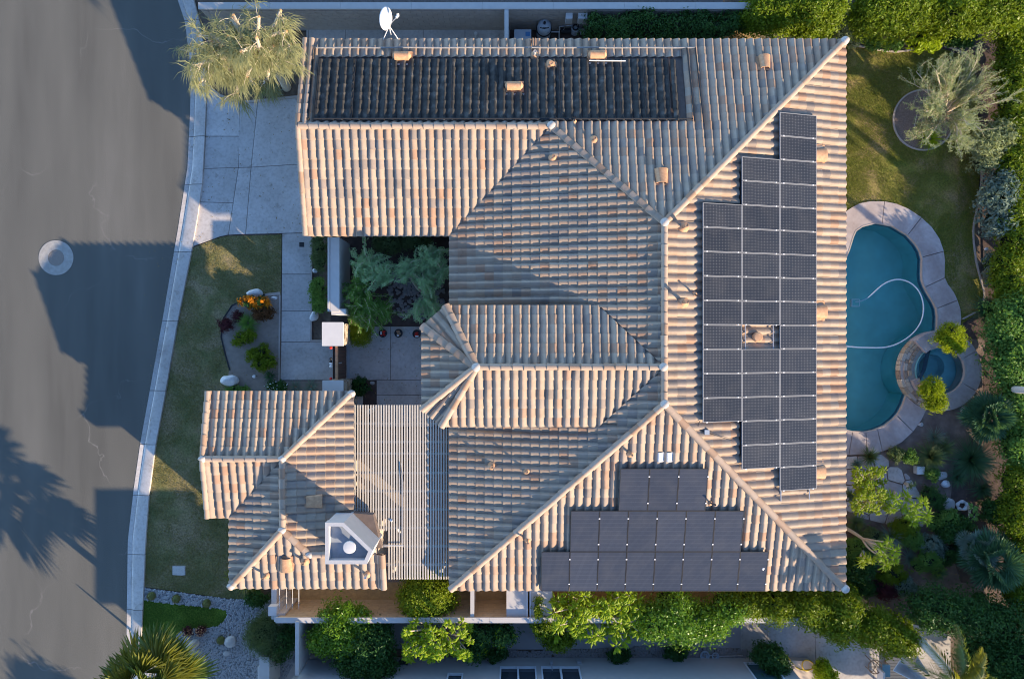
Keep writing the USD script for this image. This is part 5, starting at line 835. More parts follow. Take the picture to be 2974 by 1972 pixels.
def on_blobs(B, n, r, zmin=-.25, rough=.16, depth=.2, clump=True):
    """Points on the outer parts of the blobs, gathered in sprays with gaps between them."""
    B = np.array(B, float); w = (B[:, 3] * B[:, 4] + B[:, 3] * B[:, 5] + B[:, 4] * B[:, 5]); m = max(24, n // 26) if clump else int(n * 1.9); k = r.choice(len(B), int(m * 1.6) if clump else m, p=w / w.sum())
    d = unit(r.normal(size=(len(k), 3))); d[:, 2] = np.where(d[:, 2] < zmin, -d[:, 2], d[:, 2])
    rr = 1 + rough * (meshkit.fbm((d * 1.7 + B[k, :3] * .9) * 1.6, 3, 4) - .5) * 2 + r.normal(0, rough * .45, len(k)) - depth * r.random(len(k)) ** 2
    p = B[k, :3] + d * B[k, 3:6] * rr[:, None]; keep = p[:, 2] > .02
    for j in range(len(B)):
        q = (p - B[j, :3]) / B[j, 3:6]; keep &= ((q ** 2).sum(1) > .55) | (k == j)
    idx = np.flatnonzero(keep)[:m]; p, nn = p[idx], unit(d[idx] / B[k[idx], 3:6])
    if not clump: return p, nn
    c = r.integers(0, len(p), n); s = np.mean(B[:, 3:6]) * .17; s = min(max(s, .05), .13)
    q = r.normal(size=(n, 3)) * s; out = p[c] + q; out[:, 2] = np.maximum(out[:, 2], .02)
    return out, unit(nn[c] + q / s * .35 + [0, 0, .15])
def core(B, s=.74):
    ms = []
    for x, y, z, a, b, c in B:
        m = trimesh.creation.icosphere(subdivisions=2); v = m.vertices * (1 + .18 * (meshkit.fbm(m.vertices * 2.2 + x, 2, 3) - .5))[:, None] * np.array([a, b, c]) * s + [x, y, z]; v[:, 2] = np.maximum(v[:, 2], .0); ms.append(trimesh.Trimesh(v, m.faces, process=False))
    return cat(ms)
def shrub(name, label, cat_, B, m, n, L, Wd, seed, jit=.6, extra=None, group=None, D=None, cs=.70, stem=True, rough=.26):
    r = np.random.default_rng(seed); B = [tuple(map(float, b)) for b in B]; c = np.mean([b[:2] for b in B], 0); t = thing(name, label, cat_, (*c, 0), group)
    p, nn = on_blobs(B, n, r, rough=rough); part(t, 'foliage', leaf_mesh(p, nn, L, Wd, r, jit, D=D), M[m])
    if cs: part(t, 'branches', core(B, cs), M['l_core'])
    if stem: part(t, 'stem', tube([(c[0], c[1], -.05), (c[0] + .02, c[1], max(.1, min(b[2] for b in B)))], .05, 6), M['bark'])
    for nm, mm, k, l2, w2 in extra or ():
        p, nn = on_blobs(B, k, r, zmin=.2); part(t, nm, leaf_mesh(p + nn * .02, nn, l2, w2, r, .5), M[mm])
    return t
def bl(px, py, z, rx, ry, rz): return (*G(px, py, z), z, rx, ry, rz)
def hedge(name, label, path, z, w, h, m, n, L, Wd, seed, step=.45, jit=.55, cat_='hedge', group=None, rough=.2):
    r = np.random.default_rng(seed); P = np.array([G(a, b, z) for a, b in path]); d = np.r_[0, np.cumsum(np.linalg.norm(np.diff(P, axis=0), axis=1))]; k = max(2, int(d[-1] / step)); q = np.linspace(0, d[-1], k)
    B = [(np.interp(s, d, P[:, 0]) + r.normal(0, .06), np.interp(s, d, P[:, 1]) + r.normal(0, .06), z - h / 2 + r.normal(0, .05), w / 2 * r.uniform(.85, 1.15), w / 2 * r.uniform(.85, 1.15), h / 2 * r.uniform(.92, 1.08)) for s in q]
    return shrub(name, label, cat_, B, m, n, L, Wd, seed, jit, group=group, stem=False, rough=rough)
# the north hedge and shrubs
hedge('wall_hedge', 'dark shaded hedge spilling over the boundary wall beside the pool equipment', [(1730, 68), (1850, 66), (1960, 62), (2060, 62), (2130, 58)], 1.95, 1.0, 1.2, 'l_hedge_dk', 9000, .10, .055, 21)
shrub('rounded_hedge', 'half-shaded rounded shrub just past the boundary wall end', 'hedge', [bl(2200, 55, 1.3, .75, .62, 1.0), bl(2260, 62, 1.4, .62, .55, 1.0), bl(2160, 62, .8, .5, .4, .7)], 'l_hedge', 9000, .11, .06, 22)
shrub('rounded_hedge', 'sunlit tall rounded hedge above the roof corner', 'hedge', [bl(2345, 40, 1.6, .72, .8, 1.2), bl(2385, 45, 1.5, .55, .75, 1.1), bl(2335, 85, 1.0, .5, .35, .8)], 'l_hedge', 11000, .11, .06, 23)
shrub('rounded_hedge', 'sunlit broad dome hedge behind the silvery shrub and the lawn edging', 'hedge', [bl(2560, 45, 1.5, 1.0, .85, 1.1), bl(2625, 40, 1.5, .75, .8, 1.1), bl(2510, 55, 1.2, .6, .7, .9)], 'l_hedge', 14000, .11, .06, 24)
shrub('rounded_hedge', 'largest sunlit hedge block in the garden corner', 'hedge', [bl(2760, 40, 1.6, .9, .8, 1.1), bl(2850, 40, 1.7, 1.0, .75, 1.2), bl(2920, 35, 1.7, .6, .7, 1.2), bl(2720, 60, 1.2, .5, .6, .9)], 'l_hedge', 17000, .11, .06, 25)
shrub('dark_shrub', 'dark low shrub at the roof corner between hedge and tan gravel', 'shrub', [bl(2340, 106, .45, .5, .25, .45), bl(2385, 98, .5, .45, .3, .5)], 'l_hedge', 2600, .11, .07, 26)
shrub('silver_shrub', 'silvery feathery shrub at the roof corner', 'shrub', [bl(2445, 95, .6, .5, .42, .55), bl(2470, 115, .4, .3, .3, .4)], 'l_silver', 3200, .12, .035, 27)
shrub('dry_branches', 'pale dry twiggy clump between the two sunlit hedges', 'shrub', [bl(2435, 40, .9, .22, .35, .3), bl(2420, 62, .7, .25, .25, .3)], 'l_dry', 800, .22, .02, 28, cs=.5)
shrub('loquat_shrub', 'large-leaved yellow-green shrub at the lawn edge in the corner', 'shrub', [bl(2665, 118, .6, .5, .38, .55), bl(2700, 112, .6, .42, .4, .5)], 'l_lime', 1700, .16, .09, 29)
shrub('rust_shrub', 'rust-tinged twiggy shrub behind the large-leaved shrub', 'shrub', [bl(2640, 95, .6, .45, .3, .45), bl(2685, 70, .7, .3, .35, .4)], 'l_rust', 1100, .11, .05, 30)
for px, py, k, nm in ((2535, 128, 31, 'nearer the roof corner'), (2590, 132, 32, 'beside the curved edging')): shrub('low_shrub', f'small blue-green mounded shrub, {nm}', 'shrub', [bl(px, py, .3, .34, .24, .3)], 'l_soft', 900, .11, .06, k, group='small shrubs on the lawn edge')
shrub('dark_shrub', 'dark shaded shrub in the far lawn corner under the big hedge', 'shrub', [bl(2790, 118, .4, .5, .35, .4), bl(2760, 108, .4, .35, .3, .4)], 'l_hedge_dk', 2200, .11, .06, 33)
# the long hedge on the right
hedge('boundary_hedge', 'long clipped hedge along the right edge beside the lawn', [(2965, 90), (2968, 300), (2966, 500), (2965, 700), (2960, 850)], 1.35, 1.15, 1.3, 'l_hedge', 26000, .11, .06, 34, .5)
for i, x in enumerate((2895, 2885)): a = W(x, 105 + 85 * i, .5); single('hedge_prop', tube([a + [-.12, -.2, 0], a + [.30, .26, .45]], .05, 6), M['bark_pale'], ['pale leaning prop under the corner hedge', 'pale stub sticking out of the hedge beside the silvery tree'][i], 'prop')
shrub('ivy_mass', 'broad dark glossy bush mass behind the spa and palms', 'bush', [bl(2935, 900, .9, .8, .7, .8), bl(2920, 970, .8, .9, .8, .7), bl(2935, 1060, .9, .9, .9, .8), bl(2950, 1170, .9, .8, .9, .8), bl(2955, 1290, .9, .75, 1.0, .8)], 'l_soft', 20000, .11, .07, 35)
shrub('ivy_mass', 'dark green bush mass at the right edge below the palm trunk', 'bush', [bl(2955, 1400, .9, .7, .9, .85), bl(2950, 1500, .9, .7, .8, .85), bl(2965, 1610, .9, .6, .9, .85), bl(2960, 1720, .9, .8, .9, .85)], 'l_hedge', 15000, .10, .06, 36)
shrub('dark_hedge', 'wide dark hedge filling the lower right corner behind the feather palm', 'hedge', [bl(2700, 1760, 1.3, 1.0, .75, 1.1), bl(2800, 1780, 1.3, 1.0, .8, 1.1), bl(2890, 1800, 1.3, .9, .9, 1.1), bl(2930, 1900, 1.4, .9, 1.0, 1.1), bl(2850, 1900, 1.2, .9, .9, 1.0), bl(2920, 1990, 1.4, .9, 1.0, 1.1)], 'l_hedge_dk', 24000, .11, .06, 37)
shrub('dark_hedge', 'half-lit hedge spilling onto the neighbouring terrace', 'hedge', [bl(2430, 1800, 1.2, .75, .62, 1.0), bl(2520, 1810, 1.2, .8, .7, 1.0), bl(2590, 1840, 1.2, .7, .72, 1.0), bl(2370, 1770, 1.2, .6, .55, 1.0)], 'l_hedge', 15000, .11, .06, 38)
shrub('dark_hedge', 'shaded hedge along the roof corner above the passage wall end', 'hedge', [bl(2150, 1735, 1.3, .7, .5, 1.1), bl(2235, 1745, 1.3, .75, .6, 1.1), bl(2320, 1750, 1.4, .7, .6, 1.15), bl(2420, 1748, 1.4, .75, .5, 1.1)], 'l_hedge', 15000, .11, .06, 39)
shrub('vine_mass', 'sunlit small-leaved vine mass draped over the passage wall', 'vine', [bl(1900, 1790, 1.5, .75, .7, 1.0), bl(1975, 1800, 1.6, .8, .7, 1.0), bl(2050, 1795, 1.5, .75, .65, 1.0), bl(2105, 1755, 1.5, .6, .5, 1.0), bl(1950, 1745, 1.5, .7, .5, 1.0)], 'l_citrus', 17000, .09, .055, 40)
shrub('wall_vine', 'dark vine with lime tips trailing over the wall cap', 'vine', [bl(1400, 1830, 1.1, .55, .4, .8), bl(1465, 1835, 1.1, .5, .35, .8), bl(1380, 1880, .8, .45, .4, .6)], 'l_hedge_dk', 5200, .09, .055, 41, extra=(('shoot_leaves', 'l_lime', 420, .10, .06),))
shrub('wall_vine', 'lime-tipped vine climbing beside the storage cabinet', 'vine', [bl(1580, 1815, 1.5, .5, .35, .6), bl(1560, 1765, 1.85, .15, .4, .16), bl(1620, 1850, 1.0, .6, .4, .7)], 'l_hedge', 4200, .09, .055, 42)
shrub('round_shrub', 'large clipped round shrub beside the pergola end', 'shrub', [bl(1243, 1728, 1.0, 1.05, .88, 1.0)], 'l_box', 13000, .085, .05, 43, rough=.05, cs=.88)
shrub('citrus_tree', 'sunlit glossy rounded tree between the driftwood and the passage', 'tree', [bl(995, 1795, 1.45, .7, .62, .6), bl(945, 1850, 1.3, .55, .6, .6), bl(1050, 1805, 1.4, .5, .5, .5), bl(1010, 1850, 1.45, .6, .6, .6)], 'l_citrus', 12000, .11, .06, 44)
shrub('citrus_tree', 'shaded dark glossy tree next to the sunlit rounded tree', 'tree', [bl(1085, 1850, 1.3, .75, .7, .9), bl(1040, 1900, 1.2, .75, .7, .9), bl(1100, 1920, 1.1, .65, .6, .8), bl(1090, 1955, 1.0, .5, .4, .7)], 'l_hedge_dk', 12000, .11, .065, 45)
shrub('feathery_shrub', 'soft olive-green rounded shrub among the blue-grey pebbles', 'shrub', [bl(770, 1830, .9, .62, .62, .8), bl(795, 1862, .8, .5, .55, .7)], 'l_grassy', 6500, .13, .022, 46)
shrub('dark_shrub', 'dark shrub squeezed between the olive shrub and the garden wall', 'shrub', [bl(832, 1850, .7, .42, .6, .65), bl(815, 1890, .5, .35, .35, .5)], 'l_hedge_dk', 2600, .10, .05, 47)
shrub('dark_shrub', 'dark green shrub below the yucca at the wing corner', 'shrub', [bl(748, 1735, .3, .42, .3, .35)], 'l_hedge_dk', 1400, .10, .05, 48)
shrub('terrace_bush', 'dark bush with a lit streak below the skimmer nets', 'bush', [bl(2225, 1895, .9, .6, .42, .75), bl(2250, 1925, .9, .4, .35, .6)], 'l_hedge_dk', 4200, .11, .06, 49)
shrub('terrace_bush', 'lime bush in a tan pot at the bottom terrace', 'bush', [bl(2385, 1940, .6, .3, .35, .5), bl(2405, 1965, .5, .28, .3, .45)], 'l_lime', 1500, .12, .06, 50)
for px, py, k, lab in ((1790, 1905, 51, 'dark low bush at the neighbouring wall under the large-leaved tree'), (1960, 1895, 52, 'dark low bush at the neighbouring wall left of the nets'), (1430, 1900, 53, 'dark leafy bush between the pots and the first window')): shrub('low_bush', lab, 'bush', [bl(px, py, .4, .34, .24, .35), bl(px + 22, py - 8, .3, .25, .2, .3)], 'l_hedge_dk', 1300, .12, .06, k)
# courtyard
shrub('courtyard_shrub', 'olive-brown shrub tucked under the garage eave in the courtyard', 'shrub', [bl(1130, 712, .7, .55, .35, .6), bl(1210, 705, .7, .6, .35, .6)], 'l_grassy', 3600, .10, .035, 54)
shrub('courtyard_shrub', 'small round clipped shrub beside the stone gate pillar', 'shrub', [bl(1048, 965, .5, .45, .45, .5)], 'l_box', 3600, .07, .035, 55)
shrub('bed_shrub', 'brownish-green shrub between the entry walk and courtyard wall', 'shrub', [bl(928, 715, .4, .26, .5, .4), bl(930, 760, .4, .26, .4, .4)], 'l_grassy', 2200, .10, .035, 56)
shrub('bed_shrub', 'bright green shrub between the entry walk and courtyard wall', 'shrub', [bl(926, 838, .4, .28, .4, .42), bl(930, 880, .4, .27, .35, .4)], 'l_soft', 2600, .10, .05, 57)
shrub('corner_shrub', 'dark small shrub in the square bed by the pergola', 'shrub', [bl(1050, 1120, .25, .38, .3, .3)], 'l_hedge_dk', 1100, .10, .05, 58)
def cloud_tree(name, label, base, blobs, m, n, L, Wd, seed, nl=34, bark='bark_pale', group=None):
    r = np.random.default_rng(seed); b = np.array([*G(*base), 0]); t = thing(name, label, 'tree', b, group); limbs, P, D = [], [], []; per = max(8, int(n / (len(blobs) * nl)))
    for x, y, z, rx, ry, rz in blobs:
        e = np.array([x, y, z]); mid = (b + e) / 2 + r.normal(0, .15, 3) + [0, 0, .2]; c = spline([b + [0, 0, -.05], mid, e], 10); limbs.append(tube(c, np.linspace(.07, .025, 10), 6))
        for k in range(nl):
            q = e + r.normal(size=3) * np.array([rx, ry, rz]) * .72; o = c[int(r.integers(6, 10))]; w = spline([o, (o + q) / 2 + r.normal(0, .12, 3) + [0, 0, .08], q + [0, 0, -.06]], 9); limbs.append(tube(w, np.linspace(.013, .005, 9), 4)); u = r.uniform(.25, 1, per) * 8; iu = np.minimum(u.astype(int), 7); p = w[iu] + (w[iu + 1] - w[iu]) * (u - iu)[:, None] + r.normal(0, .045, (per, 3)); P.append(p); D.append(np.repeat(unit(q - o)[None], per, 0))
    part(t, 'trunk', limbs[0], M[bark]); part(t, 'limbs', cat(limbs[1:]), M[bark]); p, d = np.concatenate(P), np.concatenate(D)
    part(t, 'crown', leaf_mesh(p, np.tile([0, 0, 1.0], (len(p), 1)), L, Wd, r, .7, D=d, dj=1.2), M[m]); return t
cloud_tree('courtyard_tree', 'grey-green wispy tree in the upper courtyard against the garage', (1100, 800), [bl(1070, 755, 1.9, .55, .5, .35), bl(1110, 790, 1.8, .5, .45, .35), bl(1060, 800, 1.7, .4, .35, .3)], 'l_paloverde', 9000, .10, .026, 61)
cloud_tree('courtyard_tree', 'wispy grey-green tree spreading beside the house roof edge', (1230, 850), [bl(1250, 740, 2.0, .6, .4, .35), bl(1235, 820, 1.9, .5, .7, .4), bl(1180, 780, 1.8, .4, .4, .3), bl(1280, 780, 1.9, .4, .5, .3), bl(1230, 905, 1.7, .55, .4, .35)], 'l_paloverde', 15000, .10, .025, 62)
cloud_tree('courtyard_tree', 'softer green tree leaning over the white courtyard wall', (1060, 880), [bl(1030, 845, 1.7, .5, .4, .35), bl(1060, 900, 1.7, .6, .5, .4), bl(1110, 905, 1.6, .5, .4, .35), bl(1050, 930, 1.5, .4, .3, .3)], 'l_soft', 11000, .10, .032, 63)
def scatter_stones(poly, n, s0, s1, r, z=0.0, minpts=0):
    a, b, c, d = poly.bounds; P = []
    while len(P) < n:
        q = np.c_[r.uniform(a, c, n), r.uniform(b, d, n)]; from_ = [x for x in q if poly.contains(Point(*x))]; P += from_
    P = np.array(P[:n]); ic = trimesh.creation.icosphere(subdivisions=1 if minpts else 0); s = r.uniform(s0, s1, n); th = r.uniform(0, 6.28, n); ax = np.stack([r.uniform(.75, 1.3, n), r.uniform(.6, 1, n), r.uniform(.45, .75, n)], 1) * s[:, None]
    v = ic.vertices[None] * ax[:, None] * (1 + .12 * r.normal(size=(n, len(ic.vertices), 1))); c, sn = np.cos(th)[:, None], np.sin(th)[:, None]
    w = np.stack([v[..., 0] * c - v[..., 1] * sn + P[:, :1], v[..., 0] * sn + v[..., 1] * c + P[:, 1:], v[..., 2] + z + ax[:, 2:3] * .6], -1); return dict(v=w.reshape(-1, 3), f=(ic.faces[None] + np.arange(n)[:, None, None] * len(ic.vertices)).reshape(-1, 3))
sr = np.random.default_rng(77)
single('courtyard_cobbles', scatter_stones(GP([(1120, 830), (1150, 770), (1220, 750), (1285, 800), (1290, 880), (1240, 930), (1150, 920)]), 420, .05, .10, sr, .01, 1), M['cobble'], 'dark river cobbles under the courtyard trees', 'cobbles', kind='stuff', smooth=True)
single('pebbles', scatter_stones(peb.intersection(GP([(400, 1690), (900, 1690), (900, 2010), (400, 2010)])), 9500, .028, .055, sr, .01), M['pebble'], 'blue-grey pebbles around the artificial turf', 'pebbles', kind='stuff')
single('wall_pebbles', scatter_stones(GP([(1400, 1880), (1520, 1890), (1700, 1885), (1900, 1875), (2170, 1885), (2170, 1908), (1400, 1908)]), 2600, .035, .065, sr, .01), M['cobble'], 'grey pebbles along the foot of the neighbouring wall', 'pebbles', kind='stuff')
def grass(name, poly, n, hgt, m, label, seed):
    r = np.random.default_rng(seed); a, b, c, d = poly.bounds; from shapely import contains_xy
    q = np.c_[r.uniform(a, c, n * 2), r.uniform(b, d, n * 2)]; q = q[contains_xy(poly, q[:, 0], q[:, 1])][:n]; k = len(q)
    q = q[meshkit.fbm(np.c_[q * 1.3, np.zeros(k)], 3, seed) + r.normal(0, .1, k) > .36]; k = len(q)
    d = r.normal(size=(k, 2)); d = unit(d); hh = hgt * r.uniform(.5, 1.3, k); s = np.c_[-d[:, 1], d[:, 0]] * .009; base = np.c_[q, np.full(k, .012)]; tip = base + np.c_[d * (hh * r.uniform(.3, 1.1, k))[:, None], hh]
    v = np.stack([base + np.c_[s, np.zeros(k)], base - np.c_[s, np.zeros(k)], tip], 1).reshape(-1, 3); single(name, dict(v=v, f=np.arange(3 * k).reshape(-1, 3)), M[m], label, 'grass', kind='stuff')
grass('grass', lawn.intersection(GP([(300, 600), (900, 600), (900, 1800), (300, 1800)])), 42000, .05, 'blade', 'short dry grass of the front lawn', 71); grass('grass', backlawn.intersection(GP([(2430, 100), (2900, 100), (2900, 1000), (2430, 1000)])), 60000, .05, 'blade_back', 'patchy grass of the back lawn', 72); grass('grass', turf, 16000, .035, 'blade_turf', 'bright artificial turf patch', 73)
# strappy and rosette plants
def straps(center, n, L, Wd, r, up=(.25, 1.2), droop=.55, seg=4, spread=1.0):
    c = np.asarray(center, float); th = r.uniform(0, 2 * np.pi, n); el = r.uniform(up[0], up[1], n); l = L * r.uniform(.7, 1.15, n); V, Fs = [], []
    d0 = np.stack([np.cos(th) * np.cos(el), np.sin(th) * np.cos(el), np.sin(el)], 1); side = np.stack([-np.sin(th), np.cos(th), np.zeros(n)], 1)
    for i in range(seg + 1):
        t = i / seg; p = c + d0 * (l * t)[:, None] * spread; p[:, 2] -= droop * l * t ** 2 * np.cos(el); w = Wd * (1 - t) ** .8 * (1 if i else .7) / 2 + .001; p[:, 2] = np.maximum(p[:, 2], .02); V.append(np.stack([p + side * w, p - side * w], 1))
    V = np.stack(V, 1)                                      # n x seg+1 x 2 x 3
    base = (np.arange(n) * (seg + 1) * 2)[:, None]; f = np.concatenate([np.array([[2 * i, 2 * i + 1, 2 * i + 3], [2 * i, 2 * i + 3, 2 * i + 2]]) for i in range(seg)]); return dict(v=V.reshape(-1, 3), f=(base[:, :, None] + f[None]).reshape(-1, 3))
def strap_plant(name, label, cat_, px, py, z, n, L, Wd, m, seed, up=(.25, 1.2), droop=.55, group=None, heart=None):
    r = np.random.default_rng(seed); c = np.array([*G(px, py, z), z]); t = thing(name, label, cat_, (c[0], c[1], 0), group); part(t, 'leaves', straps(c, n, L, Wd, r, up, droop), M[m]); part(t, 'stem', lathe([(0, -.1), (.06, -.1), (.07, z), (.03, z + .06), (0, z + .08)], (c[0], c[1], 0), 8), M[heart or 'bark']); return t
strap_plant('agave', 'large blue-grey agave rosette by the driveway edge', 'agave', 800, 268, .12, 46, .40, .085, 'l_agave', 81, (.1, 1.3), .1); strap_plant('agave', 'smaller blue-grey agave rosette behind the feathery tree', 'agave', 862, 200, .12, 34, .28, .06, 'l_agave', 82, (.1, 1.3), .1); strap_plant('agave', 'whorled grey agave beside the pool-side eave', 'agave', 2487, 1347, .1, 60, .33, .06, 'l_grey', 83, (.1, 1.4), .05)
strap_plant('small_shrub', 'small dark tufted plant by the white stone', 'shrub', 762, 264, .1, 120, .28, .02, 'l_soft', 84); strap_plant('spiky_plant', 'bright green spiky sago in the middle of the planting bed', 'plant', 722, 938, .15, 240, .55, .028, 'l_soft', 85, (.15, 1.2), .4); strap_plant('spiky_plant', 'dark spiky rosette near the white-flowered shrub', 'plant', 786, 1092, .1, 70, .34, .035, 'l_palm_blue', 86, (.1, 1.2), .15)
strap_plant('spiky_plant', 'grey wispy tuft at the walk end, nearer the pillar', 'plant', 905, 1122, .05, 90, .42, .018, 'l_grey', 87, (.1, 1.0), .3); strap_plant('spiky_plant', 'grey wispy tuft at the walk end beside the white flowers', 'plant', 858, 1124, .05, 90, .38, .018, 'l_grey', 88, (.1, 1.0), .3)
strap_plant('yucca', 'yellow-green yucca at the guest wing corner', 'yucca', 713, 1697, .5, 150, .58, .04, 'l_palm_lit', 89, (-.25, 1.0), .4); strap_plant('yucca', 'yellow strappy tuft at the edge of the guest wing wall', 'yucca', 667, 1672, .4, 60, .35, .03, 'l_palm_lit', 90, (-.2, 1.0), .4)
strap_plant('grass_clump', 'yellow-green fountain grass at the pool end', 'ornamental grass', 2522, 1325, .1, 330, .55, .018, 'l_grassy', 91, (.4, 1.4), .45); strap_plant('grass_clump', 'pale twiggy grass clump between pool coping and dark palm', 'ornamental grass', 2712, 1268, .1, 220, .55, .014, 'l_grey', 92, (.2, 1.3), .3)
for k, (px, py, L, lab) in enumerate(((2700, 1325, .75, 'dark strappy clump under the fan palm with straw-coloured blades'), (2815, 1335, 1.15, 'largest dark strappy clump below the fan palm'), (2870, 900, .75, 'dark strappy palm-like clump behind the spa'))): strap_plant('strappy_clump', lab, 'plant', px, py, .25, 520, L, .034, 'l_palm_blue' if k else 'l_grassy', 93 + k, (.1, 1.3), .4)
strap_plant('strappy_clump', 'olive strappy clump by the house corner eave', 'plant', 2485, 1520, .2, 240, .5, .03, 'l_grassy', 97, (.1, 1.2), .5); strap_plant('strappy_clump', 'spiky blue-green fan clump behind the sunlit rosettes', 'plant', 2585, 1555, .3, 150, .62, .035, 'l_grey', 98, (-.05, 1.1), .15); strap_plant('strappy_clump', 'golden fern clump under the silvery tree', 'fern', 2700, 405, .15, 260, .6, .02, 'l_lime', 99, (.1, 1.0), .4)
for px, py, k, lab in ((2640, 1325, 101, 'round clipped green shrub by the white cube lamp'), (2600, 1318, 102, 'small olive round shrub at the coping end'), (2705, 1375, 103, 'low green shrub between lamp and boulder')): shrub('small_shrub', lab, 'shrub', [bl(px, py, .25, .27, .27, .28)], 'l_soft' if k != 102 else 'l_grassy', 1100, .08, .04, k)
for px, py, k, lab in ((2700, 1440, 104, 'dark green mound beside the flat grey rock'), (2640, 1560, 105, 'grey-green shrub mass below the sunlit rosettes'), (2700, 1580, 106, 'blue-grey shrub mass between rosettes and fan palm'), (2500, 1700, 107, 'dark shrub by the shaded garden soil near the roof corner'), (2560, 1705, 108, 'purplish dark shrub in the shaded soil'), (2620, 1700, 109, 'bluish low shrub near the dark hedge')): shrub('garden_shrub', lab, 'shrub', [bl(px, py, .35, .42, .38, .38), bl(px + 22, py + 14, .3, .3, .28, .3)], ['l_hedge_dk', 'l_soft', 'l_grey', 'l_hedge_dk', 'l_red', 'l_grey'][k - 104], 1700, .10, .035, k)
shrub('pale_shrub', 'large pale blue-grey leafy shrub beside the hedge past the lawn', 'shrub', [bl(2885, 575, .8, .62, .6, .7), bl(2895, 640, .7, .58, .62, .65), bl(2900, 530, .7, .45, .4, .6)], 'l_grey', 5200, .17, .075, 110); shrub('pale_shrub', 'green-grey shrub with two red blooms below the silvery tree', 'shrub', [bl(2865, 420, .9, .62, .6, .6), bl(2895, 400, .9, .5, .55, .6), bl(2850, 475, .7, .4, .4, .5)], 'l_silver', 4600, .15, .05, 111)
for px, py in ((2925, 425), (2907, 465)): single('red_bloom', rock(W(px, py, .9), (.06, .06, .08), px, 1), M['red'], f'single red bloom {"higher on" if py < 440 else "lower on"} the green-grey shrub', 'flower')
shrub('garden_shrub', 'bluish shaded shrub along the lawn edging by the dark bed', 'shrub', [bl(2870, 765, .35, .3, .5, .35), bl(2875, 810, .3, .26, .35, .3)], 'l_grey', 1500, .09, .035, 112)
for a, b, k in ((700, 985, 113), (740, 1030, 114), (760, 1060, 115)): shrub('bed_plant', f'dark green {["low", "leafy", "spreading"][k - 113]} shrub in the lower planting bed', 'shrub', [bl(a, b, .25, .30, .25, .3), bl(a + 25, b - 10, .25, .25, .25, .25)], 'l_hedge', 1200, .09, .045, k)
shrub('orange_flowers', 'orange and yellow flowering mound in the planting bed', 'flowers', [bl(728, 878, .3, .40, .2, .3), bl(760, 880, .3, .3, .2, .3)], 'l_hedge_dk', 700, .08, .04, 116, extra=(('blooms', 'l_orange', 900, .08, .07),)); shrub('rust_flowers', 'rust-brown flowering mound beside the orange flowers', 'flowers', [bl(765, 910, .25, .38, .26, .27)], 'l_rust', 1500, .07, .05, 117)
shrub('purple_shrub', 'dark purple shrub at the bed edge', 'shrub', [bl(655, 945, .2, .3, .24, .24), bl(690, 918, .15, .2, .18, .2)], 'l_red', 1300, .08, .035, 118); shrub('white_flowers', 'white-flowered low shrub against the guest wing eave', 'flowers', [bl(805, 1122, .2, .42, .24, .25)], 'l_hedge_dk', 1100, .08, .04, 119, extra=(('blooms', 'white_flower', 60, .06, .05),)); shrub('low_shrub', 'low green leafy plant beside the large pale boulder', 'shrub', [bl(690, 1130, .15, .45, .12, .15)], 'l_soft', 900, .08, .04, 120)
shrub('red_flowers', 'small red-leaved plant on pebbles at the turf tip, nearer the street', 'flowers', [bl(547, 1832, .12, .14, .18, .15)], 'l_red', 380, .07, .03, 121, extra=(('blooms', 'terracotta', 40, .06, .05),)); shrub('red_flowers', 'small red-leaved plant on pebbles at the turf tip, nearer the house', 'flowers', [bl(583, 1832, .12, .17, .16, .15)], 'l_red', 380, .07, .03, 122, extra=(('blooms', 'terracotta', 60, .06, .05),))
for px, py, lab in ((444, 1727, 'golden barrel cactus on pebbles nearest the kerb'), (516, 1735, 'golden barrel cactus in the middle of the pebble strip'), (604, 1748, 'golden barrel cactus nearest the guest wing'), (645, 1855, 'golden barrel cactus beside the grey boulder')):
    c = np.array([*G(px, py), 0]); t = thing('barrel_cactus', lab, 'cactus', c, 'golden barrel cacti in the pebbles'); m = trimesh.creation.icosphere(subdivisions=3); v = m.vertices; a = np.arctan2(v[:, 1], v[:, 0]); v = v * (1 + .07 * np.cos(a * 14) * np.sqrt(v[:, 0] ** 2 + v[:, 1] ** 2))[:, None] * [.15, .15, .13] + c + [0, 0, .10]; part(t, 'body', trimesh.Trimesh(v, m.faces), plain('cactus', (.16, .19, .06), .7), True); r = np.random.default_rng(px); d = unit(r.normal(size=(420, 3))); d[:, 2] = abs(d[:, 2]); part(t, 'spines', leaf_mesh(c + [0, 0, .11] + d * [.16, .16, .14], np.cross(d, [0, .3, 1]), .06, .008, r, .2, D=d, dj=.4), M['l_orange' if px < 0 else 'blade'])
def rosette(c, n, L, Wd, r, up=(-.3, .9), droop=.3):
    th = r.uniform(0, 6.28, n); el = r.uniform(*up, n); d = np.stack([np.cos(th) * np.cos(el), np.sin(th) * np.cos(el), np.sin(el)], 1); s = np.stack([-np.sin(th), np.cos(th), np.zeros(n)], 1); l = (L * r.uniform(.7, 1.15, n))[:, None]; w = Wd * r.uniform(.8, 1.1, n)[:, None] / 2; nn = np.cross(s, d); c = np.asarray(c)
    b, m1, t = c + d * l * .08, c + d * l * .55 + nn * w * .3, c + d * l; t[:, 2] -= droop * l[:, 0]; v = np.stack([b, m1 + s * w, t, m1 - s * w, c + d * l * .55 - nn * w * .25], 1).reshape(-1, 3); i = np.arange(n)[:, None] * 5
    return dict(v=v, f=np.concatenate([i + [[0, 1, 4]], i + [[1, 2, 4]], i + [[0, 4, 3]], i + [[4, 2, 3]]], 1).reshape(-1, 3))
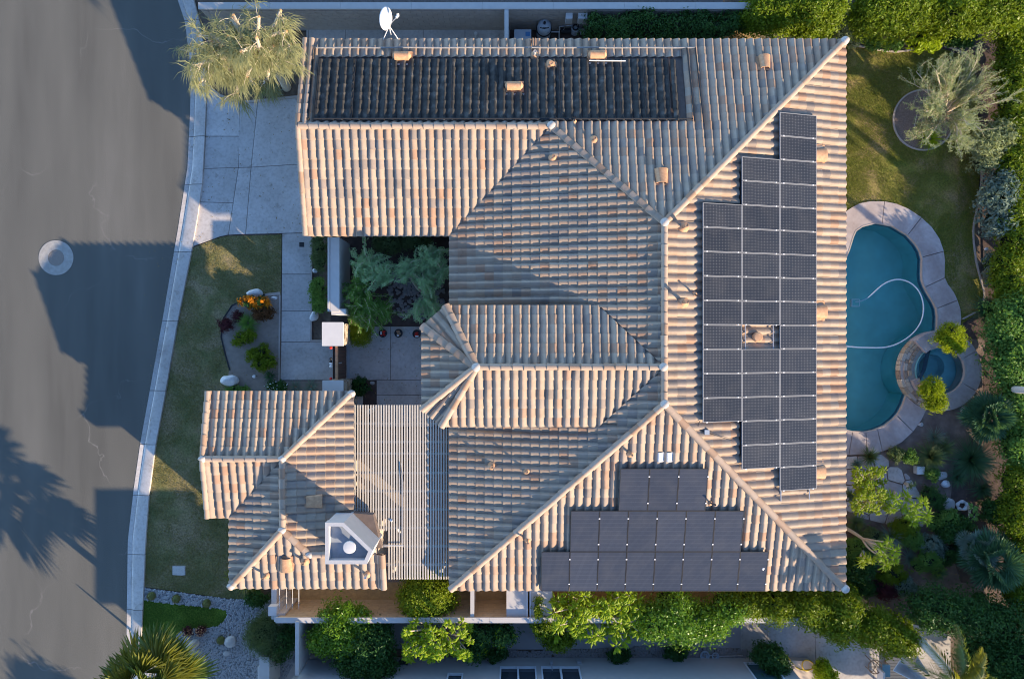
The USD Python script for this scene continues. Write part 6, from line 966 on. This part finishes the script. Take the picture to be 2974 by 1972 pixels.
def rosette_tree(name, label, base, heads, n, L, Wd, m, seed, up=(-.3, .9), cat_='shrub', bark='bark_pale', separate=True, droop=.3):
    r = np.random.default_rng(seed); b = np.array([*G(*base), 0]); t = thing(name, label, cat_, b); fork = b + (np.mean([W(*h) for h in heads], 0) - b) * .45; part(t, 'trunk', tube(spline([b - [0, 0, .05], (b + fork) / 2 + [.03, 0, 0], fork], 8), np.linspace(.08, .055, 8), 8), M[bark]); rest = []
    for h in heads: e = W(*h); rest.append(tube(spline([fork, (fork + e) / 2 + r.normal(0, .05, 3), e], 7), np.linspace(.045, .02, 7), 6))
    part(t, 'limbs', cat(rest), M[bark])
    for h in heads: part(t, 'leaf_cluster', rosette(W(*h), n, L, Wd, r, up, droop), M[m])
    return t
hr = np.random.default_rng(200)
rosette_tree('magnolia_shrub', 'sunlit shrub of rounded leaf rosettes over the shaded patio', (1300, 1800), [(1175 + hr.uniform(0, 190), 1805 + hr.uniform(0, 110), hr.uniform(1.7, 2.6)) for _ in range(95)], 16, .24, .095, 'l_lime', 201)
rosette_tree('plumeria_tree', 'broad sunlit tree of long-leaved rosettes below the black panels', (1720, 1730), [(1610 + hr.uniform(0, 255), 1722 + hr.uniform(0, 125), hr.uniform(1.3, 2.3)) for _ in range(105)] + [(1720, 1850, 2.2), (1790, 1875, 2.2), (1810, 1858, 2.0), (1680, 1835, 2.0), (1845, 1800, 2.0)], 15, .40, .085, 'l_lime', 202, (-.35, .8), 'tree')
rosette_tree('lime_shrub', 'brightest lime-green leafy shrub beside the house eave', (2510, 1400), [(2478 + hr.uniform(0, 105), 1362 + hr.uniform(0, 125), hr.uniform(1.3, 2.4)) for _ in range(95)], 15, .21, .065, 'l_yellow', 203)
rosette_tree('rosette_shrub', 'sunlit narrow-leaved rosette shrub with a white bloom next to the lime shrub', (2600, 1430), [(2605, 1450, 2.1), (2590, 1475, 2.0), (2620, 1470, 2.0), (2630, 1440, 1.9), (2585, 1440, 1.9)], 40, .30, .042, 'l_lime', 204, (-.2, 1.0)); rosette_tree('rosette_shrub', 'largest sunlit narrow-leaved rosette shrub over the flagstones', (2640, 1450), [(2655, 1470, 2.2), (2680, 1460, 2.2), (2690, 1490, 2.2), (2660, 1495, 2.2), (2640, 1490, 2.1), (2690, 1510, 2.1), (2650, 1515, 2.0)], 44, .31, .042, 'l_lime', 205, (-.2, 1.0))
rosette_tree('rosette_shrub', 'sunlit narrow-leaved rosettes on a bare leaning trunk by the roof corner', (2450, 1530), [(2555, 1590, 2.3), (2580, 1575, 2.3), (2560, 1615, 2.2), (2600, 1600, 2.2), (2595, 1625, 2.1), (2570, 1640, 2.0)], 44, .31, .042, 'l_lime', 206, (-.2, 1.0)); rosette_tree('rosette_shrub', 'yellowish narrow-leaved rosettes nearest the roof edge', (2500, 1590), [(2510, 1620, 2.0), (2530, 1625, 2.0), (2500, 1632, 1.9)], 44, .28, .042, 'l_yellow', 207, (-.2, 1.0)); rosette_tree('rosette_shrub', 'small dark green rosette above the flagstones', (2630, 1405), [(2640, 1412, .9), (2650, 1405, .9)], 26, .2, .03, 'l_grassy', 208, (-.1, 1.1)); rosette_tree('papaya_plant', 'broad-lobed bright green plant beside the ring ornament', (2810, 1470), [(2825, 1475, .8), (2830, 1500, .7), (2810, 1515, .6)], 11, .26, .10, 'l_soft', 209, (-.1, .6))
for base, B, k, lab in (((2735, 985), [bl(2760, 965, 1.2, .42, .32, .4), bl(2745, 985, 1.1, .45, .35, .4), bl(2770, 1000, 1.0, .4, .35, .35)], 211, 'yellow-green feathery shrub overhanging the upper spa edge'), ((2668, 1128), [bl(2700, 1130, 1.1, .45, .42, .42), bl(2712, 1165, 1.0, .4, .38, .4)], 212, 'yellow-green feathery shrub in the terracotta pot at the spa')):
    r = np.random.default_rng(k); t = thing('potted_shrub', lab, 'shrub', (*G(*base), SZ)); p, nn = on_blobs(B, 3600, r); part(t, 'foliage', leaf_mesh(p, nn, .11, .028, r, .8), M['l_yellow']); part(t, 'branches', core(B, .62), M['l_core']); part(t, 'stem', tube([(*G(*base), SZ), tuple(np.mean([b[:3] for b in B], 0))], .03, 6), M['bark'])
c = np.array([*G(2662, 1122), SZ]); t = thing('terracotta_pot', 'large terracotta pot on the spa coping', 'pot', c); part(t, 'pot', lathe([(0, 0), (.16, 0), (.24, .36), (.27, .38), (.27, .44), (.21, .44), (.2, .38), (0, .36)], c, 28), M['terracotta'], 40); part(t, 'soil', cyl(c + [0, 0, .36], .2, .02), M['soil'])
c = np.array([*G(2722, 992), SZ]); t = thing('terracotta_pot', 'terracotta pot hidden under the upper spa shrub', 'pot', c); part(t, 'pot', lathe([(0, 0), (.14, 0), (.2, .32), (.17, .32), (.15, .27), (0, .26)], c, 24), M['terracotta'], 40); part(t, 'soil', cyl(c + [0, 0, .25], .16, .02), M['soil'])
# palms
def fan_frond(o, d, L, span, r, nl=26, droop=.25):
    """A fan leaf: a petiole from o along d, then pleated leaflets spread over span."""
    d = unit(np.array(d, float)); s = np.cross(d, [0, 0, 1.0]); s = unit(s) if np.linalg.norm(s) > .01 else np.array([1.0, 0, 0]); n = np.cross(s, d); hub = o + d * L * .42; th = np.linspace(-span / 2, span / 2, nl); V, Fs = [], []
    for i, a in enumerate(th):
        q = d * math.cos(a) + s * math.sin(a); ll = L * .62 * (1 - .28 * abs(a) / (span / 2)) * r.uniform(.92, 1.06); e = np.cross(n, q); w = ll * span / nl * .50; mid = hub + q * ll * .6 + n * (.02 if i % 2 else -.02) * L - np.array([0, 0, .06 * L]); tip = hub + q * ll - np.array([0, 0, droop * ll * r.uniform(.7, 1.3)]); k = len(V)
        V += [hub, mid + e * w, tip, mid - e * w]; Fs += [[k, k + 1, k + 2], [k, k + 2, k + 3]]
    p = unit(np.cross(d, [0.1, 0, 1])) * .018; k = len(V); V += [o + p, o - p, hub + p, hub - p]; Fs += [[k, k + 1, k + 3], [k, k + 3, k + 2]]
    return dict(v=np.array(V), f=np.array(Fs))
def fan_palm(label, base, top, n, L, m, seed, span=3.4, up=(-.3, 1.3), name='fan_palm', nl=26, m2=None, skirt=True):
    r = np.random.default_rng(seed); b = np.array(base, float); c = np.array(top, float); t = thing(name, label, 'palm', b); part(t, 'trunk', tube(spline([b - [0, 0, .1], (b + c) / 2, c - [0, 0, .16]], 10), np.linspace(.17, .12, 10), 10), M['palm_bark'])
    part(t, 'heart', straps(c, 46, L * .55, .05, r, (.5, 1.5), .1), M[m])
    for i in range(n):
        th = i * 2.399 + r.normal(0, .15); el = up[0] + (up[1] - up[0]) * ((i + .5) / n) + r.normal(0, .06); part(t, 'frond', fan_frond(c, (math.cos(th) * math.cos(el), math.sin(th) * math.cos(el), math.sin(el)), L * r.uniform(.85, 1.1), span, r, nl), M[m2 if m2 and i % 3 == 0 else m])
    return t
b0 = np.array([-12.75, -12.2, 0]); fan_palm('large sunlit fan palm by the pebble bed at the street corner', b0, b0 + [-.15, -.1, 3.2], 30, 2.1, 'l_palm_lit', 301, 3.3, (-.35, 1.25), nl=30, m2='l_palm')
fan_palm('blue-green bushy fan palm beside the spa', (*G(2800, 1190), 0), (*G(2868, 1210, 1.1), 1.1), 26, 1.05, 'l_palm_blue', 302, 3.6, (-.2, 1.35), nl=34); fan_palm('spreading fan palm in the lower right garden', (*G(2800, 1570), 0), (*G(2880, 1630, 1.3), 1.3), 22, 1.35, 'l_palm_blue', 303, 3.4, (-.25, 1.2), nl=34); fan_palm('smaller silvery fan palm above the spreading palm', (*G(2790, 1560), 0), (*G(2835, 1590, 1.1), 1.1), 14, .95, 'l_grey', 304, 3.0, (-.1, 1.2), nl=28)
def feather_frond(o, d, L, r, n=44, droop=.5, w=.38):
    d = unit(np.array(d, float)); s = unit(np.cross(d, [0, 0, 1.0])); P = []
    for i in range(n + 1): t = i / n; P.append(o + d * L * t * (1 - .12 * t) - np.array([0, 0, droop * L * t ** 2.1]))
    P = np.array(P); T = unit(np.gradient(P, axis=0)); V, Fs = [], []
    for i in range(4, n + 1):
        t = i / n; ll = w * (math.sin(math.pi * min(1, t * .9 + .12)) ** .6) * r.uniform(.85, 1.1)
        for sg in (-1, 1): q = unit(s * sg * .9 + T[i] * .55 + np.array([0, 0, -.25 + r.normal(0, .12)])); e = T[i] * .016; k = len(V); V += [P[i] - e, P[i] + e, P[i] + q * ll * .6 + e * .9, P[i] + q * ll - np.array([0, 0, .10 * ll / .3])]; Fs += [[k, k + 1, k + 2], [k, k + 2, k + 3]]
    k = len(V); rw = s * .014
    for i in range(n + 1): V += [P[i] + rw * (1 - i / n), P[i] - rw * (1 - i / n)]
    for i in range(n): Fs += [[k + 2 * i, k + 2 * i + 1, k + 2 * i + 3], [k + 2 * i, k + 2 * i + 3, k + 2 * i + 2]]
    return dict(v=np.array(V), f=np.array(Fs))
def feather_palm(label, base, top, n, L, m, seed, up=(-.1, 1.2), name='feather_palm', m2=None):
    r = np.random.default_rng(seed); b, c = np.array(base, float), np.array(top, float); t = thing(name, label, 'palm', b); part(t, 'trunk', tube(spline([b - [0, 0, .1], (b + c) / 2 + [.05, 0, 0], c], 12), np.linspace(.18, .12, 12), 12), M['palm_bark'], True)
    for i in range(n): th = i * 2.399 + .4; el = up[0] + (up[1] - up[0]) * (i + .5) / n; part(t, 'frond', feather_frond(c, (math.cos(th) * math.cos(el), math.sin(th) * math.cos(el), math.sin(el)), L * r.uniform(.85, 1.1), r), M[m2 if m2 and i % 2 else m])
    return t
feather_palm('feather palm with a white ringed trunk and yellow sunlit fronds in the lower right', (15.6, -11.25, 0), (15.0, -11.55, 4.7), 17, 2.0, 'l_palm_lit', 305, (-.15, 1.1), m2='l_palm')
# trees beyond the frame whose shadows fall into it
for k, (x, y, z, L) in enumerate(((22.6, 1.2, 4.3, 1.5), (23.5, -2.6, 5.6, 1.6))): feather_palm(f'feather palm past the right hedge, {["nearer the garden corner", "taller, nearer the spa"][k]}', (x, y, 0), (x + .1, y - .1, z), 9, L, 'l_palm', 310 + k, (-.1, 1.1))
for k, (x, y, z, rx, ry, rz, lab) in enumerate(((21.5, -13.0, 2.8, 2.0, 2.0, 2.4, 'dense round tree past the lower right corner'), (16.5, -15.2, 2.4, 2.0, 1.6, 2.0, 'dense round tree behind the shade sail'), (-11.6, -20.2, 2.2, 1.0, 1.0, 1.3, 'round tree in the yard below the street corner'))): shrub('round_tree', lab, 'tree', [(x, y, z, rx, ry, rz)], 'l_hedge', 5000, .16, .09, 320 + k)
# the feathery street tree
def weeping_tree():
    r = np.random.default_rng(401); b = np.array([*G(832, 255), 0]); t = thing('weeping_tree', 'sunlit feathery weeping tree leaning over the kerb and driveway', 'tree', b); fork = W(758, 172, 3.2); part(t, 'trunk', tube(spline([b - [0, 0, .1], b + (fork - b) * .5 + [.1, .1, 0], fork], 12), np.linspace(.19, .14, 12), 12), M['bark_pale'], True)
    ends = [((560, 196), 3.6), ((545, 150), 3.5), ((580, 240), 3.0), ((690, 270), 2.8), ((640, 183), 3.5), ((615, 120), 4.0), ((600, 95), 3.9), ((575, 105), 3.9), ((660, 105), 4.3), ((678, 45), 4.2), ((672, 55), 4.3), ((752, 50), 4.6), ((815, 32), 4.5), ((832, 92), 4.3), ((795, 135), 4.0), ((812, 175), 3.7), ((775, 235), 3.0), ((718, 222), 3.3), ((700, 150), 4.6), ((745, 110), 4.9), ((660, 200), 3.4), ((620, 155), 3.8), ((845, 130), 3.8)]
    tips = []; br = []
    for (px, py), z in ends:
        e = W(px, py, z); m = (fork + e) / 2 + r.normal(0, .12, 3) + [0, 0, .25]; c = spline([fork, m, e], 14); part(t, 'limb', tube(c, np.linspace(.11, .05, 14), 8), M['bark_pale'], True)
        part(t, 'cut_end', lathe([(0, -.03), (.05, -.02), (.055, .03), (0, .05)], e, 8), M['cutwood'])
        for k in range(9):
            i = int(r.integers(7, 14)); o = c[i]; d = unit(r.normal(size=3) + np.array([-.35, -.55, -.25])) * r.uniform(.3, .75); q = o + d; br.append(tube(spline([o, o + d * .5 + [0, 0, .07], q - [0, 0, .05]], 5), np.linspace(.014, .005, 5), 4)); tips.append((o + d * .5, d)); tips.append((q, d)); tips.append((q + [0, 0, -.05], d))
    part(t, 'twigs', cat(br), M['bark_pale']); V = []
    for o, d in tips:
        n = 11; dirs = unit(unit(d)[None] * .9 + r.normal(size=(n, 3)) * .55 + np.array([0, -.35, -.35])); L = r.uniform(.25, .75, n); s = unit(np.cross(dirs, [0, 0, 1.0])) * .0085; p0 = o + r.normal(0, .05, (n, 3)); p1 = p0 + dirs * (L * .5)[:, None]; p2 = p1 + unit(dirs + [0, -.2, -.75]) * (L * .5)[:, None]
        V.append(np.stack([p0 + s, p0 - s, p1 + s, p1 - s, p2], 1))
    V = np.concatenate(V); i = np.arange(len(V))[:, None] * 5; part(t, 'foliage', dict(v=V.reshape(-1, 3), f=np.concatenate([i + [[0, 1, 3]], i + [[0, 3, 2]], i + [[2, 3, 4]]], 1).reshape(-1, 3)), M['l_weep'])
weeping_tree()
def silver_tree():
    r = np.random.default_rng(402); b = np.array([*G(2690, 360), 0]); t = thing('silver_tree', 'open silvery-green tree in the round bed on the back lawn', 'tree', b); fork = b + [.1, .1, .9]; part(t, 'trunk', tube([b - [0, 0, .05], b + [.03, .04, .5], fork], [.12, .10, .09], 10), M['bark_pale'], True); br, Ls = [], []
    for k in range(44):
        a = r.uniform(0, 6.28); rad = r.uniform(.35, 1.0) ** .7; e = np.array([*G(2748 + 165 * rad * math.cos(a), 296 - 135 * rad * math.sin(a), 2.2), r.uniform(1.6, 2.9)]); e[:2] = np.clip(e[:2], [b[0] - 1.5, b[1] - 1.5], [b[0] + 2.6, b[1] + 2.3]); c = spline([fork, fork + (e - fork) * .5 + [0, 0, .2] + r.normal(0, .1, 3), e], 12); (part(t, 'limb', tube(c, np.linspace(.045, .012, 12), 6), M['bark_pale']) if k < 14 else br.append(tube(c, np.linspace(.03, .008, 12), 5)))
        for j in range(13):
            o = c[int(r.integers(4, 12))]; d = unit(unit(e - fork) + r.normal(size=3) * .55 + [.2, .2, .2]) * r.uniform(.35, .75); q = spline([o, o + d * .5 + r.normal(0, .03, 3), o + d], 8); br.append(tube(q, np.linspace(.008, .003, 8), 3)); m = 46; p = q[r.integers(1, 8, m)] + r.normal(0, .035, (m, 3)); Ls.append(p)
    part(t, 'twigs', cat(br), M['bark_pale']); p = np.concatenate(Ls); part(t, 'foliage', leaf_mesh(p, np.tile([0, 0, 1.0], (len(p), 1)), .065, .026, r, .9), M['l_silver'])
silver_tree()

for k, (px, py, z, n, L, Wd, m, lab) in enumerate(((2470, 1440, .1, 120, .35, .03, 'l_grassy', 'olive tuft between the house eave and the flagstones'), (2735, 1300, .2, 260, .7, .022, 'l_grassy', 'straw-green fountain grass beside the dark strappy clump'), (2780, 1385, .15, 200, .55, .024, 'l_palm_blue', 'dark strappy tuft below the largest dark clump'), (2850, 1420, .2, 200, .6, .028, 'l_palm_blue', 'dark spiky clump at the hedge below the palm trunk'), (2640, 1620, .15, 160, .45, .03, 'l_grey', 'grey-green strappy clump between the red-brown shrub and fan palm'), (2720, 1660, .15, 180, .5, .028, 'l_palm_blue', 'dark strappy clump at the edge of the dark hedge'))): strap_plant('strappy_clump', lab, 'plant', px, py, z, n, L, Wd, m, 500 + k, (.1, 1.3), .45)
for k, (px, py, lab) in enumerate(((2760, 1540, 'dark leafy shrub between the flat rock and the spreading fan palm'), (2880, 1480, 'broad dark shrub at the hedge foot beside the ring ornament'), (2480, 1655, 'dark leafy shrub below the yellowish rosettes'), (2430, 1735, 'lime-tipped shrub at the roof corner below the mortar cap'))): shrub('garden_shrub', lab, 'shrub', [bl(px, py, .45, .5, .45, .45), bl(px + 30, py - 16, .4, .38, .35, .4)], 'l_hedge' if k == 3 else 'l_hedge_dk', 2600, .12, .06, 520 + k)
def litter(name, poly, n, label, seed):
    r = np.random.default_rng(seed); a, b, c, d = poly.bounds; from shapely import contains_xy
    q = np.c_[r.uniform(a, c, n), r.uniform(b, d, n)]; q = q[contains_xy(poly, q[:, 0], q[:, 1])]; single(name, leaf_mesh(np.c_[q, np.full(len(q), .052)], np.tile([0, 0, 1.0], (len(q), 1)), .06, .03, r, .25), M['l_dry'], label, 'leaves', kind='stuff')
litter('fallen_leaves', GP([(560, 250), (900, 280), (900, 690), (560, 720)]), 170, 'dry leaves scattered on the driveway', 601); litter('fallen_leaves', GP([(2380, 600), (2800, 600), (2800, 1330), (2380, 1330)]).intersection(cop), 60, 'dry leaves on the pool coping', 602); litter('fallen_leaves', GP([(420, 700), (815, 690), (815, 1110), (480, 1150), (430, 1440)]), 260, 'dry leaves on the front lawn', 603); litter('fallen_leaves', GP([(2440, 1320), (2900, 1320), (2900, 1720), (2440, 1720)]), 420, 'dry leaves on the garden soil', 604); litter('fallen_leaves', GP([(1000, 950), (1260, 950), (1260, 1240), (1000, 1240)]), 60, 'dry leaves on the courtyard patio', 605)

single('post', tube([(*G(516, 1940), -.05), (*G(516, 1940), 1.72)], [.085, .02], 8), M['wood_old'], 'slim tapering post under the fan palm, its shadow crossing the kerb', 'post')

for k, (px, py, m, lab) in enumerate(((2530, 1555, 'l_grassy', 'olive shrub under the leaning rosette trunk'), (2490, 1580, 'l_soft', 'green shrub at the eave between the rosettes and the strappy clump'), (2625, 1525, 'l_hedge', 'leafy shrub at the lower edge of the flagstones'), (2690, 1625, 'l_soft', 'soft green shrub right of the grey-green strappy clump'), (2770, 1600, 'l_hedge_dk', 'dark shrub touching the spreading fan palm'), (2745, 1500, 'l_soft', 'small green shrub below the flat grey rock'), (2590, 1660, 'l_hedge', 'leafy shrub below the leaning rosettes'))): shrub('garden_shrub', lab, 'shrub', [bl(px, py, .4, .42, .36, .42), bl(px - 24, py + 16, .3, .32, .3, .32), bl(px + 20, py + 18, .3, .28, .28, .3)], m, 2200, .12, .04, 540 + k)
